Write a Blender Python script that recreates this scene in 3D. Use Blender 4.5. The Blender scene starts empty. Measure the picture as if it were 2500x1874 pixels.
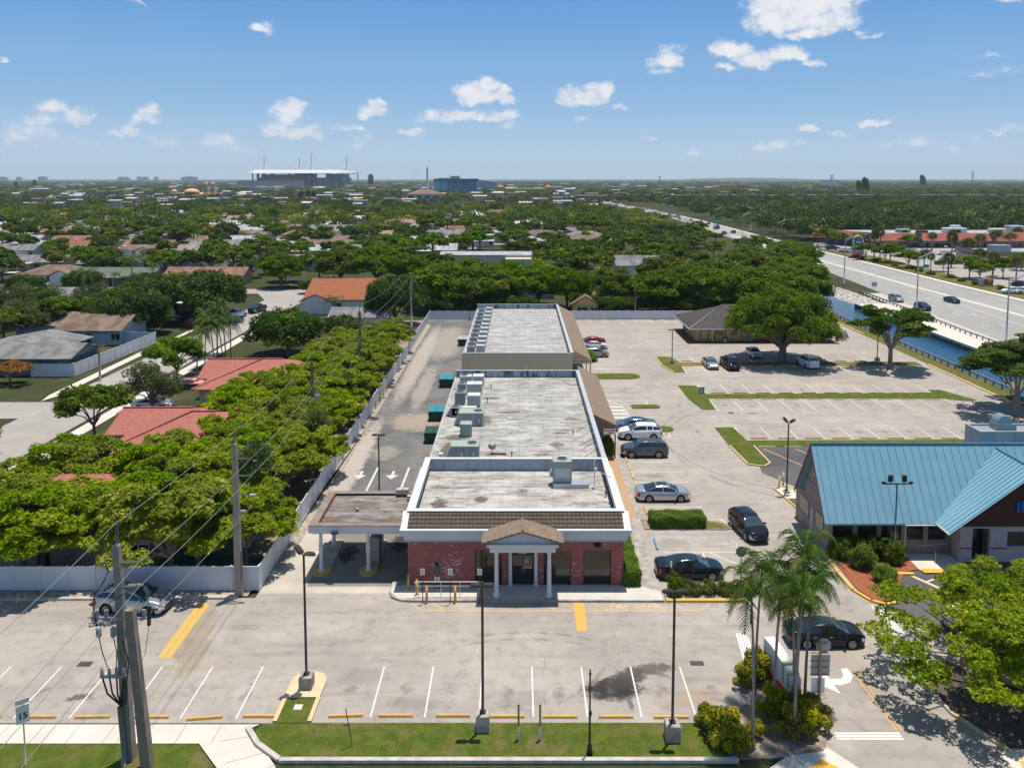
import bpy, bmesh, math, random
import numpy as np
from mathutils import Vector, Matrix
S = bpy.context.scene
C = bpy.data.collections.new("place"); S.collection.children.link(C)
R = math.radians
# -- camera
CAM_H = 28.5; PITCH = 5.0
cd = bpy.data.cameras.new("camera"); cam = bpy.data.objects.new("camera", cd); C.objects.link(cam)
cam.location = (0, 0, CAM_H); cam.rotation_euler = (R(90 - PITCH), 0, 0)
cd.sensor_width = 36; cd.lens = 2010 / 2500 * 36
cd.shift_x = -16 / 2500; cd.shift_y = -(937 - 613) / 2500
cd.clip_start = 0.5; cd.clip_end = 60000
S.camera = cam
# -- light
SUNV = Vector((0.09, 0.13, 1.0)).normalized()
EL = math.asin(SUNV.z); AZ = math.atan2(SUNV.x, SUNV.y)
ld = bpy.data.lights.new("sun", 'SUN'); ld.energy = 4.9; ld.angle = R(0.53); ld.color = (1, .94, .84)
sun = bpy.data.objects.new("sun", ld); C.objects.link(sun)
sun.rotation_euler = SUNV.to_track_quat('Z', 'Y').to_euler()
S.view_settings.view_transform = 'Standard'; S.view_settings.look = 'None'
S.view_settings.exposure = 0.08; S.view_settings.gamma = 1
S.cycles.max_bounces = 6; S.cycles.diffuse_bounces = 3; S.cycles.glossy_bounces = 3
S.cycles.transmission_bounces = 4; S.cycles.volume_bounces = 0; S.cycles.transparent_max_bounces = 8
S.cycles.caustics_reflective = False; S.cycles.caustics_refractive = False
class NT:
 def __init__(s, nt): s.nt = nt; nt.nodes.clear()
 def n(s, t, ins=None, **props):
  nd = s.nt.nodes.new(t)
  for k, v in props.items(): setattr(nd, k, v)
  for k, v in (ins or {}).items():
   if isinstance(v, bpy.types.NodeSocket): s.nt.links.new(v, nd.inputs[k])
   else:
    if isinstance(v, tuple) and len(v) == 3 and nd.inputs[k].type == 'RGBA': v = v + (1,)
    nd.inputs[k].default_value = v
  return nd
 def m(s, op, a, b=0.0, c=0.0, clamp=False):
  nd = s.n('ShaderNodeMath', {0: a, 1: b, 2: c}, operation=op, use_clamp=clamp); return nd.outputs[0]
 def mix(s, f, a, b, mode='MIX'):
  nd = s.n('ShaderNodeMix', None, data_type='RGBA', blend_type=mode)
  for k, v in ((0, f), (6, a), (7, b)):
   if isinstance(v, bpy.types.NodeSocket): s.nt.links.new(v, nd.inputs[k])
   else: nd.inputs[k].default_value = (v + (1,)) if isinstance(v, tuple) else v
  return nd.outputs[2]
 def noise(s, vec, sc, det=4, ro=.55):
  return s.n('ShaderNodeTexNoise', {'Vector': vec, 'Scale': sc, 'Detail': det, 'Roughness': ro}).outputs[0]
 def ramp(s, f, a, b):
  return s.n('ShaderNodeMapRange', {0: f, 1: a, 2: b, 3: 0., 4: 1.}, interpolation_type='SMOOTHSTEP').outputs[0]
 def scale(s, vec, v):
  return s.n('ShaderNodeVectorMath', {0: vec, 1: v}, operation='MULTIPLY').outputs[0]
 def pos(s): return s.n('ShaderNodeNewGeometry').outputs['Position']
 def xyz(s, v): return s.n('ShaderNodeSeparateXYZ', {0: v}).outputs
 def comb(s, x, y, z=0.): return s.n('ShaderNodeCombineXYZ', {0: x, 1: y, 2: z}).outputs[0]
# -- sky with clouds
F_, CX_, CY_ = 2010., 1266., 613.; TH = R(PITCH); CT, ST = math.cos(TH), math.sin(TH)
def sky_dir(u, v):
 t = (v - CY_) / F_; x = (u - CX_) / F_; y = CT - t * ST; z = -ST - t * CT
 return math.atan2(x, y), math.atan2(z, math.hypot(x, y))
W = bpy.data.worlds.new("World"); S.world = W; W.use_nodes = True
w = NT(W.node_tree)
sky = w.n('ShaderNodeTexSky', None, sky_type='NISHITA', sun_disc=False, sun_elevation=EL, sun_rotation=AZ,
   altitude=20, air_density=1.0, dust_density=1.1, ozone_density=2.6)
d = w.n('ShaderNodeTexCoord').outputs['Generated']
dx, dy, dz = w.xyz(d)
az = w.m('ARCTAN2', dx, dy); el = w.m('ARCSINE', dz)
p = w.comb(az, el)
nz = w.noise(w.scale(p, (46, 62, 1)), 1.0, 8, .66)
def vor(a, b_): return w.n('ShaderNodeTexVoronoi', {'Vector': w.scale(p, (a, b_, 1)), 'Scale': 1.0, 'Smoothness': .35}, feature='SMOOTH_F1').outputs[0]
puff = w.m('ADD', w.m('MULTIPLY', w.m('SUBTRACT', .45, vor(55, 70)), .75), w.m('MULTIPLY', w.m('SUBTRACT', .45, vor(130, 160)), .4))
nz2 = w.noise(w.scale(p, (24, 30, 1)), 1.0, 7, .62); nz3 = w.noise(w.scale(w.comb(w.m('ADD', az, 3.7), el), (24, 30, 1)), 1.0, 7, .62)
CL = [  # zone (full-size photograph pixels), half width, half height, strength
 (1900, 35, 85, 75, 1.1), (1990, 5, 110, 60, 1.1), (2040, 55, 65, 38, 1.0), (1960, 84, 70, 18, .9), (2115, 84, 35, 10, .6),
 (1636, 150, 42, 32, .95), (1618, 178, 35, 12, .8), (1790, 128, 55, 26, .95), (1850, 150, 60, 24, .95), (1925, 140, 45, 26, .95), (1765, 168, 30, 12, .8), (1985, 158, 32, 12, .8),
 (1420, 240, 66, 28, .95), (1465, 222, 36, 24, .95), (1520, 262, 36, 10, .7),
 (1160, 235, 52, 32, 1.0), (1215, 240, 42, 24, .95), (1190, 212, 32, 20, .95), (1120, 285, 75, 24, .85), (1215, 285, 58, 22, .85), (1050, 292, 38, 18, .75), (1010, 325, 48, 16, .75), (1240, 310, 30, 16, .65),
 (700, 285, 46, 34, .95), (672, 318, 32, 22, .9), (740, 325, 48, 28, .85), (720, 268, 28, 18, .95),
 (905, 278, 38, 25, .95), (915, 256, 16, 16, .9), (858, 318, 34, 12, .75), (885, 350, 22, 16, .55),
 (130, 268, 32, 20, .75), (190, 290, 36, 22, .75), (95, 300, 45, 24, .7), (40, 335, 50, 34, .7), (110, 340, 60, 30, .5),
 (360, 290, 28, 28, .75), (330, 320, 32, 20, .65), (275, 326, 26, 12, .6), (400, 345, 60, 26, .45), (535, 345, 48, 28, .6), (565, 362, 40, 14, .55), (620, 372, 40, 12, .5),
 (638, 72, 34, 15, .75), (1420, 288, 28, 7, .4), (1585, 336, 20, 9, .6), (1695, 378, 30, 11, .65), (1835, 306, 14, 9, .5),
 (1870, 362, 38, 14, .75), (1820, 376, 22, 8, .6), (1980, 320, 26, 12, .85), (1950, 356, 22, 9, .7), (2058, 323, 26, 9, .8), (2140, 300, 40, 14, .85),
 (2160, 356, 28, 12, .5), (2250, 356, 34, 15, .65), (2385, 345, 26, 12, .5), (2475, 315, 40, 12, .75), (2320, 365, 20, 8, .45), (2455, 3, 50, 12, .6),
 (2270, 127, 40, 7, .3), (2400, 137, 65, 8, .36), (2430, 175, 110, 16, .32), (2290, 238, 60, 8, .25), (60, 345, 90, 22, .3), (230, 350, 110, 20, .28), (460, 370, 120, 18, .25), (5, 152, 14, 9, .6), (330, 6, 32, 6, .35)]
acc = None
azn = w.m('ADD', az, w.m('MULTIPLY', w.m('SUBTRACT', nz2, .5), .065)); eln = w.m('ADD', el, w.m('MULTIPLY', w.m('SUBTRACT', nz3, .5), .035))
for (cu, cv, ru, rv, st) in CL:
 a0, e0 = sky_dir(cu, cv)
 qa = w.m('MULTIPLY', w.m('SUBTRACT', azn, a0), F_ / ru * .8); qa = w.m('MULTIPLY', qa, qa)
 qe = w.m('MULTIPLY', w.m('SUBTRACT', eln, e0), F_ / rv * .8); 
 qe = w.m('MULTIPLY', w.m('MULTIPLY', qe, qe), w.m('ADD', 1.0, w.m('MULTIPLY', w.m('LESS_THAN', el, e0), 1.8)))
 v = w.m('MULTIPLY', w.m('SUBTRACT', 1.0, w.m('ADD', qa, qe)), st, clamp=True)
 acc = v if acc is None else w.m('SMOOTH_MAX', acc, v, .12)
edge = w.m('ADD', w.m('MULTIPLY', acc, 1.75), w.m('MULTIPLY', w.m('ADD', puff, w.m('MULTIPLY', w.m('SUBTRACT', nz, .5), 1.5)), w.ramp(acc, .12, .36)))
alpha = w.ramp(edge, .15, 1.4)
shade = w.ramp(w.m('ADD', w.m('ADD', w.m('MULTIPLY', puff, .35), w.m('MULTIPLY', nz, .6)), w.m('MULTIPLY', acc, .35)), .2, .72)
ccol = w.mix(shade, (5.6, 6.4, 7.8), (8.7, 8.8, 9.1))
up = w.ramp(el, -0.01, .12)
grad = w.mix(w.ramp(el, -.02, .1), (5.8, 7.4, 8.8), (2.9, 5.2, 8.1)); grad = w.mix(w.ramp(el, .05, .24), grad, (1.05, 3.35, 7.3)); grad = w.mix(w.ramp(el, .3, .7), grad, (1.9, 2.9, 4.4))
haze_c = w.mix(.85, sky.outputs[0], grad)
f = w.m('MULTIPLY', alpha, w.m('ADD', .55, w.m('MULTIPLY', up, .42)))
f = w.m('MULTIPLY', f, w.m('GREATER_THAN', el, .001))
col = w.mix(f, haze_c, ccol)
bg = w.n('ShaderNodeBackground', {'Color': col, 'Strength': 0.095})
w.n('ShaderNodeOutputWorld', {0: bg.outputs[0]})
# -- unprojection of measured photograph points onto the ground
ZN = {'v': (0, 0, .8848), 'z1': (0, 1200, 2.46), 'z2': (600, 1200, 2.46), 'z3': (1200, 1200, 2.46), 'z4': (1800, 1200, 2.46), 'm1': (0, 700, 3.0143), 'm2': (650, 720, 3.129), 'm3': (1050, 720, 3.129), 'm4': (1400, 720, 3.129), 'm5': (1900, 720, 3.1283), 'f1': (0, 420, 4.424), 'f2': (450, 420, 4.424), 'f3': (900, 400, 4.364), 'f4': (1350, 400, 4.364), 'f5': (1800, 400, 3.16), 'n3': (960, 1320, 3.687), 'n4': (1760, 1560, 5.28), 'n7': (580, 360, 6.506), 'p1': (1360, 1150, 5.025), 'p2': (1480, 1000, 6.633), 'p3': (2250, 520, 8.288), 'p4': (1900, 500, 5.53), 's': (0, 0, 1)}
def G(z, x, y, Z=0.):
 a = ZN[z]; u = a[0] + x / a[2]; v = a[1] + y / a[2]; t = (v - CY_) / F_; h = CAM_H - Z
 D = h * (CT - t * ST) / (t * CT + ST); return ((u - CX_) * (D * CT + h * ST) / F_, D)
def ZT(z, y, D):
 a = ZN[z]; t = (a[1] + y / a[2] - CY_) / F_; return CAM_H - D * (t * CT + ST) / (CT - t * ST)
def XA(z, x, D, Z=0.):
 a = ZN[z]; return (a[0] + x / a[2] - CX_) * (D * CT + (CAM_H - Z) * ST) / F_
# -- helpers
def tag(o, label=None, cat=None, group=None, kind=None):
 if label: o['label'] = label
 if cat: o['category'] = cat
 if group: o['group'] = group
 if kind: o['kind'] = kind
 return o
def thing(name, label, cat, loc=(0, 0, 0), rz=0, group=None):
 o = bpy.data.objects.new(name, None); C.objects.link(o); o.empty_display_size = .3
 o.location = loc; o.rotation_euler = (0, 0, rz); return tag(o, label, cat, group)
def kids(o): return list(ALLKIDS.get(o.as_pointer(), []))
ALLKIDS = {}
def setparent(c, p):
 c.parent = p; ALLKIDS.setdefault(p.as_pointer(), []).append(c)
class MB:
 def __init__(s): s.v = []; s.f = []; s.mi = []; s.sm = []
 def add(s, vs, fs, mi=0, sm=False):
  b = len(s.v); s.v += [tuple(x) for x in vs]
  for f in fs: s.f.append([b + i for i in f]); s.mi.append(mi); s.sm.append(sm)
  return s
 def box(s, x0, x1, y0, y1, z0, z1, mi=0, M=None, bot=True):
  vs = [(x, y, z) for z in (z0, z1) for y in (y0, y1) for x in (x0, x1)]
  if M is not None: vs = [tuple(M @ Vector(q)) for q in vs]
  fs = [(4, 5, 7, 6), (0, 1, 5, 4), (1, 3, 7, 5), (3, 2, 6, 7), (2, 0, 4, 6)]
  if bot: fs.append((0, 2, 3, 1))
  return s.add(vs, fs, mi)
 def bbox(s, x0, x1, y0, y1, z0, z1, b=.02, mi=0):   # bevelled box (top edges chamfered)
  vs = []
  for (z, i) in ((z0, 0), (z1 - b, 0), (z1, b)):
   vs += [(x0 + i, y0 + i, z), (x1 - i, y0 + i, z), (x1 - i, y1 - i, z), (x0 + i, y1 - i, z)]
  fs = []
  for k in (0, 4):
   for i in range(4): fs.append((k + i, k + (i + 1) % 4, k + 4 + (i + 1) % 4, k + 4 + i))
  fs += [(8, 9, 10, 11), (3, 2, 1, 0)]
  return s.add(vs, fs, mi)
 def tube(s, pts, r, n=8, mi=0, sm=True, cap=True):
  pts = [Vector(q) for q in pts]; k = len(pts)
  rs = r if isinstance(r, (list, tuple)) else [r] * k
  vs = []; fs = []
  for i, q in enumerate(pts):
   t = (pts[min(i + 1, k - 1)] - pts[max(i - 1, 0)]).normalized()
   a = Vector((0, 0, 1)) if abs(t.z) < .9 else Vector((1, 0, 0))
   u = t.cross(a).normalized(); w_ = t.cross(u)
   for j in range(n):
    an = 2 * math.pi * (j + .5) / n; vs.append(q + (u * math.cos(an) + w_ * math.sin(an)) * rs[i])
  for i in range(k - 1):
   for j in range(n):
    a = i * n + j; b = i * n + (j + 1) % n; fs.append((a, b, b + n, a + n))
  if cap: fs += [tuple(range(n)), tuple(range((k - 1) * n, k * n))[::-1]]
  return s.add(vs, fs, mi, sm)
 def _lathe(s, c, prof, n=16, mi=0, sm=True):
  vs = []; fs = []
  for z, r in prof:
   for j in range(n): an = 2 * math.pi * j / n; vs.append((c[0] + r * math.cos(an), c[1] + r * math.sin(an), c[2] + z))
  for i in range(len(prof) - 1):
   for j in range(n):
    a = i * n + j; b = i * n + (j + 1) % n; fs.append((a, b, b + n, a + n))
  fs += [tuple(range(n))[::-1], tuple(range((len(prof) - 1) * n, len(prof) * n))]
  return s.add(vs, fs, mi, sm)
 def prism(s, pts, z0, z1, mi=0):
  n = len(pts); ar = sum(pts[i][0] * pts[(i + 1) % n][1] - pts[(i + 1) % n][0] * pts[i][1] for i in range(n))
  if ar < 0: pts = pts[::-1]
  vs = [(x, y, z0) for x, y in pts] + [(x, y, z1) for x, y in pts]
  fs = [tuple(range(n, 2 * n))] + [(i, (i + 1) % n, n + (i + 1) % n, n + i) for i in range(n)]
  return s.add(vs, fs, mi)
 def sheet(s, pts, z, mi=0):
  n = len(pts); ar = sum(pts[i][0] * pts[(i + 1) % n][1] - pts[(i + 1) % n][0] * pts[i][1] for i in range(n))
  if ar < 0: pts = pts[::-1]
  return s.add([(x, y, z) for x, y in pts], [tuple(range(n))], mi)
 def line(s, a, b, w_, z, mi=0):
  dx_, dy_ = b[0] - a[0], b[1] - a[1]; L = math.hypot(dx_, dy_) or 1; nx, ny = -dy_ / L * w_ / 2, dx_ / L * w_ / 2
  z += .0005 * (len(s.f) % 5); return s.sheet([(a[0] + nx, a[1] + ny), (b[0] + nx, b[1] + ny), (b[0] - nx, b[1] - ny), (a[0] - nx, a[1] - ny)], z, mi)
 def quad(s, a, b, c, d_, mi=0): return s.add([a, b, c, d_], [(0, 1, 2, 3)], mi)
 def mesh(s, name, off=(0, 0, 0)):
  me = bpy.data.meshes.new(name)
  me.from_pydata([(x - off[0], y - off[1], z - off[2]) for x, y, z in s.v], [], s.f)
  me.polygons.foreach_set('material_index', s.mi); me.polygons.foreach_set('use_smooth', s.sm); me.update(); return me
def obj(name, me, mats, parent=None, loc=None, rz=0):
 """link ONE mesh object; me is an MB in world coordinates (moved to the parent's origin) or a mesh in local ones"""
 if isinstance(me, MB):
  off = parent.location if parent and parent.type == 'EMPTY' else (parent.get('_o', (0, 0, 0)) if parent else (loc or (0, 0, 0)))
  if parent and parent.type != 'EMPTY':
   off = Vector(parent['_o'])
  m_ = me.mesh(name, off); o = bpy.data.objects.new(name, m_); o['_o'] = tuple(off)
  if not parent: o.location = loc or (0, 0, 0); o['_o'] = tuple(loc or (0, 0, 0))
 else:
  o = bpy.data.objects.new(name, me)
  if loc is not None: o.location = loc
 o.rotation_euler = (0, 0, rz)
 if mats is not None and not o.data.materials:
  for m in (mats if isinstance(mats, (list, tuple)) else [mats]): o.data.materials.append(m)
 C.objects.link(o)
 if parent: setparent(o, parent)
 return o
def dup(src, loc=None, rz=None, sc=None, label=None, group=None, parent=None, remat=None):
 c = src.copy(); C.objects.link(c)
 if parent: setparent(c, parent)
 if loc is not None: c.location = loc
 if rz is not None: c.rotation_euler = (0, 0, rz)
 if sc is not None: c.scale = sc if isinstance(sc, tuple) else (sc, sc, sc)
 if label: c['label'] = label
 if group: c['group'] = group
 if remat and c.type == 'MESH':
  for sl in c.material_slots:
   if sl.material and sl.material.name in remat:
    mm = remat[sl.material.name]; sl.link = 'OBJECT'; sl.material = mm
 for k in kids(src): dup(k, parent=c, remat=remat)
 return c
def struct(name, mb, mats, kind='structure'): return tag(obj(name, mb, mats), kind=kind)
_U = 'first second third fourth fifth sixth seventh eighth ninth tenth eleventh twelfth thirteenth fourteenth fifteenth sixteenth seventeenth eighteenth nineteenth'.split(); _T = 'twen thir for fif six seven eigh nine'.split()
ORD = _U + [(a + 'tieth') if k == 0 else a + 'ty-' + _U[k - 1] for a in _T for k in range(10)]
# -- materials
MATS = {}
def mat(name, col, rough=.7, col2=None, sc=1.0, amt=1.0, metal=0., spec=.4, bump=0., fine=0., local=False, coat=0.):
 m = bpy.data.materials.new(name); m.use_nodes = True; t = NT(m.node_tree); MATS[name] = m
 P_ = t.n('ShaderNodeTexCoord').outputs['Object'] if local else t.pos()
 c = col
 if col2:
  f_ = t.ramp(t.noise(P_, sc, 5, .6), .35, .65); c = t.mix(t.m('MULTIPLY', f_, amt), col, col2)
 if fine:
  g = t.noise(P_, fine, 3, .7); c = t.mix(.55, c, t.mix(g, (.35, .35, .35), (1, 1, 1)), 'MULTIPLY') if False else t.mix(1.0, c, t.n('ShaderNodeCombineColor', {0: t.m('ADD', .72, t.m('MULTIPLY', g, .56)), 1: t.m('ADD', .72, t.m('MULTIPLY', g, .56)), 2: t.m('ADD', .72, t.m('MULTIPLY', g, .56))}).outputs[0], 'MULTIPLY')
 b = t.n('ShaderNodeBsdfPrincipled', {'Base Color': c, 'Roughness': rough, 'Metallic': metal, 'Specular IOR Level': spec, 'Coat Weight': coat, 'Coat Roughness': .05})
 if bump:
  bn = t.n('ShaderNodeBump', {'Strength': bump, 'Distance': .03, 'Height': t.noise(P_, (fine or sc) * 2, 3)}); t.nt.links.new(bn.outputs[0], b.inputs['Normal'])
 t.n('ShaderNodeOutputMaterial', {0: b.outputs[0]}); return m
def finish(m, t, c, rough=.85, bumpf=None, bs=.3, spec=.3):
 b = t.n('ShaderNodeBsdfPrincipled', {'Base Color': c, 'Roughness': rough, 'Specular IOR Level': spec})
 if bumpf is not None:
  bn = t.n('ShaderNodeBump', {'Strength': bs, 'Distance': .03, 'Height': bumpf}); t.nt.links.new(bn.outputs[0], b.inputs['Normal'])
 t.n('ShaderNodeOutputMaterial', {0: b.outputs[0]}); return m
def newmat(name):
 m = bpy.data.materials.new(name); m.use_nodes = True; MATS[name] = m; return m, NT(m.node_tree)
def blob(t, P_, cx, cy, rx, ry, ns=1.2, amp=.9, rot=0):
 x, y, _ = t.xyz(P_)
 ca, sa = math.cos(rot), math.sin(rot)
 X = t.m('SUBTRACT', x, cx); Y = t.m('SUBTRACT', y, cy)
 a = t.m('MULTIPLY', t.m('ADD', t.m('MULTIPLY', X, ca), t.m('MULTIPLY', Y, sa)), 1 / rx)
 b = t.m('MULTIPLY', t.m('SUBTRACT', t.m('MULTIPLY', Y, ca), t.m('MULTIPLY', X, sa)), 1 / ry)
 q = t.m('SUBTRACT', 1.0, t.m('ADD', t.m('MULTIPLY', a, a), t.m('MULTIPLY', b, b)))
 q = t.m('ADD', t.m('SUBTRACT', q, .3), t.m('MULTIPLY', t.m('SUBTRACT', t.noise(P_, ns * 1.5, 7, .75), .5), amp * 4.5))
 return t.ramp(q, -.1, .5)
def arc(t, P_, cx, cy, r, wd, ns, x0, x1):
 x, y, _ = t.xyz(P_)
 X = t.m('SUBTRACT', x, cx); Y = t.m('SUBTRACT', y, cy)
 rr = t.m('SQRT', t.m('ADD', t.m('MULTIPLY', X, X), t.m('MULTIPLY', Y, Y)))
 q = t.m('SUBTRACT', 1.0, t.m('MULTIPLY', t.m('ABSOLUTE', t.m('SUBTRACT', rr, r)), 1 / wd))
 q = t.m('MULTIPLY', t.m('MULTIPLY', t.ramp(x, x0, x0 + 3), t.m('SUBTRACT', 1.0, t.ramp(x, x1 - 3, x1))), t.m('MAXIMUM', q, 0.))
 return t.m('MULTIPLY', q, t.ramp(t.noise(P_, ns, 3), .35, .6))
def asphalt(name, c1, c2, dark, stains=(), arcs=(), bays=(), crack=.3, patchsc=.12):
 m, t = newmat(name); P_ = t.pos()
 big = t.ramp(t.noise(P_, patchsc, 5, .6), .3, .7); c = t.mix(big, c1, c2)
 mid = t.noise(P_, 1.1, 6, .7); c = t.mix(t.m('MULTIPLY', t.ramp(mid, .47, .72), .42), c, dark)
 st = t.noise(t.scale(P_, (.12, 1.3, 1)), 1.0, 5, .65); c = t.mix(t.m('MULTIPLY', t.ramp(st, .47, .75), .34), c, dark)
 lt = t.noise(P_, .35, 5, .6); c = t.mix(t.m('MULTIPLY', t.ramp(lt, .5, .7), .3), c, tuple(min(1, q * 1.35) for q in c1))
 wv = t.n('ShaderNodeVectorMath', {0: P_, 1: t.n('ShaderNodeTexNoise', {'Vector': P_, 'Scale': .5, 'Detail': 4.}).outputs['Color']}, operation='ADD').outputs[0]
 vo = t.n('ShaderNodeTexVoronoi', {'Vector': wv, 'Scale': .16}, feature='DISTANCE_TO_EDGE').outputs[0]
 ck = t.m('MULTIPLY', t.m('SUBTRACT', 1.0, t.ramp(vo, .0, .006)), t.m('MULTIPLY', t.ramp(t.noise(P_, .3, 2), .45, .6), crack)); c = t.mix(ck, c, tuple(q * .35 for q in dark))
 sp = t.ramp(t.noise(P_, 3.1, 3, .6), .70, .75); c = t.mix(t.m('MULTIPLY', sp, .55), c, tuple(q * .5 for q in dark))
 for s_ in stains: c = t.mix(t.m('MULTIPLY', blob(t, P_, *s_[:4], ns=s_[4], amp=s_[5], rot=s_[6]), s_[7]), c, s_[8])
 for x0_, pt, yc in bays:
  x_, y_, _z = t.xyz(P_); xr = t.m('MULTIPLY', t.m('SUBTRACT', t.m('FRACT', t.m('MULTIPLY', t.m('SUBTRACT', x_, x0_), 1 / pt)), .5), pt / .55); yr = t.m('MULTIPLY', t.m('SUBTRACT', y_, yc), 1 / 1.3)
  q = t.m('SUBTRACT', t.m('ADD', .45, t.m('MULTIPLY', t.m('SUBTRACT', t.noise(P_, 1.1, 6, .75), .5), 5.)), t.m('ADD', t.m('MULTIPLY', xr, xr), t.m('MULTIPLY', yr, yr))); c = t.mix(t.m('MULTIPLY', t.ramp(q, -.1, .8), .45), c, dark)
 for a in arcs: c = t.mix(t.m('MULTIPLY', arc(t, P_, *a), .55), c, tuple(q * .6 for q in dark))
 g = t.noise(P_, 45, 2, .7); gg = t.m('ADD', .82, t.m('MULTIPLY', g, .36))
 c = t.mix(1.0, c, t.n('ShaderNodeCombineColor', {0: gg, 1: gg, 2: gg}).outputs[0], 'MULTIPLY')
 return finish(m, t, c, .9, g, .25, .2)
LOT1, LOT2, LOTD = (.39, .345, .303), (.315, .277, .243), (.145, .127, .112)
m_lot = asphalt('lot_asphalt', LOT1, LOT2, LOTD, stains=[
 (5.3, 43.9, 2.3, 1.4, 1.6, .34, .1, .98, (.03, .028, .026)), (6.2, 44.9, 1.9, 1.0, 1.6, .4, .6, .92, (.055, .048, .044)), (7.6, 45.8, 2.1, .75, 1.6, .5, .15, .85, (.09, .08, .072)), (6.1, 42.6, .2, .8, 2, .5, .1, .7, (.08, .07, .065)), (8.2, 45.3, .8, .25, 2, .6, -.5, .6, (.1, .09, .08)),
 (9.5, 43, 2.4, 1.2, .7, .9, 0, .4, (.34, .22, .13)), (-24.3, 43.2, .9, .4, 2, .6, .3, .8, (.06, .05, .045)), (-21, 45.9, 8, .35, .8, .7, 0, .3, (.28, .22, .14)),
 (-20.0, 49, 1.2, 5.2, .5, .55, .16, .5, (.26, .2, .12)), (-9, 45, 2, 1, 1, .8, 0, .4, (.2, .19, .18)), (-5.5, 42.6, 2.2, .8, 1, .8, 0, .35, (.18, .17, .16)), (0, 43, 2.5, 1, 1, .9, 0, .4, (.2, .19, .17)),
 (12, 62.6, 1.5, 1.3, .8, .7, 0, .45, (.2, .185, .17)), (13, 77.2, 1.5, .7, 1.5, .9, 0, .55, (.13, .12, .11)), (13.3, 74, 1.6, .6, 1.5, .9, 0, .5, (.13, .12, .11)), (9.0, 60, .8, .6, 2, .8, 0, .5, (.15, .14, .13)),
 (31.5, 116.5, 6, .8, .6, .8, 0, .3, (.2, .19, .17)), (28.5, 98.5, .9, .4, 2, .5, 0, .7, (.08, .08, .08))],
 bays=[(.785, 2.89, 43.5), (25.05, 3.02, 110), (24.74, 3.03, 102), (24.9, 3., 91), (24.57, 3.03, 129)],
 arcs=[(.5, 39.5, 10.2, .16, 1.1, -4, 6), (.5, 38.8, 10.2, .14, 1.4, -5, 6), (33, 88, 17, .2, .7, 12, 30), (33, 86, 17, .2, .6, 12, 30), (5, 98, 14, .2, .8, 8, 19), (-3, 50, 9, .18, 1, 1, 7)])
m_alley = asphalt('alley_asphalt', (.11, .11, .115), (.21, .2, .185), (.055, .057, .062), stains=[(-16.6, 78, 1.6, 24, .9, .5, 0, .85, (.44, .39, .34)), (-15.6, 130, 1.8, 36, 1.1, .5, 0, .8, (.42, .36, .31)), (-11.8, 95, 4.2, 5.0, .5, .5, 0, .75, (.36, .29, .23)), (-12.5, 143, 3.6, 20, .9, .6, 0, .7, (.36, .31, .26)), (-13, 112, 1.5, 16, .5, .6, 0, .7, (.36, .31, .27)), (-14, 84, 2, 3, .6, .6, 0, .6, (.33, .29, .25)), (-10.5, 66, 1.6, 1.2, 1, .6, .4, .8, (.42, .36, .29))], patchsc=.16)
m_street = asphalt('street_asphalt', (.36, .33, .30), (.31, .285, .26), (.26, .245, .23))
m_hway = asphalt('highway_concrete', (.33, .315, .30), (.28, .27, .258), (.2, .194, .188), patchsc=.03, crack=0.)
m_darklot = asphalt('fresh_asphalt', (.075, .075, .082), (.13, .125, .125), (.05, .05, .055))
m_conc = mat('concrete', (.62, .56, .48), .85, (.5, .45, .38), .8, .6, fine=12)
m_conc2 = mat('old_concrete', (.42, .38, .33), .9, (.22, .2, .18), 1.6, .8, fine=14)
m_walk = mat('sidewalk_concrete', (.62, .56, .49), .85, (.5, .45, .39), .5, .6, fine=10)
m_wood = mat('weathered_pole', (.17, .14, .12), .9, (.26, .23, .2), 2.5, .8, fine=18)
m_cpole = mat('concrete_pole', (.34, .29, .25), .9, (.26, .22, .19), 2, .8, fine=14)
m_bpole = mat('brown_pole', (.22, .165, .13), .9, (.13, .1, .08), 1.6, .8, fine=10)
m_terra = mat('stained_walk', (.45, .25, .11), .85, (.38, .27, .18), .5, .9, fine=9)
m_kerb = mat('kerb_concrete', (.52, .47, .42), .85, (.34, .31, .28), 1.7, .7, fine=12)
def grass_mat(name, a, b, dry, dsc=.35):
 m, t = newmat(name); P_ = t.pos()
 c = t.mix(t.ramp(t.noise(P_, 1.3, 4, .6), .35, .65), a, b)
 c = t.mix(t.m('MULTIPLY', t.ramp(t.noise(P_, dsc, 5, .65), .48, .68), .85), c, dry)
 g = t.noise(t.scale(P_, (1, .6, 1)), 26, 3, .8); c = t.mix(t.ramp(g, .3, .75), t.mix(1.0, c, (.4, .42, .4), 'MULTIPLY'), c)
 return finish(m, t, c, .95, g, .6, .1)
m_grass = grass_mat('lawn', (.09, .135, .016), (.15, .18, .03), (.24, .18, .08), .55)
m_grass2 = grass_mat('dry_lawn', (.15, .16, .035), (.2, .18, .05), (.30, .23, .1), .25)
m_mulch = mat('mulch', (.22, .16, .125), .95, (.36, .3, .25), 2.2, .8, fine=20, bump=.6)
m_redmulch = mat('red_mulch', (.33, .1, .04), .95, (.22, .08, .04), 3, .8, fine=20, bump=.6)
m_ground = grass_mat('ground', (.055, .07, .028), (.085, .095, .035), (.14, .12, .075), .12)
def paint(name, col, wear=.55):
 m, t = newmat(name); P_ = t.pos()
 f_ = t.ramp(t.noise(P_, 7, 5, .75), wear, wear + .12)
 c = t.mix(f_, col, (.33, .30, .27)); return finish(m, t, c, .8)
m_white = paint('white_marking', (.66, .64, .6), .54); m_yel = paint('yellow_marking', (.66, .36, .06), .52); m_yelf = paint('faded_yellow_marking', (.62, .42, .22), .54)
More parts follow.
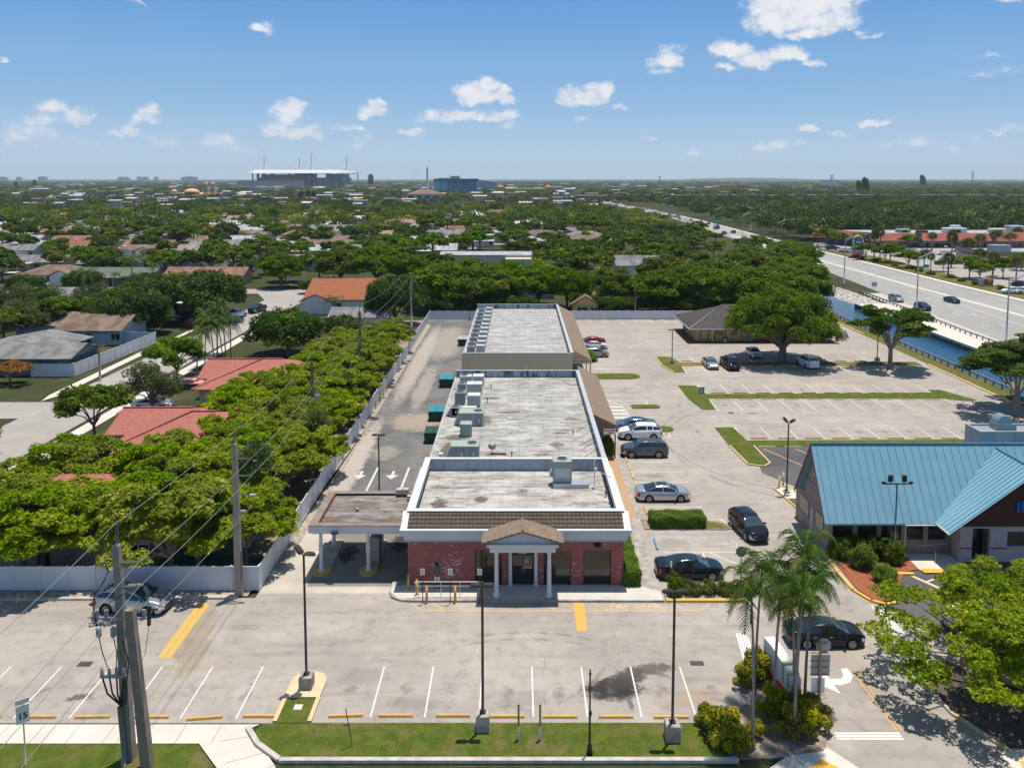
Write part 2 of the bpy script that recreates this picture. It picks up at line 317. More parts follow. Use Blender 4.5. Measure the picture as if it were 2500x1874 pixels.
m_blue = paint('blue_marking', (.08, .28, .55), .56); m_green = paint('green_marking', (.30, .42, .25), .5); m_wfade = paint('faded_white_marking', (.6, .57, .53), .5)
m_stopy = mat('wheel_stop_yellow', (.66, .38, .08), .8, (.45, .3, .14), 3, .7, fine=12)
m_stopt = mat('wheel_stop_tan', (.62, .45, .2), .85, (.5, .42, .3), 3, .7, fine=12)
m_stopb = mat('wheel_stop_brown', (.42, .22, .07), .85, (.4, .32, .22), 3, .7, fine=12)
m_stopbl = mat('wheel_stop_blue', (.04, .25, .5), .8, (.15, .3, .45), 3, .7)
m_pwhite = mat('white_paint', (.62, .63, .64), .5, (.55, .56, .57), 1, .5)
m_fascia = mat('fascia_white', (.54, .56, .59), .6, (.48, .5, .53), .6, .7)
m_vinyl = mat('vinyl_fence', (.62, .64, .68), .45, (.56, .58, .63), .5, .6)
m_black = mat('black_metal', (.012, .012, .013), .5); m_bronze = mat('bronze_metal', (.035, .026, .02), .5)
m_galv = mat('galvanised', (.45, .47, .5), .45, (.35, .37, .4), 1, .5, metal=.5)
m_lampgrey = mat('lamp_grey', (.42, .41, .4), .5); m_bollard = mat('bollard_yellow', (.6, .33, .06), .6, (.5, .3, .1), 3, .6)
m_glass = mat('dark_glass', (.012, .012, .013), .04, spec=.9)
m_tint = mat('tinted_window', (.02, .017, .013), .12, (.035, .028, .02), .5, .6, spec=.7)
m_sign = mat('sign_white', (.8, .78, .76), .5); m_red = mat('sign_red', (.45, .02, .03), .5); m_signback = mat('sign_back', (.36, .35, .34), .6)
m_green_s = mat('sign_green', (.0, .22, .1), .5); m_blue_s = mat('sign_blue', (.02, .13, .5), .5); m_rubber = mat('rubber', (.012, .012, .012), .8)
def roofmat(name, base, light, dark, gx=1.0, gy=.0, stains=()):
 m, t = newmat(name); P_ = t.pos(); x, y, z = t.xyz(P_)
 c = t.mix(t.ramp(t.noise(P_, .45, 6, .65), .35, .68), base, light)
 st = t.noise(t.scale(P_, (.45, 1.7, 1)), 1.1, 8, .78); c = t.mix(t.m('MULTIPLY', t.ramp(st, .43, .64), .85), c, dark)
 for (q, w_) in ((x, gx), (y, gy)):
  if w_:
   fr = t.m('FRACT', t.m('MULTIPLY', q, 1 / w_)); ln = t.m('LESS_THAN', fr, .05 / w_ + .02)
   c = t.mix(t.m('MULTIPLY', ln, t.m('MULTIPLY', t.ramp(t.noise(P_, 1.5, 3), .35, .6), .45)), c, dark)
 for s_ in stains: c = t.mix(t.m('MULTIPLY', blob(t, P_, *s_[:4], ns=s_[4], amp=s_[5]), s_[6]), c, s_[7])
 g = t.noise(P_, 14, 3, .7); gg = t.m('ADD', .8, t.m('MULTIPLY', g, .4))
 c = t.mix(1.0, c, t.n('ShaderNodeCombineColor', {0: gg, 1: gg, 2: gg}).outputs[0], 'MULTIPLY')
 return finish(m, t, c, .85, g, .2)
BRN = (.10, .075, .06)
m_roof1 = roofmat('bank_roof_membrane', (.37, .35, .325), (.52, .495, .46), (.15, .135, .12), 1.3, 0, [(-6.0, 60.6, .9, 1.6, 1.4, .7, .95, BRN), (-6.5, 58.9, 1.8, .8, 1.4, .75, .9, BRN), (-2.9, 61.4, .7, .9, 2, .7, .9, BRN), (-6.3, 64, 1.2, .6, 1.4, .8, .7, BRN), (5.2, 64.5, .8, .6, 2, .8, .7, BRN), (.4, 63.2, .6, .5, 2, .6, .7, BRN), (5, 60.5, 1.3, .5, 1.4, .9, .6, BRN)])
m_roof2 = roofmat('store_roof_membrane', (.35, .335, .315), (.50, .48, .45), (.13, .115, .105), 1.2, 1.5, [(-6.3, 72.5, 1, 3, 1.6, .7, .9, BRN), (-5.8, 76, 1.6, 1.5, 1.6, .8, .85, BRN), (-3.6, 81.5, 1.3, 2.2, 1.3, .85, .8, BRN), (3.5, 74, 1, .8, 2, .7, .8, BRN), (2.3, 71.2, 1.2, .5, 2, .8, .8, BRN), (-1, 84.5, 1.8, .6, 2, .8, .8, BRN), (-3, 90, 1.4, .6, 2, .8, .7, BRN), (5.5, 82, 1.2, .6, 2, .8, .7, BRN), (4, 77.5, 1, .4, 2, .7, .9, BRN)])
m_roof3 = roofmat('far_store_roof_membrane', (.35, .34, .325), (.49, .475, .455), (.15, .143, .135), 1.0, 1.6)
m_roofbrown = roofmat('canopy_roof_membrane', (.15, .11, .10), (.32, .285, .26), (.08, .055, .05), 0, .9)
def streaked(name, base, dark, amt=.9):
 m, t = newmat(name); P_ = t.pos(); x, y, z = t.xyz(P_)
 s1 = t.noise(t.comb(t.m('ADD', x, y), t.m('MULTIPLY', z, .12), 0.), 2.6, 4, .7); c = t.mix(t.m('MULTIPLY', t.ramp(s1, .5, .6), amt), base, dark)
 return finish(m, t, c, .85)
m_parapet = mat('parapet_paint', (.42, .44, .48), .7, (.34, .36, .4), .8, .7, fine=5)
m_parin = streaked('parapet_inner_streaked', (.33, .36, .42), (.03, .03, .035), .95)
m_parin1 = streaked('parapet_inner_clean', (.36, .39, .45), (.2, .22, .25), .5)
m_beige = mat('beige_stucco', (.56, .47, .31), .85, (.52, .43, .28), 1, .5, fine=20, bump=.2)
def brickmat(name, c1, c2, mort, sc=1.0, var=(.5, .1, .08), white=.0, bw=.22, bh=.075):
 m, t = newmat(name); P_ = t.pos(); x, y, z = t.xyz(P_)
 vec = t.comb(t.m('ADD', x, y), z)
 b = t.n('ShaderNodeTexBrick', {'Vector': vec, 'Color1': c1, 'Color2': c2, 'Mortar': mort, 'Scale': 1.0, 'Mortar Size': .008, 'Mortar Smooth': .2, 'Brick Width': bw, 'Row Height': bh, 'Bias': -.1})
 c = b.outputs[0]
 c = t.mix(t.m('MULTIPLY', t.ramp(t.noise(P_, 1.1, 4, .6), .4, .65), .5), c, var)
 if white:
  b2 = t.n('ShaderNodeTexBrick', {'Vector': vec, 'Color1': (0, 0, 0), 'Color2': (1, 1, 1), 'Mortar': (0, 0, 0), 'Scale': 1.0, 'Mortar Size': .008, 'Brick Width': bw, 'Row Height': bh})
  wm = blob(t, t.comb(x, z), -5.0, 1.35, 1.45, 1.1, ns=1.4, amp=.8)
  wf = t.m('ADD', t.m('MULTIPLY', t.m('GREATER_THAN', b2.outputs[0], .6), t.m('MULTIPLY', wm, .6)), t.m('MULTIPLY', t.m('GREATER_THAN', b2.outputs[0], .985), .7))
  c = t.mix(wf, c, (.62, .5, .5))
 return finish(m, t, c, .85, b.outputs[1], .25)
m_brick = brickmat('red_brick', (.30, .068, .066), (.18, .042, .042), (.36, .2, .185), var=(.36, .13, .12), white=1.)
m_brick2 = brickmat('brown_brick', (.22, .07, .05), (.15, .04, .03), (.25, .14, .12), var=(.25, .09, .07))
m_stone = brickmat('painted_stone', (.52, .44, .42), (.42, .36, .35), (.34, .3, .3), var=(.58, .48, .44), bw=.5, bh=.24)
def tilemat(name, a, b, rowz=.16, col=.3, dark=.45, mott=1.0, msc=2.5):
 m, t = newmat(name); P_ = t.pos(); x, y, z = t.xyz(P_)
 c = t.mix(t.m('MULTIPLY', t.ramp(t.noise(P_, msc, 4, .6), .38, .62), mott), a, b)
 fr = t.m('FRACT', t.m('MULTIPLY', z, 1 / rowz)); ln = t.m('SUBTRACT', 1.0, t.ramp(fr, 0., .3)); c = t.mix(t.m('MULTIPLY', ln, dark), c, tuple(q * .25 for q in a))
 N_ = t.n('ShaderNodeNewGeometry').outputs['True Normal']; nx, ny, _ = t.xyz(N_)
 s_ = t.m('GREATER_THAN', t.m('ABSOLUTE', nx), t.m('ABSOLUTE', ny)); u = t.m('ADD', t.m('MULTIPLY', x, t.m('SUBTRACT', 1.0, s_)), t.m('MULTIPLY', y, s_))
 wv = t.m('SINE', t.m('MULTIPLY', u, 2 * math.pi / col)); c = t.mix(t.m('MULTIPLY', t.ramp(wv, .2, 1.), dark * .5), c, tuple(q * .4 for q in a))
 return finish(m, t, c, .8, t.m('ADD', fr, t.m('MULTIPLY', wv, .4)), .5)
m_pinktile = tilemat('pink_roof_tile', (.42, .155, .115), (.35, .12, .09), .13, .3, .5)
m_orangetile = tilemat('orange_roof_tile', (.36, .12, .05), (.23, .075, .035), .14, .3, .3, 1, 4)
m_browntile = tilemat('brown_roof_tile', (.155, .11, .075), (.12, .085, .06), .15, .3, .4)
m_greytile = tilemat('dark_roof_tile', (.055, .048, .046), (.08, .07, .066), .16, .35, .6)
m_malltile = tilemat('mall_roof_tile', (.36, .095, .07), (.24, .06, .05), .35, .6, .35, 1, 1.2)
m_awn = mat('awning_shingle', (.23, .165, .115), .9, (.19, .135, .095), 1.5, .7, fine=9)
SHING = [('grey_shingle', (.23, .22, .22), (.17, .165, .165)), ('brown_shingle', (.22, .16, .12), (.17, .11, .085)), ('tan_shingle', (.33, .26, .21), (.27, .2, .16)), ('light_roof', (.42, .43, .46), (.33, .34, .37)), ('dark_shingle', (.10, .095, .1), (.07, .07, .07)), ('rose_shingle', (.30, .15, .11), (.22, .1, .075)), ('white_roof', (.62, .63, .65), (.5, .5, .52)), ('orange_shingle', (.30, .12, .075), (.22, .09, .06))]
m_sh = {n: mat(n, a, .9, tuple(q * .72 for q in b), .45, 1., fine=3, local=True) for n, a, b in SHING}
WALLS = [('cream_wall', (.62, .55, .42)), ('white_wall', (.74, .73, .7)), ('grey_wall', (.34, .36, .38)), ('blue_wall', (.38, .5, .58)), ('peach_wall', (.62, .44, .31)), ('slate_wall', (.13, .17, .21)), ('tan_wall', (.45, .35, .25))]
m_wl = {n: mat(n, a, .85, tuple(q * .85 for q in a), .7, .6, local=True) for n, a in WALLS}
# -- foliage
def leafmat(name, a, b, c3, trans=.35, rough=.6, patch=0):
 m, t = newmat(name)
 at = t.n('ShaderNodeAttribute', None, attribute_name='tint').outputs['Fac']
 rnd = t.n('ShaderNodeObjectInfo').outputs['Random']
 if patch: at = t.m('ADD', at, t.m('MULTIPLY', t.m('SUBTRACT', t.noise(t.pos(), patch, 4, .6), .5), 1.6))
 c = t.mix(t.ramp(at, .15, .8), a, b); c = t.mix(t.ramp(at, .82, .98), c, c3)
 hs = t.n('ShaderNodeHueSaturation', {'Hue': t.m('ADD', .49, t.m('MULTIPLY', rnd, .022)), 'Saturation': t.m('ADD', .92, t.m('MULTIPLY', rnd, .14)), 'Value': t.m('ADD', .92, t.m('MULTIPLY', rnd, .2)), 'Color': c}).outputs[0]
 d1 = t.n('ShaderNodeBsdfPrincipled', {'Base Color': hs, 'Roughness': rough, 'Specular IOR Level': .08})
 d2 = t.n('ShaderNodeBsdfTranslucent', {'Color': t.mix(1.0, hs, (1.25, 1.15, .5), 'MULTIPLY')})
 mx = t.n('ShaderNodeMixShader', {0: trans}); t.nt.links.new(d1.outputs[0], mx.inputs[1]); t.nt.links.new(d2.outputs[0], mx.inputs[2])
 t.n('ShaderNodeOutputMaterial', {0: mx.outputs[0]}); return m
l_lime = leafmat('lime_leaves', (.13, .205, .004), (.29, .355, .008), (.47, .47, .02), .35)
l_mid = leafmat('green_leaves', (.065, .12, .007), (.155, .215, .013), (.28, .32, .025), .33)
l_dark = leafmat('dark_leaves', (.034, .072, .011), (.08, .128, .02), (.16, .21, .04), .28)
l_olive = leafmat('olive_leaves', (.10, .125, .025), (.17, .185, .04), (.28, .24, .06), .3)
l_yel = leafmat('croton_leaves', (.10, .13, .012), (.38, .36, .02), (.72, .58, .03), .35)
l_palm = leafmat('palm_leaves', (.02, .055, .006), (.07, .125, .014), (.30, .28, .07), .2, .55)
l_fan = leafmat('fan_palm_leaves', (.09, .13, .04), (.16, .2, .07), (.3, .3, .14), .25, .5)
l_hedge = leafmat('hedge_leaves', (.09, .17, .015), (.17, .26, .025), (.26, .34, .05), .3)
l_rust = leafmat('rust_leaves', (.25, .12, .03), (.32, .16, .04), (.2, .2, .04), .3)
l_grey = leafmat('greygreen_leaves', (.075, .11, .035), (.14, .17, .06), (.22, .24, .1), .28)
l_far = leafmat('far_leaves', (.045, .075, .016), (.09, .125, .025), (.17, .17, .045), .2, patch=.006)
m_bark = mat('bark', (.16, .12, .09), .95, (.26, .21, .17), 3, .8, local=True); m_bark2 = mat('pale_bark', (.30, .26, .21), .95, (.2, .17, .13), 3, .8, local=True)
m_pbark = mat('palm_bark', (.27, .23, .2), .9, (.16, .14, .12), 4, .8, local=True)
def npmesh(name, V, tint, mats=None):
 """V: (n,4,3) quads"""
 n = len(V); me = bpy.data.meshes.new(name)
 me.vertices.add(n * 4); me.vertices.foreach_set('co', V.reshape(-1).astype(np.float32))
 me.loops.add(n * 4); me.loops.foreach_set('vertex_index', np.arange(n * 4, dtype=np.int32))
 me.polygons.add(n); me.polygons.foreach_set('loop_start', np.arange(0, n * 4, 4, dtype=np.int32)); me.polygons.foreach_set('loop_total', np.full(n, 4, dtype=np.int32))
 a = me.attributes.new('tint', 'FLOAT', 'FACE'); a.data.foreach_set('value', tint.astype(np.float32))
 me.update(calc_edges=True)
 if mats: me.materials.append(mats)
 return me
def unit(a): return a / (np.linalg.norm(a, axis=1, keepdims=True) + 1e-9)
def leaves(rng, P, Nrm, size, spread=.8, asp=.62):
 n = len(P); nn = unit(Nrm + rng.normal(0, spread, (n, 3))); r = unit(rng.normal(0, 1, (n, 3)))
 u = unit(np.cross(nn, r)); v = np.cross(nn, u); s_ = size * rng.uniform(.6, 1.35, (n, 1))
 a = u * s_; b = v * s_ * asp
 return np.stack([P - a, P - b * .9, P + a, P + b], axis=1)
def clumps(rng, C_, rc, nl, size, flat=.62, low=-.35, spread=.75, up=.75):
 Vs = []; Ts = []
 for i, c in enumerate(C_):
  r = rc[i] if hasattr(rc, '__len__') else rc; n = int(nl * (r / (np.mean(rc))) ** 2)
  d_ = unit(rng.normal(0, 1, (n * 2, 3))); d_ = d_[d_[:, 2] > low][:n]; n = len(d_)
  rad = r * rng.uniform(.55, 1.0, (n, 1)) ** .6 * (1 + .18 * np.sin(d_[:, :1] * 5 + i) + .15 * np.sin(d_[:, 1:2] * 7 + i * 2))
  P = np.array(c) + d_ * rad * np.array([1, 1, flat])
  Vs.append(leaves(rng, P, d_ * .7 + np.array([0, 0, up]), size, spread)); Ts.append(np.clip(rng.normal(.45, .22, n) + rng.normal(0, .16), 0, 1))
 return np.concatenate(Vs), np.concatenate(Ts)
def crownpts(rng, Rr, z0, z1, n, dome=1.0, inner=.5, sq=1.0):
 pts = []
 while len(pts) < n:
  r = Rr * math.sqrt(rng.uniform(0, 1)); a = rng.uniform(0, 2 * math.pi)
  top = math.sqrt(max(0, 1 - (r / (Rr * 1.04)) ** 2)) ** dome
  k = rng.uniform(inner, 1); z = z0 + (z1 - z0) * (top * k + (1 - k) * .1)
  pts.append((r * math.cos(a), r * math.sin(a) * sq, z))
 return pts
def tree_proto(name, seed, Rr, z0, z1, nc, rc, nl, size, leaf, trunk_r=.22, fork=.35, dome=.8, inner=.55, flat=.6, bark=None, limbs=9, low=-.35, spread=.75, lean=0):
 rng = np.random.default_rng(seed); pts = crownpts(rng, Rr - rc * .5, z0, z1 - rc * flat, nc, dome, inner)
 rcs = rng.uniform(.65, 1.3, nc) * rc
 V, T = clumps(rng, pts, rcs, nl, size, flat, low, spread)
 cm = npmesh(name + '_crown', V, T, leaf)
 mb = MB(); zf = z0 * fork if fork < 1 else fork
 mb.tube([(0, 0, -.2), (0, 0, .25), (lean * .3, 0, zf * .6), (lean, 0, zf)], [trunk_r * 1.7, trunk_r * 1.15, trunk_r, trunk_r * .9], 9)
 sel = sorted(range(nc), key=lambda i: rng.random())[:limbs]
 for i in sel:
  q = pts[i]; mx = (q[0] * .35 + lean, q[1] * .35, zf + (q[2] - zf) * .55)
  mb.tube([(lean, 0, zf * .92), mx, (q[0] * .9, q[1] * .9, q[2] - .1)], [trunk_r * .6, trunk_r * .36, trunk_r * .1], 6)
 tm = mb.mesh(name + '_trunk'); tm.materials.append(bark or m_bark)
 return tm, cm
ROOTN = {}
def plant(proto, kind, label, cat, loc, rz=0., sc=1., group=None, parts=('trunk', 'crown'), zs=None):
 r = thing(kind, label, cat, (loc[0], loc[1], loc[2] if len(loc) > 2 else 0), rz, group)
 r.scale = (sc, sc, zs if zs else sc)
 for nm, me in zip(parts, proto):
  if me is not None:
   o = bpy.data.objects.new(nm, me); C.objects.link(o); setparent(o, r)
 return r
def frond(V, T, rng, base, az_, L, droop, w_, n, rise, tint):
 ca, sa = math.cos(az_), math.sin(az_); pts = []
 for i in range(n + 1):
  s_ = i / n; h = rise * math.sin(min(1, s_ * 1.15) * math.pi * .5) * L * (1 - s_ * .35) - droop * L * s_ ** 2.2
  pts.append(np.array([ca * L * s_ * (1 - .25 * s_ * droop), sa * L * s_ * (1 - .25 * s_ * droop), h]) + base)
 side = np.array([-sa, ca, 0.])
 for i in range(1, n):
  s_ = i / n; ll = w_ * math.sin(math.pi * min(1, .12 + s_ * .9)) ** .6; tdir = pts[i + 1] - pts[i - 1]; tdir = tdir / np.linalg.norm(tdir)
  for sg in (-1, 1):
   for rep in (0, .5):
    a = pts[i] + (pts[i + 1] - pts[i]) * rep; q = side * sg * ll * rng.uniform(.8, 1.1) + tdir * ll * .55 + np.array([0, 0, -ll * rng.uniform(.15, .5)])
    wd = tdir * L / n * .24
    V.append([a - wd, a + wd, a + q + wd * .2, a + q - wd * .2]); T.append(tint + rng.normal(0, .1))
 wd = side * .02 * (L / 2.2)
 for i in range(n): V.append([pts[i] - wd, pts[i] + wd, pts[i + 1] + wd, pts[i + 1] - wd]); T.append(.9)
def palm_proto(name, seed, H, nf, L, w_, nseg, leaf, r=.1, lean=.3, droop=(.2, .9), rise=(.2, .9), shaft=False, dead=0):
 rng = np.random.default_rng(seed); V = []; T = []
 top = np.array([lean, 0, H])
 for k in range(nf):
  f_ = k / nf; frond(V, T, rng, top, k * 2.399 + rng.uniform(-.2, .2), L * rng.uniform(.8, 1.1), droop[0] + (droop[1] - droop[0]) * f_ + rng.uniform(-.05, .1), w_, nseg, rise[1] + (rise[0] - rise[1]) * f_, .95 if k >= nf - dead else rng.uniform(.15, .7))
 cm = npmesh(name + '_crown', np.array(V), np.clip(np.array(T), 0, 1), leaf)
 mb = MB(); mb.tube([(0, 0, -.2), (0, 0, .3), (lean * .1, 0, H * .35), (lean * .45, 0, H * .7), (lean, 0, H)], [r * 1.7, r * 1.15, r, r * .9, r * .75], 8)
 if shaft: mb.tube([(lean * .9, 0, H - .9), (lean, 0, H - .1)], [r * .95, r * .5], 8, 1)
 tm = mb.mesh(name + '_trunk'); tm.materials.append(m_pbark); tm.materials.append(l_hedge)
 return tm, cm
def fan_proto(name, seed, H, Rr, n, leaf, r=.17):
 rng = np.random.default_rng(seed); d_ = unit(rng.normal(0, 1, (n, 3)) + np.array([0, 0, .25])); d_ = d_[d_[:, 2] > -.75]; V = []; T = []
 for q in d_:
  rr = Rr * rng.uniform(.75, 1.05); s1 = unit(np.cross(q, rng.normal(0, 1, 3))[None])[0]; s2 = np.cross(q, s1)
  for a in np.linspace(-1, 1, 7):
   dd = q + s1 * a * .55; dd = dd / np.linalg.norm(dd); b = q * rr * .35; wd = np.cross(dd, s2); wd = wd / (np.linalg.norm(wd) + 1e-6) * .06 * Rr
   tip = dd * rr + np.array([0, 0, -.12 * rr * abs(a)]); c0 = np.array([0, 0, H])
   V.append([c0 + b - wd * .3, c0 + b + wd * .3, c0 + tip + wd * .5, c0 + tip - wd * .5]); T.append(rng.uniform(.1, .9))
 cm = npmesh(name + '_crown', np.array(V), np.array(T), leaf)
 mb = MB(); mb.tube([(0, 0, -.2), (0, 0, H * .5), (0, 0, H)], [r * 1.2, r, r * 1.15], 8); tm = mb.mesh(name + '_trunk'); tm.materials.append(m_pbark); return tm, cm
def bush_proto(name, seed, Rr, H, nc, rc, nl, size, leaf, flat=.8):
 rng = np.random.default_rng(seed); pts = crownpts(rng, max(.05, Rr - rc * .6), rc * .35, H - rc * .4, nc, .6, .2)
 V, T = clumps(rng, pts, rng.uniform(.7, 1.2, nc) * rc, nl, size, flat, -.9)
 cm = npmesh(name + '_leaves', V, T, leaf); mb = MB()
 for i in range(5):
  a = rng.uniform(0, 6.28); mb.tube([(0, 0, -.05), (math.cos(a) * Rr * .3, math.sin(a) * Rr * .3, H * .55)], [.04, .015], 5)
 tm = mb.mesh(name + '_stem'); tm.materials.append(m_bark); return tm, cm
def hedge_mesh(name, seed, x0, x1, y0, y1, z0, z1, dens, size, leaf, jit=.05):
 rng = np.random.default_rng(seed); Ps = []; Ns = []
 for (ax, val, s_, a0, a1, b0, b1) in ((2, z1, 1, x0, x1, y0, y1), (1, y0, -1, x0, x1, z0, z1), (1, y1, 1, x0, x1, z0, z1), (0, x0, -1, y0, y1, z0, z1), (0, x1, 1, y0, y1, z0, z1)):
  n = int((a1 - a0) * (b1 - b0) * dens); a = rng.uniform(a0, a1, n); b = rng.uniform(b0, b1, n); c = val + rng.normal(0, jit, n) + .05 * np.sin(a * 3 + b * 4)
  nv = np.zeros((n, 3)); nv[:, ax] = s_; nv[:, 2] += .3
  P = np.stack([c, a, b], 1) if ax == 0 else np.stack([a, c, b], 1) if ax == 1 else np.stack([a, b, c], 1)
  Ps.append(P); Ns.append(nv)
 P = np.concatenate(Ps); V = leaves(rng, P, np.concatenate(Ns), size, .6)
 return npmesh(name, V, np.clip(rng.normal(.45, .25, len(V)), 0, 1), leaf)
# -- cars
def carpaint(name, col, metal=.35): return mat(name, col, .24, metal=metal, spec=.25, coat=.3)
cp = {k: carpaint('paint_' + k, c, m) for k, c, m in (('black', (.008, .010, .014), .1), ('silver', (.45, .46, .48), .6), ('white', (.75, .76, .78), 0), ('grey', (.10, .105, .12), .6), ('bluegrey', (.17, .21, .25), .6), ('red', (.35, .012, .02), .3), ('beige', (.36, .32, .29), .6), ('navy', (.012, .022, .045), .3), ('darkgrey', (.04, .043, .05), .5), ('green', (.02, .09, .08), .3), ('blue', (.05, .15, .3), .4), ('whitesilver', (.6, .62, .65), .4))}
m_carglass = mat('car_glass', (.012, .014, .017), .06, spec=.9, coat=.3); m_wshield = mat('windshield_glass', (.03, .055, .065), .05, spec=.9, coat=.5)
m_rim = mat('alloy_rim', (.55, .55, .56), .3, metal=.7); m_head = mat('headlight_lens', (.7, .72, .75), .1, spec=.8, coat=.5); m_tail = mat('taillight_lens', (.35, .01, .015), .15, spec=.7, coat=.5)
m_trim = mat('car_trim', (.02, .02, .021), .5); m_chrome = mat('chrome', (.75, .75, .76), .12, metal=1.); m_plate = mat('number_plate', (.6, .6, .58), .5)
def interp(x, ks):
 if x <= ks[0][0]: return ks[0][1]
 for (a, va), (b, vb) in zip(ks, ks[1:]):
  if x <= b:
   t_ = (x - a) / (b - a); t_ = t_ * t_ * (3 - 2 * t_) * .45 + t_ * .55; return va + (vb - va) * t_
 return ks[-1][1]
def wheel(parent, x, y, r, wd, side, spokes):
 mb = MB(); n = 22; prof = [(0, r * .62), (.02, r * .9), (.05, r), (wd - .05, r), (wd - .02, r * .9), (wd, r * .62)]
 for k, (a, rr) in enumerate(prof):
  for j in range(n): an = 2 * math.pi * j / n; mb.v.append((x + rr * math.cos(an), y + side * (a - wd), r + rr * math.sin(an)))
 for k in range(5):
  for j in range(n): mb.f.append([k * n + j, k * n + (j + 1) % n, (k + 1) * n + (j + 1) % n, (k + 1) * n + j]); mb.mi.append(0); mb.sm.append(True)
 mb.f.append(list(range(5 * n, 6 * n))); mb.mi.append(0); mb.sm.append(False)
 ty = obj('wheel', mb, [m_rubber], parent)
 rb = MB(); yy = y + side * .004
 for j in range(n):
  a, b = 2 * math.pi * j / n, 2 * math.pi * (j + 1) / n
  P_ = lambda q, an: (x + q * r * math.cos(an), yy, r + q * r * math.sin(an))
  rb.quad(P_(.58, a), P_(.66, a), P_(.66, b), P_(.58, b))
 for k in range(spokes):
  a = 2 * math.pi * k / spokes; dw = 1.1 / spokes; P_ = lambda q, an, o=0: (x + q * r * math.cos(an), yy + side * o, r + q * r * math.sin(an))
  rb.quad(P_(.1, a - dw * 2, .012), P_(.6, a - dw * .55), P_(.6, a + dw * .55), P_(.1, a + dw * 2, .012))
 rb.add([(x + .13 * r * math.cos(2 * math.pi * j / 8), yy + side * .016, r + .13 * r * math.sin(2 * math.pi * j / 8)) for j in range(8)], [tuple(range(8))])
 obj('rim', rb, [m_rim], ty)
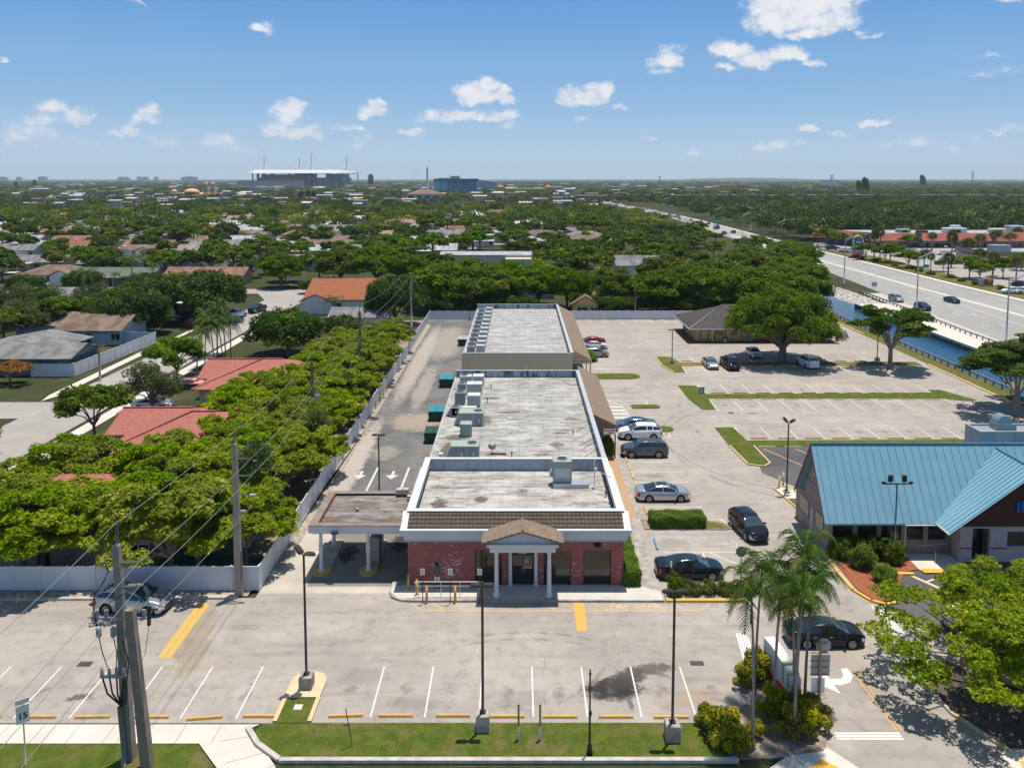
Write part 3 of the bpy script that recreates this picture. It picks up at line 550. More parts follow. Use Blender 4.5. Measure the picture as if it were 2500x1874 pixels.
def car_proto(kind, style, paintm, spokes=10, trim=None, moon=False):
 t_ = style
 if t_ == 'sedan':
  L, Wd, Ht = 4.85, 1.84, 1.44; wb = (-1.36, 1.45); r = .335; gz = .17
  top = [(-2.42, .80), (-2.34, 1.0), (-1.85, 1.06), (-1.65, 1.08), (-.75, 1.40), (-.2, 1.44), (.25, 1.42), (.55, 1.34), (1.3, .98), (1.8, .90), (2.2, .78), (2.42, .6)]; rw, ff = -1.72, 1.32; rt, ft = -.72, .5
 elif t_ == 'suv':
  L, Wd, Ht = 4.8, 1.92, 1.70; wb = (-1.36, 1.42); r = .37; gz = .24
  top = [(-2.40, .9), (-2.36, 1.12), (-2.2, 1.3), (-1.75, 1.60), (-1.2, 1.68), (-.2, 1.71), (.2, 1.69), (.5, 1.6), (1.2, 1.16), (1.7, 1.07), (2.15, .96), (2.40, .72)]; rw, ff = -2.27, 1.24; rt, ft = -1.72, .46
 elif t_ == 'bigsuv':
  L, Wd, Ht = 5.5, 2.04, 1.9; wb = (-1.6, 1.62); r = .4; gz = .28
  top = [(-2.75, 1.0), (-2.72, 1.2), (-2.66, 1.4), (-2.45, 1.82), (-1.9, 1.88), (-.2, 1.92), (.4, 1.88), (.6, 1.82), (1.2, 1.32), (1.8, 1.26), (2.5, 1.18), (2.75, .85)]; rw, ff = -2.68, 1.24; rt, ft = -2.45, .58
 elif t_ == 'hatch':
  L, Wd, Ht = 4.45, 1.79, 1.47; wb = (-1.28, 1.36); r = .325; gz = .17
  top = [(-2.22, .85), (-2.18, 1.02), (-2.05, 1.1), (-1.5, 1.38), (-.9, 1.45), (-.2, 1.47), (.15, 1.45), (.45, 1.37), (1.2, .98), (1.65, .9), (2.0, .78), (2.22, .6)]; rw, ff = -2.08, 1.22; rt, ft = -1.42, .42
 elif t_ == 'van':
  L, Wd, Ht = 5.1, 1.99, 1.78; wb = (-1.5, 1.58); r = .35; gz = .2
  top = [(-2.55, .95), (-2.52, 1.15), (-2.48, 1.3), (-2.3, 1.70), (-1.6, 1.77), (-.2, 1.78), (.5, 1.74), (.8, 1.66), (1.75, 1.1), (2.1, 1.0), (2.4, .88), (2.55, .68)]; rw, ff = -2.5, 1.8; rt, ft = -2.28, .72
 elif t_ == 'pickup':
  L, Wd, Ht = 5.8, 2.03, 1.9; wb = (-1.78, 1.85); r = .41; gz = .32
  top = [(-2.9, 1.12), (-2.86, 1.22), (-1.0, 1.24), (-.86, 1.26), (-.72, 1.8), (-.2, 1.9), (.4, 1.89), (.65, 1.82), (1.3, 1.34), (2.0, 1.28), (2.7, 1.16), (2.9, .85)]; rw, ff = -.86, 1.34; rt, ft = -.72, .62
 root = thing(kind, None, None); hl = L / 2; hw = Wd / 2
 belt = [(-hl, .72), (-hl + .25, .9 * Ht * .69), (rw, Ht * .665), (0, Ht * .635), (ff, Ht * .60), (hl - .5, Ht * .53), (hl, .5)]
 wid = [(-hl, hw * .74), (-hl + .12, hw * .9), (-hl + .7, hw * .985), (0, hw), (hl - .9, hw * .975), (hl - .25, hw * .86), (hl - .06, hw * .7), (hl, hw * .55)]
 xs = sorted(set([round(-hl + q * L / 54, 3) for q in range(55)] + [rw, ff, rt, ft]))
 rings = []
 for x in xs:
  zt = interp(x, top); bz = min(interp(x, belt), zt - .02); w0 = interp(x, wid); zb = gz + (.12 if abs(x) > hl - .12 else 0)
  cab = rw < x < ff; arch = zb
  for wx in wb:
   q = abs(x - wx); ra = r + .075
   if q < ra: arch = max(arch, r + math.sqrt(ra * ra - q * q))
  arch = min(arch, bz - .06); zs = max(zb + .06, arch)
  f_ = 0
  if cab: f_ = min(1, (zt - bz) / (Ht * .33))
  wr = w0 * (.94 - .24 * f_); ww = w0 - .03
  inn = w0 - (.24 if arch > zb + .02 else .1)
  sh = w0 * .94
  rings.append([(0, zb), (inn, arch if arch > zb + .02 else zb), (w0 - .015, zs), (w0, zs + (bz - zs) * .45), (w0 * .985, bz - .05), (sh, bz), (sh + (wr - sh) * .12, bz + (zt - .07 * f_ - bz) * .12), (sh + (wr - sh) * .86, bz + (zt - .07 * f_ - bz) * .86), (wr, zt - .055 * f_ - .01), (wr * .72, zt - .012), (wr * .3, zt), (0, zt + .003)])
 parts = {}
 def add(nm, quad_):
  parts.setdefault(nm, MB()).add(quad_, [(0, 1, 2, 3)], 0, True)
 nR = len(rings[0])
 for i in range(len(xs) - 1):
  xm = (xs[i] + xs[i + 1]) / 2
  for j in range(nR - 1):
   for sg in (1, -1):
    q = [(xs[a], sg * rings[a][b][0], rings[a][b][1]) for a, b in ((i, j), (i + 1, j), (i + 1, j + 1), (i, j + 1))]
    if sg > 0: q = q[::-1]
    nm = 'body'
    if j == 6 and rw + .1 < xm < ff - .12:
     nm = 'side_window' + str(sg)
     if abs(xm - (rt + ft) * .5 + .03) < .05 or (t_ in ('suv', 'bigsuv', 'van') and abs(xm - rt - .42) < .05): nm = 'body'
    if j >= 8 and ft < xm < ff - .02: nm = 'windshield'
    if j >= 8 and rw + .03 < xm < rt and t_ != 'pickup': nm = 'rear_window'
    if j >= 8 and t_ == 'pickup' and rw < xm < rt: nm = 'rear_window'
    if moon and j >= 9 and rt + .1 < xm < ft - .1: nm = 'sunroof'
    if t_ == 'pickup' and j >= 8 and xm < rw - .08: nm = 'bed'
    if j in (3, 4) and xm > hl - .38: nm = 'headlight' + str(sg)
    if j in (3, 4) and xm < -hl + (.3 if t_ != 'van' else .2): nm = 'taillight' + str(sg)
    if j in (1,) : nm = 'underbody'
    if j == 0: nm = 'underbody'
    add(nm, q)
 for a, s_ in ((0, -1), (len(xs) - 1, 1)):
  for j in range(nR - 1):
   q = [(xs[a], -rings[a][j][0], rings[a][j][1]), (xs[a], rings[a][j][0], rings[a][j][1]), (xs[a], rings[a][j + 1][0], rings[a][j + 1][1]), (xs[a], -rings[a][j + 1][0], rings[a][j + 1][1])]
   add('grille' if (s_ > 0 and 1 < j < 5) else 'body', q if s_ > 0 else q[::-1])
 mm = {'body': paintm, 'windshield': m_wshield, 'rear_window': m_carglass, 'sunroof': m_carglass, 'bed': m_trim, 'underbody': m_trim, 'grille': m_trim}
 for nm, mb in parts.items():
  base = nm.rstrip('-1'); 
  ma = mm.get(base) or (m_carglass if base == 'side_window' else m_head if base == 'headlight' else m_tail)
  me = mb.mesh(base); bm = bmesh.new(); bm.from_mesh(me); bmesh.ops.remove_doubles(bm, verts=bm.verts, dist=.0008); bm.to_mesh(me); bm.free()
  o = obj(base, me, [ma], root)
 for sg in (1, -1):
  mb = MB(); mb.bbox(ff - .42, ff - .26, sg * (hw * .93), sg * (hw * .93 + .2), Ht * .64, Ht * .64 + .13, .03); obj('mirror', mb, [trim or paintm], root)
  for hx in (.02, -.95):
   mb = MB(); mb.box(hx, hx + .17, sg * hw * .99, sg * (hw * 1.0 + .018), Ht * .545, Ht * .545 + .028); obj('handle', mb, [m_chrome], root)
  for wx in wb: wheel(root, wx, sg * hw * .985, r, .24, sg, spokes)
 mb = MB(); mb.box(-hl - .012, -hl, -.16, .16, Ht * .42, Ht * .42 + .11); obj('number_plate', mb, [m_plate], root)
 if t_ in ('suv', 'bigsuv', 'van'):
  for sg in (1, -1):
   mb = MB(); mb.tube([(rt + .2, sg * hw * .62, Ht + .0), (ft - .25, sg * hw * .62, Ht + .02)], .018, 5); obj('roof_rail', mb, [m_trim], root)
 return root
CARS = {}; CARUSED = set()
def car(style, col, label, cat, loc, rz, group='cars parked and driving', sc=1., name='parked_car', **kw):
 key = (style,)
 if key not in CARS:
  CARS[key] = car_proto(name, style, cp['black'], 7 if style in ('suv', 'bigsuv') else 10, moon=style == 'sedan'); pr = CARS[key]; CARUSED.add(style)
  o = pr
  o.location = (loc[0], loc[1], loc[2] if len(loc) > 2 else 0.006); o.rotation_euler = (0, 0, rz); o.scale = (sc, sc, sc); tag(o, label, cat, group)
  for k in kids(o):
   if k.type == 'MESH':
    for sl in k.material_slots:
     if sl.material == cp['black']: sl.link = 'OBJECT'; sl.material = cp[col]
  o.name = name; return o
 o = dup(CARS[key], loc=(loc[0], loc[1], loc[2] if len(loc) > 2 else 0.006), rz=rz, sc=sc, label=label, group=group)
 o.name = name; o['category'] = cat
 for k in kids(o):
  for sl in k.material_slots:
   if sl.link == 'OBJECT': sl.material = cp[col]
 return o
# -- ground, roads, canal
CX0, CX1, CY1 = 66.4, 77.4, 240.
gz = -.06
mb = MB(); BIG = 40000
mb.sheet([(-BIG, -200), (CX0, -200), (CX0, BIG), (-BIG, BIG)], gz); mb.sheet([(CX0, CY1), (CX1 + 7, CY1), (CX1 + 7, BIG), (CX0, BIG)], gz)
mb.sheet([(CX1, -200), (BIG, -200), (BIG, 188), (CX1, 188)], gz); mb.sheet([(CX1 + 7, 188), (BIG, 188), (BIG, BIG), (CX1 + 7, BIG)], gz)
struct('ground', mb, [m_ground])
m, t = newmat('canal_water'); P_ = t.pos(); nzz = t.noise(t.scale(P_, (1, .5, 1)), 2.2, 5, .65)
b = t.n('ShaderNodeBsdfPrincipled', {'Base Color': t.mix(t.ramp(nzz, .4, .62), (.006, .035, .075), (.018, .075, .14)), 'Roughness': .12, 'Specular IOR Level': .6})
bn = t.n('ShaderNodeBump', {'Strength': .6, 'Distance': .12, 'Height': nzz}); t.nt.links.new(bn.outputs[0], b.inputs['Normal']); t.n('ShaderNodeOutputMaterial', {0: b.outputs[0]}); m_water = m
struct('canal_water', MB().sheet([(CX0 - .5, -100), (CX1 + 7.5, -100), (CX1 + 7.5, CY1 + 1), (CX0 - .5, CY1 + 1)], -.95), [m_water])
m_canalwall = mat('canal_wall', (.10, .095, .085), .95, (.22, .2, .18), 1.2, .8, fine=6)
struct('canal_wall', MB().box(CX0 - .3, CX0, -100, CY1, -1.6, gz + .004).box(CX1, CX1 + .3, -100, 187.99, -1.6, -.2).box(CX0 - .3, CX1 + 7, CY1, CY1 + .3, -1.6, -.064), [m_canalwall])
m, t = newmat('riprap_stone'); P_ = t.pos(); vo = t.n('ShaderNodeTexVoronoi', {'Vector': P_, 'Scale': .8}, feature='DISTANCE_TO_EDGE').outputs[0]
c = t.mix(t.ramp(vo, .02, .12), (.12, .11, .1), t.mix(t.noise(P_, 1.5), (.42, .4, .36), (.55, .52, .47))); m_rip = finish(m, t, c, .9, vo, 1.)
mb = MB(); rr = random.Random(4)
nx_, ny_ = 9, 44; gv = []
for i in range(nx_):
 for j in range(ny_): gv.append((CX1 - 1.5 + i * 8.7 / (nx_ - 1), 187.9 + j * 52.3 / (ny_ - 1), -1.5 + 1.5 * i / (nx_ - 1) + rr.uniform(-.12, .12)))
mb.add(gv, [(i * ny_ + j, (i + 1) * ny_ + j, (i + 1) * ny_ + j + 1, i * ny_ + j + 1) for i in range(nx_ - 1) for j in range(ny_ - 1)])
tag(obj('riprap_slope', mb, [m_rip]), kind='structure')
lft = [(77.4, 60), (83.3, 100), (85.0, 139), (87.4, 169), (90.6, 200), (94.1, 236), (99, 300), (102.2, 383), (107, 470), (111.5, 573), (109.8, 790), (100, 1000), (80, 1350), (30, 2200)]
rgt = [(117.5, 60), (117.5, 100), (117.6, 190), (117.2, 222), (118.4, 300), (119.3, 380), (122, 474), (124.5, 573), (124, 790), (112, 1000), (92, 1350), (48, 2200)]
struct('canal_walkway', MB().prism([(CX1 - .15, 60), (81.2, 60), (83.8, 165), (84.9, 186.9), (CX1 - .15, 186.9)], -.35, .08), [m_conc])
struct('verge_pavement', MB().sheet([(81.2, 60), (83.3, 100), (85, 139), (87.4, 169), (90.6, 200), (91, 205), (86.5, 205), (84.9, 187), (83.8, 165)], -.012), [m_kerb])
hw = lft + rgt[::-1]
mb = MB()
def xat(pl, y):
 for a, b2 in zip(pl, pl[1:]):
  if a[1] <= y <= b2[1]: return a[0] + (b2[0] - a[0]) * (y - a[1]) / (b2[1] - a[1])
 return pl[-1][0] if y > pl[-1][1] else pl[0][0]
ys = [60 + 14 * i for i in range(60)] + [900 + 60 * i for i in range(22)]
for a, b2 in zip(ys, ys[1:]): mb.sheet([(xat(lft, a), a), (xat(rgt, a), a), (xat(rgt, b2), b2), (xat(lft, b2), b2)], -.008)
struct('highway', mb, [m_hway])
def strip(mb, off0, off1, ya, yb, z, pl=rgt, step=14):
 y = ya
 while y < yb - .1:
  y2 = min(yb, y + step); mb.sheet([(xat(pl, y) + off0, y), (xat(pl, y) + off1, y), (xat(pl, y2) + off1, y2), (xat(pl, y2) + off0, y2)], z); y = y2
mb = MB(); strip(mb, 0, .45, 60, 700, .09); 
tag(obj('highway_kerb', mb, [m_conc]), kind='structure')
struct('highway_sidewalk', (lambda q: (strip(q, .5, 2.4, 60, 640, .012), q)[1])(MB()), [m_walk])
mb = MB(); strip(mb, -12.6, -11.4, 60, 420, .0); struct('highway_median_line', mb, [m_conc])
mb = MB()
for off in (-3.6, -7.4):
 y = 70
 while y < 560: strip(mb, off, off + .16, y, y + 3, -.003); y += 12
for off in (4.6, 8.2):
 y = 74
 while y < 420: strip(mb, off, off + .16, y, y + 3, -.003, lft); y += 12
strip(mb, 11.8, 11.98, 66, 420, -.003, lft); strip(mb, -11.1, -10.95, 60, 420, -.003)
struct('highway_lane_markings', mb, [m_white])
mb = MB(); y = 96
while y < 190:
 for o_ in (1.0, 2.6): strip(mb, o_, o_ + .5, y, y + .9, -.0032, lft)
 y += 2.2
struct('bike_lane_markings', mb, [m_green])
struct('parking_lot', MB().sheet([(-70, 41), (24.6, 41), (24.6, 30), (63.3, 30), (63.3, 166.2), (-18.0, 166.2), (-18.0, 54), (-70, 54)], 0.), [m_lot])
struct('alley', MB().sheet([(-17.9, 66.5), (-7.9, 66.5), (-7.9, 165.2), (-17.9, 165.2)], .004), [m_alley])
struct('entry_road', MB().sheet([(13.4, 20), (24.6, 20), (24.6, 41), (13.6, 41)], 0.), [m_lot])
m_apron = asphalt('concrete_apron', (.5, .45, .39), (.42, .37, .32), (.3, .27, .24))
struct('drive_apron', MB().sheet([(-17.9, 54.6), (-7.9, 54.6), (-7.9, 66.45), (-17.9, 66.45)], .004), [m_apron])
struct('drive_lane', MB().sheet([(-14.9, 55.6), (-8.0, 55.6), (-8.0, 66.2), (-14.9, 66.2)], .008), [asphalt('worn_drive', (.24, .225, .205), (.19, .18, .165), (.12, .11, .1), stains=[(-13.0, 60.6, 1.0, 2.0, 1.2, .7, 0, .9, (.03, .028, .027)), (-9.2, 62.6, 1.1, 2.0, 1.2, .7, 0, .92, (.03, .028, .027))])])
street = MB().sheet([(-59.8, 60), (-51.3, 60), (-51.3, 92.6), (-51.3, 150), (-50.4, 176), (-50.5, 204), (-54, 212.5), (-60, 212.5), (-66, 206), (-60.1, 193), (-59.6, 165), (-59.8, 103.6)], .0)
street.sheet([(-130, 96.3), (-59.8, 96.3), (-59.8, 103.6), (-130, 103.6)], .0).sheet([(-160, 204), (-65, 204), (-60, 212.5), (-160, 212.5)], .004).sheet([(-54, 206), (-20, 206), (-20, 212.5), (-54, 212.5)], .004)
for (a, b2, y) in ((-260, -20, 283), (-330, 40, 362), (-420, 60, 448)): street.sheet([(a, y - 3.5), (b2, y - 3.5), (b2, y + 3.5), (a, y + 3.5)], .0)
struct('street', street, [m_street])
mb = MB().sheet([(-50.6, 60), (-48.9, 60), (-48.9, 176), (-50.6, 176)], .01).sheet([(-61.6, 107), (-60.9, 107), (-61.6, 176), (-62.6, 176)], .01).sheet([(-61.5, 104), (-60.6, 107.5), (-61.4, 135), (-62.6, 135), (-62.2, 107)], .014)
mb.sheet([(-70, 39.43), (-15.4, 39.43), (-13.6, 40.9), (-70, 40.9)], .012).sheet([(-16.2, 39.42), (-15.0, 40.9), (-13.95, 40.6), (-11.2, 36.9), (-13.0, 35.8)], .008).sheet([(-13, 30), (14, 30), (14, 37.25), (-11.6, 37.25), (-11.4, 36.2)], .008)
mb.sheet([(-48.9, 101.6), (-41, 101.6), (-41, 98.6), (-48.9, 98.6)], .014).sheet([(-48.9, 80.3), (-43, 80.3), (-43, 83.6), (-48.9, 83.6)], .014)
mb.sheet([(11.2, 36.9), (13.8, 38.9), (15.6, 39.1), (16.6, 37.6), (14.5, 35), (12, 35)], .012)
mb.sheet([(24.2, 38.9), (28, 38.9), (28, 36), (23, 36)], .012)
struct('sidewalk', mb, [m_walk])
struct('sidewalk_joints', (lambda q: [q.line((x, 39.45), (x + .02, 40.88), .03, .016) for x in np.arange(-60, -15, 1.85)] and q)(MB()).line((-15.2, 39.6), (-13.2, 40.1), .03, .012).line((-14.4, 38), (-12.6, 38.8), .03, .012).line((-13.4, 36.9), (-11.9, 37.9), .03, .012), [mat('joint', (.25, .22, .19), .9)])
struct('tactile_paving', MB().sheet([(13.85, 37.3), (14.9, 38.3), (15.6, 37.7), (14.5, 36.6)], .018).sheet([(24.6, 38.2), (28, 37.2), (28, 36.3), (24.5, 37.4)], .018), [mat('tactile_yellow', (.72, .36, .04), .8)])
def island(name, pts, m_in, z=.07, kerb=None, kw=.16, kz=.13):
 struct(name, MB().prism(pts, -.05, z), [m_in])
 if kerb:
  n = len(pts); mb = MB(); ar = sum(pts[i][0] * pts[(i + 1) % n][1] - pts[(i + 1) % n][0] * pts[i][1] for i in range(n))
  if ar < 0: pts = pts[::-1]
  outs = []
  for i in range(n):
   p0, p1, p2 = Vector(pts[i - 1]), Vector(pts[i]), Vector(pts[(i + 1) % n]); a = (p1 - p0).normalized(); b2 = (p2 - p1).normalized()
   nn = Vector((a.y + b2.y, -a.x - b2.x)); nn.normalize(); k = kw / max(.35, nn.dot(Vector((a.y, -a.x)))); outs.append((p1 + nn * k))
  for i in range(n):
   j = (i + 1) % n
   mb.add([(pts[i][0], pts[i][1], kz), (pts[j][0], pts[j][1], kz), (outs[j].x, outs[j].y, kz), (outs[i].x, outs[i].y, kz), (outs[j].x, outs[j].y, -.05), (outs[i].x, outs[i].y, -.05), (pts[i][0], pts[i][1], 0), (pts[j][0], pts[j][1], 0)], [(3, 2, 1, 0), (5, 4, 2, 3), (0, 1, 7, 6)])
  struct(name + '_kerb', mb, [kerb])
 return pts
def rnd(x0, x1, y0, y1, r0=.0, r1=.0, n=6):   # rounded rectangle, radius at x1 end (r1) and x0 end (r0)
 pts = []
 for (cx_, r, a0) in ((x1, r1, -90), (x1, r1, 0), (x0, r0, 90), (x0, r0, 180)):
  cxx = cx_ - r if cx_ == x1 else cx_ + r; cyy = (y0 + r) if a0 in (-90, 180) else (y1 - r)
  if r == 0: pts.append((cx_, y0 if a0 in (-90, 180) else y1)); continue
  for k in range(n + 1): an = R(a0 + 90 * k / n); pts.append((cxx + r * math.cos(an), cyy + r * math.sin(an)))
 return pts
struct('front_lawn', MB().sheet([(-13.5, 40.95), (-12.3, 41.02), (9.3, 41.02), (10.6, 40.2), (10.6, 38.45), (-11.7, 38.28), (-13.7, 39.9)], .02), [m_grass])
mb = MB()
for a, b2 in (((-14.1, 40.55), (-13.2, 39.3)), ((-13.2, 39.3), (-11.75, 38.15)), ((-11.75, 38.12), (10.8, 38.12))):
 a, b2 = Vector(a), Vector(b2); dd = (b2 - a).normalized(); nn = Vector((-dd.y, dd.x)) * .13
 mb.prism([tuple(a + nn), tuple(b2 + nn), tuple(b2 - nn), tuple(a - nn)], -.02, .17)
struct('lawn_kerb', mb, [m_kerb])
struct('street_lawn', MB().sheet([(-70, 30), (-13.2, 30), (-13.05, 35.7), (-16.25, 39.4), (-70, 39.4)], .004), [m_grass])
struct('palm_bed', MB().prism([(9.6, 41), (9.9, 42.0), (13.0, 42.6), (13.9, 45.9), (15.0, 46.3), (16.2, 45), (16.2, 40.5), (15.3, 38.9), (12.4, 38.3), (10.6, 38.3)], -.03, .06), [m_mulch])
ip = [(-12.9, 41.0), (-12.85, 43.9)] + [(-11.85 + 1.0 * math.cos(a), 44.6 + .85 * math.sin(a)) for a in np.linspace(math.pi, 0, 8)] + [(-10.85, 43.6), (-11.0, 41.0)]
struct('light_island_grass', MB().prism([(-12.7, 40.96), (-12.7, 43.0), (-11.15, 43.0), (-11.15, 40.96)], -.02, .06), [m_grass])
struct('light_island_cap', MB().prism([(-12.95, 43.0), (-12.9, 44.5)] + [(-11.92 + .98 * math.cos(a), 44.6 + .8 * math.sin(a)) for a in np.linspace(math.pi - .15, .15, 8)] + [(-10.92, 44.5), (-10.95, 43.0)], -.02, .14), [mat('worn_yellow_kerb', (.62, .45, .24), .85, (.6, .5, .36), 2, .8, fine=9)])
struct('light_island_kerb', MB().box(-12.95, -12.72, 41.0, 42.99, -.02, .14).box(-11.13, -10.9, 41.0, 42.99, -.02, .14), [m_stopt])
K_Y = mat('yellow_kerb', (.62, .40, .14), .85, (.5, .42, .3), 2, .7, fine=9)
island('lot_grass', [(22.0, 130.6), (24.5, 130.4), (25.2, 126.3), (62, 126.8), (62, 124.6), (24.9, 124.2), (24.6, 119.8), (23.0, 119.8), (22.0, 124)], m_grass2, .06)
island('lot_grass', [(22.1, 112.0), (24.5, 111.9), (25.0, 107.4), (55.4, 108.1), (55.6, 109.6), (57.2, 109.6), (59.2, 104.3), (57.6, 104.0), (55.2, 105.3), (24.7, 105.4), (24.4, 100.1), (22.8, 100.2), (22.1, 105)], m_grass, .06)
island('lot_grass', [(22.6, 92.6), (24.7, 92.7), (25.0, 87.9), (60, 88.4), (60, 86.9), (25.2, 86.0), (25.1, 80.6), (24.4, 79.9), (23.0, 80.3), (22.6, 86)], m_grass, .06)
for (x0, x1, y0, y1) in ((10.6, 17.6, 115.7, 119.0), (14.2, 17.8, 100.5, 102.2), (13.9, 17.7, 91.0, 93.1)):
 island('planter_grass', rnd(x0, x1, y0, y1, .3, (y1 - y0) / 2 - .01), m_grass, .08)
island('hedge_island', [(10.3, 65.0), (10.3, 66.9), (15.6, 66.9), (17.2, 65.9), (17.5, 65.1), (16.9, 64.9)], m_mulch, .08)
struct('hedge_island_grass', MB().sheet([(15.2, 65.05), (15.2, 66.8), (16.9, 66.0), (17.4, 65.15)], .09), [m_grass2])
island('lamp_island', [(23.7, 73.9), (24.7, 74.2), (25.6, 72.6), (24.8, 69.5), (24.35, 68.2)], m_grass2, .08, K_Y)
struct('lamp_island_pad', MB().prism([(23.6, 73.2), (24.2, 74.0), (25.2, 73.2), (25.2, 71.2), (24.0, 71.2)], 0, .16), [m_conc])
mb = MB()
for poly in ([(22.0, 130.6), (22.0, 124), (23.0, 119.8)], [(22.6, 86), (23.0, 80.3), (24.4, 79.7), (25.2, 80.5)], [(25.3, 80.6), (25.2, 86)]):
 for a, b2 in zip(poly, poly[1:]):
  a, b2 = Vector(a), Vector(b2); dd = (b2 - a).normalized(); nn = Vector((-dd.y, dd.x)) * .09; a -= dd * .05; b2 += dd * .05
  mb.prism([tuple(a + nn), tuple(b2 + nn), tuple(b2 - nn), tuple(a - nn)], -.01, .13)
struct('island_kerbs', mb, [K_Y])
struct('fresh_lot', MB().sheet([(25.35, 87.0), (60, 87.9), (60, 74), (26, 74), (23.7, 78)], .005).sheet([(25.2, 59.3), (60, 59.3), (60, 45.5), (29, 44.8), (24.6, 52.5)], .005), [m_darklot])
struct('canal_verge', MB().sheet([(63.3, 30), (66.1, 30), (66.1, 240), (63.3, 240)], .01), [m_grass2])
struct('canal_kerb', MB().box(62.95, 63.3, 30, 125, -.01, .12).box(63.5, 63.8, 150, 166, -.01, .12), [K_Y])
struct('red_bed', MB().prism([(23.6, 59.5), (25.2, 60.4), (30.6, 60.4), (30.4, 58.4), (28.1, 57.6), (25.4, 53.6), (24.3, 53.3), (23.6, 55)], -.02, .08), [m_redmulch])
mb = MB(); poly = [(23.3, 60.2), (23.2, 57.5), (23.25, 55), (23.9, 53.5), (24.7, 53.0), (25.6, 53.3)]
for a, b2 in zip(poly, poly[1:]):
 a, b2 = Vector(a), Vector(b2); dd = (b2 - a).normalized(); nn = Vector((-dd.y, dd.x)) * .1; a -= dd * .06; b2 += dd * .06
 mb.prism([tuple(a + nn), tuple(b2 + nn), tuple(b2 - nn), tuple(a - nn)], -.01, .14)
mb.box(26.2, 28.6, 57.2, 57.5, .0, .12); struct('red_bed_kerb', mb, [mat('bright_yellow_kerb', (.75, .42, .06), .8, (.6, .4, .15), 2, .6)])
ti = [(23.5, 45.2), (24.3, 46.3), (25.4, 46.4), (26.4, 45.2), (30, 42.3), (30, 38.8), (24.6, 38.9), (23.3, 41.7), (23.1, 43.6)]
island('tree_island', ti, mat('dark_mulch', (.07, .055, .045), .95, (.13, .1, .08), 2, .8, fine=16), .08, mat('worn_kerb', (.5, .36, .14), .85, (.45, .4, .34), 1.2, 1, fine=6), .2)
WALKZ = .14
struct('building_walk', MB().prism([(-8.95, 54.7), (-8.7, 53.95), (-8.0, 53.5), (-7.2, 53.4), (9.9, 53.4), (10.0, 58), (9.9, 64.9), (10.25, 67), (10.25, 104), (10.6, 104), (10.6, 114), (7.3, 114), (7.3, 56), (-8.9, 56)], -.02, WALKZ), [m_conc2])
struct('front_walk', MB().sheet([(-8.3, 53.75), (8.4, 53.46), (9.8, 53.46), (9.8, 54.6), (8.4, 55.5), (-8.8, 55.5), (-8.85, 54.7)], WALKZ + .004), [mat('pale_walk', (.56, .52, .47), .85, (.45, .42, .38), 1, .6, fine=9)])
struct('stained_walk', MB().sheet([(7.95, 67.1), (9.95, 67.1), (9.95, 104), (7.95, 104)], WALKZ + .004), [m_terra])
struct('walk_kerb_yellow', MB().prism([(10.0, 53.38), (15.4, 53.38), (15.4, 53.7), (10.0, 53.7)], -.01, .15), [mat('kerb_deep_yellow', (.6, .36, .05), .8, (.5, .36, .14), 2, .6)])
struct('front_planter', MB().prism([(10.0, 53.72), (15.4, 53.72), (15.4, 55.1), (10.05, 55.1)], -.01, .1), [m_mulch])
mb = MB(); mb.prism([(-37, 53.55), (-19.6, 53.8), (-19.2, 54.0), (-19.2, 54.25), (-19.7, 54.2), (-37, 53.8)], -.01, .14)
struct('fence_kerb', mb, [m_kerb])
struct('fence_litter_strip', MB().sheet([(-37, 53.82), (-18.6, 54.26), (-18.0, 56), (-17.2, 60), (-17.3, 100), (-17.2, 160), (-18.2, 160), (-18.2, 55.1), (-37, 54.9)], .011), [mat('leaf_litter', (.24, .19, .14), .95, (.42, .37, .31), 2.5, 1, fine=12)])
mw = MB(); my = MB(); myf = MB(); mbl = MB(); Z = .0045
for k in range(7): x = -7.885 + 2.89 * k; mw.line((x, 41.5), (x, 46.05), .088, Z)
for k in range(7): x = -15.0 - 2.96 * k; mw.line((x, 41.4), (x, 46.05), .088, Z)
for i in range(11):
 x = 25.05 + 3.02 * i; mw.line((x, 107.9), (x, 112.75), .088, Z)
 if i < 10: mw.line((24.74 + 3.03 * i, 99.5), (24.74 + 3.03 * i, 104.25), .088, Z)
 mw.line((24.9 + 3.0 * i, 88.65), (24.9 + 3.0 * i, 92.9), .088, Z)
 mw.line((24.57 + 3.03 * i, 126.95), (24.57 + 3.03 * i, 131.6), .088, Z); mw.line((24.9 + 3.02 * i, 119.5), (24.9 + 3.02 * i, 123.85), .088, Z)
mw.line((55.4, 105.3), (55.56, 100.7), .12, Z); mw.line((55.56, 100.7), (57.7, 102.6), .12, Z); mw.line((57.7, 102.6), (57.5, 104.2), .12, Z)
for y in (87.2, 84.2, 81.25, 78.4, 75.6, 72.7, 69.8): mw.line((11.05, y), (16.05, y - .15), .088, Z)
for y in (107.2, 109.4, 111.7, 122, 124.8, 127.6, 130.5, 133.4, 136.5): mw.line((11.1, y), (16.3, y), .088, Z)
for x in np.arange(11.5, 31, 3.0): mw.line((x, 160.9), (x, 165.6), .088, Z)
for y in (150.5, 147.6, 144.9, 141.5): mw.line((22.9, y), (28, y - .3), .088, Z)
mw.line((23.2, 141.4), (22.6, 143.6), .088, Z); mw.line((22.6, 143.6), (28, 143.4), .088, Z)
for i in range(4): mw.line((23.6 + i * 1.2, 143.5), (24.6 + i * 1.2, 141.5), .088, Z)
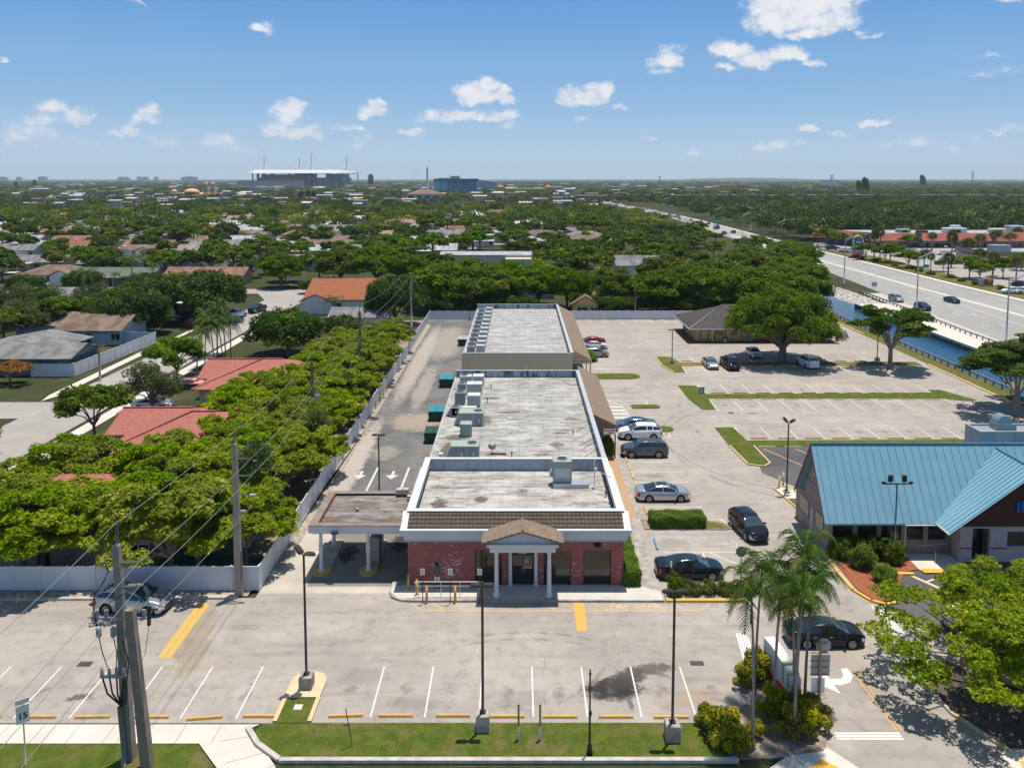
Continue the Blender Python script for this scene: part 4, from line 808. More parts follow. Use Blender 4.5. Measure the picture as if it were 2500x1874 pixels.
def hatch(mb_, x0, x1, y0, y1, n, sk=1.2):
 for a, b2 in (((x0, y0), (x1, y0)), ((x1, y0), (x1, y1)), ((x1, y1), (x0, y1)), ((x0, y1), (x0, y0))): mb_.line(a, b2, .088, Z)
 for i in range(n): f_ = (i + .2) / n; mb_.line((x0 + (x1 - x0) * f_, y1), (min(x1, x0 + (x1 - x0) * f_ + sk), y0), .088, Z)
hatch(mw, 11.2, 16.9, 89.2, 90.9, 4, 1.6); hatch(mw, 11.2, 16.4, 102.6, 104.3, 4, 1.4); hatch(mw, 14.1, 18.9, 58.1, 60.9, 2, 2.4); mw.line((11.1, 60.9), (14.1, 60.9), .088, Z)
for i in range(6): mw.line((10.9, 93.6 + i * 1.55), (13.6 - .1 * i, 93.6 + i * 1.55), .55, Z)
mw.line((13.7, 91), (13.0, 102.4), .088, Z)
mw.line((17.2, 67.0), (15.6, 67.0), .088, Z); mw.line((17.0, 67.0), (18.6, 64.0), .12, Z)
mbl.line((10.8, 64.05), (18.5, 63.85), .09, Z)
def chairsym(mb_, x, y, s_):
 pts = [(x + s_ * .5 * math.cos(a), y + s_ * .42 * math.sin(a)) for a in np.linspace(-2.6, 1.2, 9)]
 for a, b2 in zip(pts, pts[1:]): mb_.line(a, b2, .07, Z)
 mb_.line((x - .05, y + .1), (x - .6 * s_, y + .15), .09, Z); mb_.line((x - .6 * s_, y + .15), (x - s_ * .95, y), .07, Z); mb_.line((x - s_ * .3, y + .1), (x - s_ * .35, y + .45 * s_), .07, Z); mb_.line((x + .1, y + .6 * s_), (x + .5, y + .62 * s_), .07, Z)
msym = MB(); chairsym(msym, 16.6, 62.3, 1.0); chairsym(msym, 17.4, 57.0, 1.0); chairsym(msym, 15.6, 105.5, .9)
struct('accessible_symbols', msym, [m_wfade])
def bar(mb_, a, b2, w_, n=4):
 a, b2 = Vector(a), Vector(b2); dd = (b2 - a).normalized(); nn = Vector((-dd.y, dd.x))
 for i in range(n): o_ = nn * ((i + .5) / n - .5) * w_; mb_.line(tuple(a + o_), tuple(b2 + o_), w_ / n * .8, Z)
bar(mw, (14.05, 49.6), (13.65, 46.0), .75, 4); bar(mw, (24.0, 53.0), (23.95, 49.3), .75, 5); bar(mw, (16.3, 40.0), (19.7, 40.0), .62, 3)
mw.sheet([(17.05, 44.35), (17.75, 45.4), (17.85, 44.85), (18.45, 44.85), (18.75, 45.2), (18.85, 45.85), (19.25, 45.9), (19.3, 45.2), (18.9, 44.55), (18.3, 44.3), (17.85, 44.3), (17.95, 43.45)], Z)
def arrow(mb_, x, y, s_=1.):   # points to the camera
 mb_.sheet([(x - .14 * s_, y + 2.2 * s_), (x + .14 * s_, y + 2.2 * s_), (x + .14 * s_, y + 1.1 * s_), (x - .14 * s_, y + 1.1 * s_)], Z + .006).sheet([(x - .62 * s_, y + 1.1 * s_), (x + .62 * s_, y + 1.1 * s_), (x, y)], Z + .006)
marr = MB(); arrow(marr, -15.3, 76.3); arrow(marr, -15.9, 71.0, .95); arrow(marr, -12.2, 76.3)
marr.line((-14.0, 66.9), (-13.95, 79.5), .22, Z + .006).line((-10.9, 66.9), (-10.85, 79.5), .22, Z + .006)
struct('alley_markings', marr, [m_wfade])
for a, b2 in (((19.4, 45.9), (19.65, 40.4)), ((19.65, 45.9), (19.9, 40.4)), ((23.95, 53.0), (23.5, 53.9))): my.line(a, b2, .07, Z)
my.sheet([(3.71, 53.36), (4.45, 53.36), (4.32, 49.85), (3.7, 49.85)], Z + .004)
for x in (-21.42, -20.99): my.line((x - .02, 53.3), (x, 46.9), .37, Z)
myf.line((-6.4, 52.34), (12.15, 52.34), .09, Z); myf.line((-6.4, 52.34), (-7.3, 53.4), .088, Z); myf.line((12.1, 52.34), (12.95, 53.3), .088, Z)
for x in (-4.9, -3.5, -2.2, 2.5, 3.9, 5.9, 7.2, 9.9, 11.2): myf.line((x, 52.36), (x - .85, 53.3), .088, Z)
struct('white_markings', mw, [m_white]); struct('yellow_markings', my, [m_yel]); struct('faded_fire_lane_markings', myf, [m_yelf]); struct('blue_markings', mbl, [m_blue])
mo = MB()
mo.line((26.0, 85.2), (29.8, 77), .12, .0095).line((29.4, 85.2), (33, 77), .12, .0095); mo.line((25.7, 57.2), (27.2, 54.2), .14, .0095).line((28.3, 57.1), (29.9, 54.4), .14, .0095)
struct('orange_markings', mo, [m_yel])
mo = MB(); mo.line((28.45, 57.1), (30.1, 54.4), .14, .0095).line((28.9, 56.2), (31, 57.3), .14, .0095); struct('blue_lot_markings', mo, [m_white])
def textmesh(s_, size, ext=.0, bold=0.):
 cu = bpy.data.curves.new('lettering', 'FONT'); cu.body = s_; cu.size = size; cu.extrude = ext; cu.offset = bold; cu.align_x = 'CENTER'; cu.align_y = 'CENTER'; cu.resolution_u = 2
 o = bpy.data.objects.new('lettering', cu); C.objects.link(o); dg = bpy.context.evaluated_depsgraph_get(); me = bpy.data.meshes.new_from_object(o.evaluated_get(dg)); bpy.data.objects.remove(o); return me
def lettering(s_, size, loc, rot, m_, parent=None, bold=.0, ext=0., name='lettering', sx=1.):
 me = textmesh(s_, size, ext, bold); Mx = Matrix.Translation(Vector(loc) - (Vector(parent.location) if parent else Vector((0, 0, 0)))) @ (Matrix.Rotation(rot[2], 4, 'Z') @ Matrix.Rotation(rot[0], 4, 'X')) @ Matrix.Diagonal((sx, 1, 1, 1)); me.transform(Mx)
 me.materials.clear(); me.materials.append(m_); o = bpy.data.objects.new(name, me); C.objects.link(o)
 if parent: setparent(o, parent)
 return o
tag(lettering('FIRE  LANE', .72, (7.85, 52.85, .006), (0, 0, 0), m_yelf, name='fire_lane_lettering', bold=.008, sx=1.0), kind='structure')
mg = MB(); mg.box(-26.0, -25.2, 46.05, 46.55, 0, .012).box(10.15, 10.95, 46.15, 46.6, 0, .012)
struct('storm_drain', mg, [mat('drain_iron', (.03, .028, .028), .7, (.1, .09, .08), 8, .8)])
# -- brick office at the front of the strip
bank = thing('brick_office', 'red brick office with white fascia and gabled porch over a door numbered 7950', 'office building', (0, 55.5, 0))
F0 = 55.5; XL, XR = -7.74, 7.34
def panels(mb, x0, x1, z0, z1, y, opens, d=.28):   # wall facing -y with openings (xa, xb, za, zb), with reveals
 xs = sorted(set([x0, x1] + [q for o in opens for q in o[:2]]))
 for a, b in zip(xs, xs[1:]):
  o = [q for q in opens if q[0] <= a + 1e-6 and q[1] >= b - 1e-6]
  if not o: mb.box(a, b, y, y + d, z0, z1)
  else:
   if o[0][2] > z0: mb.box(a, b, y, y + d, z0, o[0][2])
   if o[0][3] < z1: mb.box(a, b, y, y + d, o[0][3], z1)
wins = [(-3.07, -1.16, .12, 2.69), (1.76, 3.67, .12, 2.69), (4.54, 6.48, .12, 2.69)]
mb = MB(); panels(mb, XL, XR, 0, 3.6, F0, wins + [(-.47, 1.09, .12, 2.69)]); mb.box(XL, XL + .28, F0 + .281, 67.6, 0, 3.6).box(XR - .28, XR, F0 + .281, 67.6, 0, 3.6)
obj('brick_wall', mb, [m_brick], bank)
for i, (a, b, z0, z1) in enumerate(wins):
 o = obj('window', MB().box(a + .06, b - .06, F0 + .2, F0 + .215, z0 + .06, z1 - .06), [m_tint], bank)
 obj('frame', MB().box(a, b, F0 + .17, F0 + .23, z1 - .06, z1).box(a, b, F0 + .17, F0 + .23, z0, z0 + .06).box(a, a + .06, F0 + .17, F0 + .23, z0 + .06, z1 - .06).box(b - .06, b, F0 + .17, F0 + .23, z0 + .06, z1 - .06), [m_bronze], o)
 if i == 0: obj('mullion', MB().box(a + .42, a + .5, F0 + .16, F0 + .24, z0 + .06, z1 - .06), [m_black], o)
 obj('window_board', MB().box(a + .1, b - .1, F0 + .22, F0 + .24, z0 + .08, z0 + .45), [m_black], bank)
door = obj('door', MB().box(-.38, 1.0, F0 + .2, F0 + .23, .14, 2.25), [m_glass], bank)
obj('door_frame', MB().box(-.47, -.38, F0 + .15, F0 + .25, .12, 2.69).box(1.0, 1.09, F0 + .15, F0 + .25, .12, 2.69).box(.285, .335, F0 + .16, F0 + .24, .14, 2.25).box(-.379, .999, F0 + .15, F0 + .25, 2.25, 2.69), [m_black], door)
obj('handle', MB().tube([(.22, F0 + .14, 1.0), (.22, F0 + .14, 1.35)], .018, 6).tube([(.4, F0 + .14, 1.0), (.4, F0 + .14, 1.35)], .018, 6), [m_galv], door)
obj('notice', MB().box(.42, .72, F0 + .19, F0 + .197, 1.65, 1.95).box(.25, .95, F0 + .19, F0 + .197, 1.25, 1.45), [mat('paper_notice', (.4, .33, .27), .8)], door)
lettering('7950', .27, (.28, F0 + .14, 2.44), (R(90), 0, 0), m_sign, bank, .012, .004, 'door_number')
for x in (-.69, 1.1): obj('pilaster', MB().bbox(x, x + .23, F0 - .1, F0 + .1, .13, 3.4, .02).box(x - .05, x + .28, F0 - .14, F0 + .12, .13, .3).box(x - .04, x + .27, F0 - .13, F0 + .12, 3.2, 3.38), [m_pwhite], bank)
obj('mail_slot', MB().box(1.48, 1.58, F0 - .05, F0, 1.2, 1.35), [m_galv], bank); obj('intercom', MB().box(1.46, 1.56, F0 - .05, F0, 1.5, 1.58), [m_galv], bank)
obj('wall_lamp', MB().bbox(5.25, 5.75, F0 - .2, F0, 3.05, 3.22, .05).box(5.3, 5.7, F0 - .28, F0 - .2, 3.0, 3.12), [m_black], bank)
def band(mb, x0, x1, y0, y1, o, z0, z1, th=.3):   # open at the back
 mb.box(x0 - o, x1 + o, y0 - o, y0 - o + th, z0, z1); mb.box(x0 - o, x0 - o + th, y0 - o + th + .001, y1, z0, z1); mb.box(x1 + o - th, x1 + o, y0 - o + th + .001, y1, z0, z1)
mb = MB(); band(mb, XL, XR, F0, 67.5, .24, 3.42, 3.86, .26); band(mb, XL, XR, F0, 67.5, .38, 3.861, 4.16, .4); band(mb, XL, XR, F0, 67.5, .5, 4.161, 4.32, .5)
obj('fascia', mb, [m_fascia], bank)
obj('soffit', MB().box(XL - .2, XR + .2, F0 - .3, F0 - .001, 3.43, 3.46).box(XR + .001, XR + .22, F0, 67.4, 3.43, 3.46), [m_fascia], bank)
PT = 4.98
mb = MB(); mb.box(XL - .1, XL + .28, F0 + 1.25, 67.9, 4.33, PT).box(XR - .28, XR + .1, F0 + 1.25, 67.9, 4.33, PT).box(XL + .29, XR - .29, 56.75, 56.95, 4.0, 4.93)
obj('parapet', mb, [m_parapet], bank)
obj('rear_parapet', MB().box(XL + .29, XR - .29, 67.7, 67.92, 3.6, PT - .01), [m_parin1], bank)
mb = MB(); mb.box(XL - .16, XL + .34, F0 + 1.15, 68.0, PT + .001, PT + .06).box(XR - .34, XR + .16, F0 + 1.15, 68.0, PT + .001, PT + .06).box(XL + .35, XR - .35, 67.62, 68.0, PT + .001, PT + .05).box(XL - .16, XR + .16, 56.5, 56.98, PT + .061, PT + .12)
for x in (XL - .45, XR - .0): mb.add([(x, F0 - .12, 4.33), (x + .45, F0 - .12, 4.33), (x + .45, F0 + 1.14, PT + .06), (x, F0 + 1.14, PT + .06), (x, F0 - .12, 4.2), (x + .45, F0 - .12, 4.2), (x + .45, F0 + 1.14, 4.2), (x, F0 + 1.14, 4.2)], [(0, 1, 2, 3), (0, 3, 7, 4), (1, 5, 6, 2), (0, 4, 5, 1)])
obj('coping', mb, [m_pwhite], bank)
obj('roof', MB().box(XL + .281, XR - .281, 56.96, 67.69, 3.7, 3.98), [m_roof1], bank)
def barrel_rows(mb, x0, x1, y0, z0, y1, z1, rows, pitch, r=.085, flip=None):
 n = int((x1 - x0) / pitch); dy, dz = (y1 - y0) / rows, (z1 - z0) / rows; L = math.hypot(dy, dz); ny, nz_ = -dz / L, dy / L
 for k in range(rows):
  ya, za = y0 + dy * k, z0 + dz * k; off = .05
  for i in range(n):
   xc = x0 + (i + .5) * (x1 - x0) / n; vs = []
   for (yy, zz, rr) in ((ya - dy * .06 + ny * off, za - dz * .06 + nz_ * off, r), (ya + dy * 1.02, za + dz * 1.02, r * .85)):
    for a in (0, 45, 90, 135, 180): vs.append((xc + (x1 - x0) / n * .52 * math.cos(R(a)), yy + ny * rr * math.sin(R(a)), zz + nz_ * rr * math.sin(R(a))))
   mb.add(vs, [(j, j + 1, j + 6, j + 5) for j in range(4)] + [(4, 3, 2, 1, 0)], 0, False)
mb = MB(); barrel_rows(mb, XL, XR, F0 - .1, 4.34, F0 + 1.16, 4.98, 4, .3, .075)
mb.add([(XL, F0 - .1, 4.33), (XR, F0 - .1, 4.33), (XR, F0 + 1.2, 4.96), (XL, F0 + 1.2, 4.96)], [(0, 1, 2, 3)])
obj('mansard_tiles', mb, [mat('barrel_tile', (.115, .085, .062), .85, (.08, .06, .045), 2, .8, fine=9)], bank)
PX0, PX1, PY = -1.95, 2.5, 53.75
for x in (-1.5, 2.08): obj('column', MB()._lathe((x, 53.9, .14), [(0, .27), (.14, .27), (.15, .2), (.3, .22), (.36, .155), (1.6, .15), (3.0, .13), (3.08, .18), (3.24, .18)], 18, 0, True), [m_pwhite], bank)
obj('porch_beam', MB().box(PX0, PX1, PY - .12, PY + .3, 3.38, 3.8).box(PX0, PX0 + .35, PY + .301, F0 - .6, 3.38, 3.8).box(PX1 - .35, PX1, PY + .301, F0 - .6, 3.38, 3.8).box(PX0 - .2, PX1 + .2, PY - .32, PY + .3, 3.801, 4.0), [m_pwhite], bank)
xm = .28; zr = 4.95; ze = 4.15
mb = MB(); mb.add([(PX0 - .1, PY - .1, 4.001), (PX1 + .1, PY - .1, 4.001), (PX1 + .1, PY - .1, 4.14), (xm, PY - .1, zr - .12), (PX0 - .1, PY - .1, 4.14)], [(0, 1, 2, 3, 4)]); 
for i in range(22): x = PX0 + .1 + i * .2; h_ = 4.1 + (zr - .3 - 4.1) * (1 - abs(x - xm) / 2.35); mb.box(x, x + .02, PY - .115, PY - .101, 4.0, max(4.02, h_))
obj('pediment', mb, [m_fascia], bank)
mb = MB()
for sg in (-1, 1):
 ex = xm + sg * 2.72; n_ = 18; yA, yB = PY - .42, 55.5; rows = 7
 mb.add([(xm, yA, zr), (xm, yB, zr), (ex, yB, ze - .02), (ex, yA, ze - .02), (xm, yA, zr - .08), (ex, yA, ze - .1)], [(0, 1, 2, 3) if sg > 0 else (3, 2, 1, 0), (0, 3, 5, 4)])
 for k in range(rows):
  fa, fb = k / rows, (k + 1) / rows
  for i in range(int((yB - yA) / .29)):
   yc = yA + .15 + i * .29; vs = []
   for f_, o_, rr in ((fb + .012, .055, .07), (fa, .0, .06)):
    for a in (0, 60, 120, 180): vs.append((xm + sg * 2.72 * f_ + sg * .38 * rr * math.sin(R(a)), yc + .15 * math.cos(R(a)), zr + (ze - zr) * f_ + o_ + .9 * rr * math.sin(R(a))))
   mb.add(vs, [(j, j + 1, j + 5, j + 4) for j in range(3)] + [(3, 2, 1, 0)])
mb.tube([(xm, yA - .02, zr + .06), (xm, yB, zr + .06)], .09, 8)
obj('porch_roof', mb, [mat('porch_tile', (.24, .18, .13), .85, (.18, .13, .095), 2, .8, fine=9)], bank)
obj('porch_step', MB().box(-1.2, 1.8, 53.42, 53.6, 0, .145), [m_yel], bank)
obj('column_plinth', MB().box(-1.88, -1.2, 53.36, 54.2, .0, .148), [m_conc2], bank); obj('column_plinth', MB().box(1.8, 2.44, 53.36, 54.2, .0, .148), [m_conc2], bank)
dc = obj('drive_canopy', MB().box(-14.75, -8.25, 56.75, 62.9, 3.3, 3.62).box(-14.95, -8.25, 56.55, 56.749, 3.45, 3.95).box(-14.95, -14.751, 56.75, 63.1, 3.45, 3.95).box(-14.75, -8.25, 62.9, 63.1, 3.45, 3.95).box(-14.75, -8.25, 56.75, 62.9, 3.621, 3.7), [m_fascia], bank)
obj('canopy_roof', MB().box(-14.7, -8.3, 56.8, 62.85, 3.7, 3.8), [m_roofbrown], dc)
obj('canopy_rim', MB().box(-14.95, -8.3, 56.55, 57.1, 3.951, 4.0).box(-14.95, -14.4, 57.1, 62.6, 3.951, 4.0).box(-14.95, -8.3, 62.6, 63.1, 3.951, 4.0), [mat('rim_felt', (.20, .15, .12), .9, (.27, .22, .18), 1, .8, fine=8)], dc)
obj('rim_edge', MB().box(-14.4, -8.3, 57.101, 57.2, 3.8, 3.98).box(-14.399, -14.3, 57.2, 62.6, 3.8, 3.98), [mat('rim_red', (.14, .04, .03), .9)], dc)
for x, y in ((-14.35, 57.7), (-10.94, 57.8), (-14.35, 61.8), (-10.94, 61.8)):
 cl = obj('canopy_column', MB()._lathe((x, y, .1), [(0, .24), (.12, .24), (.14, .17), (.3, .19), (.34, .14), (3.0, .12), (3.08, .17), (3.2, .17)], 16, 0, True), [m_pwhite], dc)
 if y < 58:
  sg_ = obj('notice_panel', MB().box(x - .13, x + .13, y - .165, y - .15, 1.5, 2.15), [m_sign], cl); 
  obj('notice_print', MB().box(x - .09, x + .09, y - .17, y - .166, 2.0, 2.08).box(x - .1, x + .1, y - .17, y - .166, 1.85, 1.88).box(x - .1, x + .1, y - .17, y - .166, 1.75, 1.78).box(x - .08, x + .08, y - .17, y - .166, 1.6, 1.66), [m_red], cl)
for x in (-14.35, -10.94):
 pts = [(x + .62 * math.cos(a), 57.75 + .7 * math.sin(a)) for a in np.linspace(math.pi, 2 * math.pi, 12)]
 obj('drive_island', MB().prism(pts + [(x + .55, 63), (x - .55, 63)], 0, .13), [m_conc2], dc); obj('island_nose', MB().prism([(x + .66 * math.cos(a), 57.7 + .74 * math.sin(a)) for a in np.linspace(math.pi, 2 * math.pi, 12)] + [(x + .66, 58.1), (x - .66, 58.1)], 0, .145), [mat('island_yellow' + str(int(x)), (.55, .38, .05), .8, (.45, .36, .16), 2, .6)], dc)
obj('teller_kiosk', MB().bbox(-11.1, -10.4, 59.2, 60.0, .13, 1.9, .04).box(-10.9, -10.2, 60.0, 60.1, .13, 3.3), [mat('kiosk_grey', (.33, .33, .32), .6)], dc)
obj('canopy_lamp', MB().bbox(-13.3, -12.8, 56.3, 56.54, 3.46, 3.58, .03), [m_black], dc)
for q_ in ((-9.55, -9.1, 62.3, 62.75, 4.0, 4.4), (-9.05, -8.6, 62.3, 62.75, 4.0, 4.42), (-8.6, -8.3, 61.5, 61.9, 4.0, 4.2)): obj('canopy_box', MB().bbox(*q_, .03), [MATS.get('cream_metal') or mat('cream_metal', (.45, .42, .36), .6)], dc)
obj('canopy_vent', MB()._lathe((-12.05, 59.6, 3.8), [(0, .09), (.18, .09), (.19, .13), (.25, .13)], 10, 0, True), [m_galv], dc)
# -- store buildings behind
def store(nm, label, y0, y1, gap_front, roofm, inner):
 b = thing(nm, label, 'store building', (0, y0, 0))
 obj('wall', MB().box(XL, XR, y0, y0 + .25, 0, 4.95 if gap_front else 4.1).box(XL, XL + .25, y0 + .251, y1, 0, 4.1).box(XR - .25, XR, y0 + .251, y1, 0, 4.3), [m_beige], b)
 obj('roof', MB().box(XL + .1, XR - .26, y0 + .26, y1 - .2, 3.9, 4.16), [roofm], b)
 obj('rear_parapet', MB().box(XL - .05, XR + .0, y1 - .2, y1, 3.0, 4.97), [inner], b)
 obj('side_parapet', MB().box(XR - .2, XR + .04, y0 + (.26 if gap_front else 0), y1 - .201, 4.301, 4.97), [m_parapet], b)
 cp_ = MB().box(XL - .1, XR - .3, y1 - .26, y1 + .06, 4.971, 5.03).box(XR - .29, XR + .12, y0, y1 + .06, 4.971, 5.04)
 if gap_front: cp_.box(XL - .06, XR - .3, y0 - .06, y0 + .3, 4.96, 5.01)
 obj('coping', cp_, [m_parapet], b)
 obj('gutter', MB().box(XL - .08, XL + .1, y0 + .3, y1 - .3, 4.05, 4.22), [mat('gutter_grey' + nm[-3:] + str(int(y0)), (.5, .48, .46), .7, (.3, .28, .26), 2, .8)], b)
 return b
st1 = store('store_building', 'long flat-roofed store with streaked rear parapet between the brick office and the beige store', 68.05, 100.0, False, m_roof2, m_parin)
st2 = store('store_building', 'far beige-walled flat-roofed store with a row of air conditioners and long brown canopy', 110.2, 153.8, True, m_roof3, m_parin)
obj('wall_lamp', MB().bbox(.9, 1.25, 110.0, 110.19, 3.2, 3.34, .03), [m_sign], st2)
obj('pipe_loop', MB().tube([(4.2, 110.15, 3.0), (4.2, 110.15, 3.35), (4.45, 110.15, 3.35)], .025, 5), [m_galv], st2)
for b, ya, yb in ((st1, 83, 99), (st2, 114, 152)):
 y = ya
 while y < yb: obj('shop_window', MB().box(XR + .002, XR + .03, y, y + 2.4, .3, 2.6), [m_glass], b); y += 3.1
def awning(b, ya, yb, zt, ze_, xe, hip):
 mb = MB(); x0 = XR + .13
 A = [(x0, ya + (1.6 if hip else 0), zt), (x0, yb, zt), (xe, yb, ze_), (xe, ya, ze_)]
 mb.add(A + [(xe, ya, ze_ - .12), (xe, yb, ze_ - .12)], [(0, 1, 2, 3)[::-1], (3, 4, 5, 2)[::-1]])
 if hip: mb.add([(x0, ya + 1.6, zt), (xe, ya, ze_), (x0 - .9, ya, ze_), (x0 - .9, ya + .2, ze_ + .1)], [(0, 2, 1)])
 else: mb.add([A[0], A[3], (x0, ya, ze_ - .1)], [(0, 1, 2)])
 r = obj('awning_roof', mb, [m_awn], b)
 obj('awning_fascia', MB().box(x0 - (.9 if hip else 0), xe - .02, ya + .02, ya + .1, ze_ - .42, ze_ - .02).box(xe - .12, xe - .03, ya + .11, yb, ze_ - .38, ze_ - .13).box(x0, xe - .13, ya + .11, yb, ze_ - .3, ze_ - .24), [m_awn if not hip else m_beige], b)
 y = ya + .25
 while y < yb: obj('awning_post', MB().bbox(xe - .22, xe - .1, y, y + .12, .13, ze_ - .38, .01), [m_bronze], b); y += 7.0
 return r
awning(st1, 81.6, 103.2, 4.85, 3.62, 10.0, False)
r2 = awning(st2, 112.3, 153.6, 4.85, 3.45, 10.15, True)
mb = MB(); barrel_rows(mb, XR - .6, 10.1, 112.25, 3.46, 113.6, 4.5, 5, .35, .06)
keep = [i for i, f in enumerate(mb.f) if (lambda c: (10.1 - c[0]) / 2.7 * 1.6 > (c[1] - 112.25) * 1.0)((sum(mb.v[j][0] for j in f) / len(f), sum(mb.v[j][1] for j in f) / len(f)))]
mb.f = [mb.f[i] for i in keep]; mb.mi = [0] * len(keep); mb.sm = [False] * len(keep)
obj('awning_hip_tiles', mb, [m_browntile], st2)
sg_ = thing('hanging_sign', 'white hanging sign with red lettering INCOME TAX under the end of the brown awning', 'sign', (9.2, 81.5, 2.6))
obj('sign_board', MB().box(8.62, 9.86, 81.46, 81.5, 2.75, 3.32), [m_sign], sg_); obj('hanger', MB().tube([(9.1, 81.48, 3.32), (9.1, 81.48, 3.5)], .012, 5).tube([(9.5, 81.48, 3.32), (9.5, 81.48, 3.5)], .012, 5), [m_black], sg_)
lettering('INCOME', .27, (9.24, 81.452, 3.17), (R(90), 0, 0), m_red, sg_, .008, .002); lettering('TAX', .25, (9.3, 81.452, 2.9), (R(90), 0, 0), m_red, sg_, .01, .002)
for (y, s_) in ((74.2, 0), (76.4, 1), (78.6, 2), (70.9, 3), (73, 4)):
 obj('strut', MB().tube([(XR - .2, y, 4.85), (5.6, y - .7, 4.2)], .022, 5), [m_black], st1)
# -- rooftop units
m_acbeige = mat('unit_grey_green', (.33, .37, .32), .6, (.28, .31, .27), .8, .5); m_aclight = mat('unit_light', (.55, .56, .54), .55, (.45, .46, .45), 1, .6); m_acgrey = mat('unit_grey', (.27, .29, .31), .6, (.2, .22, .24), 1, .6)
m_fan = mat('fan_grille', (.03, .03, .03), .7)
def unit_(label, x0, x1, y0, y1, z0, h, mt, fan=(.5, .5, .35), group='air conditioners on the flat roofs', louvre=True, top=None):
 t_ = thing('air_conditioner', label, 'air conditioner', ((x0 + x1) / 2, (y0 + y1) / 2, z0), 0, group)
 obj('cabinet', MB().bbox(x0, x1, y0, y1, z0 + .08, z0 + h, .03), [mt], t_); obj('curb', MB().box(x0 + .05, x1 - .05, y0 + .05, y1 - .05, z0 - .02, z0 + .08), [m_galv], t_)
 if top: obj('lid', MB().bbox(x0 - .03, x1 + .03, y0 - .03, y1 + .03, z0 + h + .001, z0 + h + .05, .02), [top], t_)
 if fan:
  fx, fy = x0 + (x1 - x0) * fan[0], y0 + (y1 - y0) * fan[1]; zt = z0 + h + (.05 if top else 0)
  fo = obj('fan', MB()._lathe((fx, fy, zt - .01), [(0, fan[2]), (.05, fan[2]), (.052, fan[2] * .9)], 18, 0, True), [m_fan], t_)
  obj('fan_guard', MB().tube([(fx + fan[2] * math.cos(a), fy + fan[2] * math.sin(a), zt + .05) for a in np.linspace(0, 6.283, 19)], .02, 4), [m_galv], fo)
 if louvre:
  lv = MB(); n = max(3, int((h - .25) / .09))
  for i in range(n): z = z0 + .18 + i * .09; lv.box(x0 + .08, x1 - .08, y0 - .012, y0 - .002, z, z + .03)
  obj('louvre', lv, [m_acgrey], t_)
 return t_
ys_ = [114.6, 117.6, 121.2, 124.8, 128.4, 131.9, 136.0, 140.0, 144.2, 148.6]
for k, y in enumerate(ys_):
 w_ = ORD[k]
 unit_(f'{w_} nearest small dark condenser in the left column on the far store roof', -7.3, -6.2, y, y + .95, 4.16, .8, m_acgrey, (.5, .5, .32))
 unit_(f'{w_} nearest pale cabinet in the right column on the far store roof', -6.0, -4.75, y + .1, y + 1.0, 4.16, .95, m_aclight, None, louvre=True)
 if k % 2: obj('pipe', MB().tube([(-4.4, y + .4, 4.16), (-4.3, y + .4, 4.5), (-4.15, y + .4, 4.5)], .04, 5), [m_galv], st2)
MU = [('wide pale twin-fan unit at the back left corner of the middle store roof', -7.0, -5.6, 96.4, 97.5, .95, m_aclight, (.35, .5, .4)), ('square grey cabinet beside the twin-fan unit at the back left corner', -5.45, -4.1, 95.6, 97.0, 1.15, m_aclight, None),
  ('small grey condenser behind the square grey cabinet on the middle roof', -7.0, -6.1, 92.8, 93.8, .9, m_acgrey, (.5, .5, .34)), ('light square cabinet with narrow side box, middle roof left', -5.9, -4.15, 91.5, 92.9, 1.25, m_aclight, None),
  ('tall narrow condenser with round fan at the left edge of the middle roof', -6.9, -5.8, 87.3, 88.4, 1.35, m_acgrey, (.5, .5, .4)), ('plain grey cabinet right of the tall narrow condenser', -5.5, -4.1, 86.4, 87.7, 1.3, m_aclight, None),
  ('low dark condenser beside the large green-grey package unit', -7.0, -6.0, 82.7, 83.8, 1.0, m_acgrey, (.5, .5, .36)), ('low long grey duct box behind the large package unit', -5.9, -4.4, 84.2, 84.9, .6, m_aclight, None),
  ('large green-grey package unit with fan and sloped hood, middle of the left roof edge', -5.95, -3.5, 79.6, 81.3, 1.35, m_acbeige, (.78, .5, .42)), ('plain square grey box in front of the large package unit', -5.55, -4.45, 76.2, 77.3, 1.25, m_acbeige, None),
  ('large green-grey package unit nearest the office wall with sloped hood', -5.95, -3.45, 69.6, 71.3, 1.3, m_acbeige, (.75, .55, .42)), ('small white electrical box at the near left corner of the middle roof', -6.95, -6.6, 69.9, 70.2, .55, m_sign, None)]
for lb, x0, x1, y0, y1, h, mt, fn in MU:
 u = unit_(lb, x0, x1, y0, y1, 4.16, h, mt, fn, louvre='large' not in lb)
 if 'large green' in lb:
  hd = MB(); hd.add([(x0, y0 + .2, 4.16 + h * .85), (x0, y1 - .2, 4.16 + h * .85), (x0 - .45, y1 - .2, 4.3), (x0 - .45, y0 + .2, 4.3), (x0, y0 + .2, 4.3), (x0, y1 - .2, 4.3)], [(0, 1, 2, 3), (0, 3, 4), (1, 5, 2), (3, 2, 5, 4)]); obj('hood', hd, [m_acbeige], u)
  obj('access_panel', MB().box(x0 + .15, x0 + .7, y0 - .02, y0 - .002, 4.35, 4.16 + h - .1).box(x0 + .85, x0 + 1.3, y0 - .02, y0 - .002, 4.35, 4.16 + h - .1).box(x1 - .9, x1 - .15, y0 - .02, y0 - .002, 4.35, 4.16 + h - .1), [m_acgrey], u)
  obj('sticker', MB().box(x0 + .95, x0 + 1.1, y0 - .026, y0 - .021, 4.6, 4.85).box(x1 - .5, x1 - .38, y0 - .026, y0 - .021, 4.6, 4.85), [m_sign], u)
bu = unit_('tall green-grey rooftop unit with top fan standing on a galvanised curb over the office', 3.0 - .25, 4.35 - .1, 63.9, 65.1, 4.35, 1.75, m_acbeige, (.5, .55, .4), louvre=False)
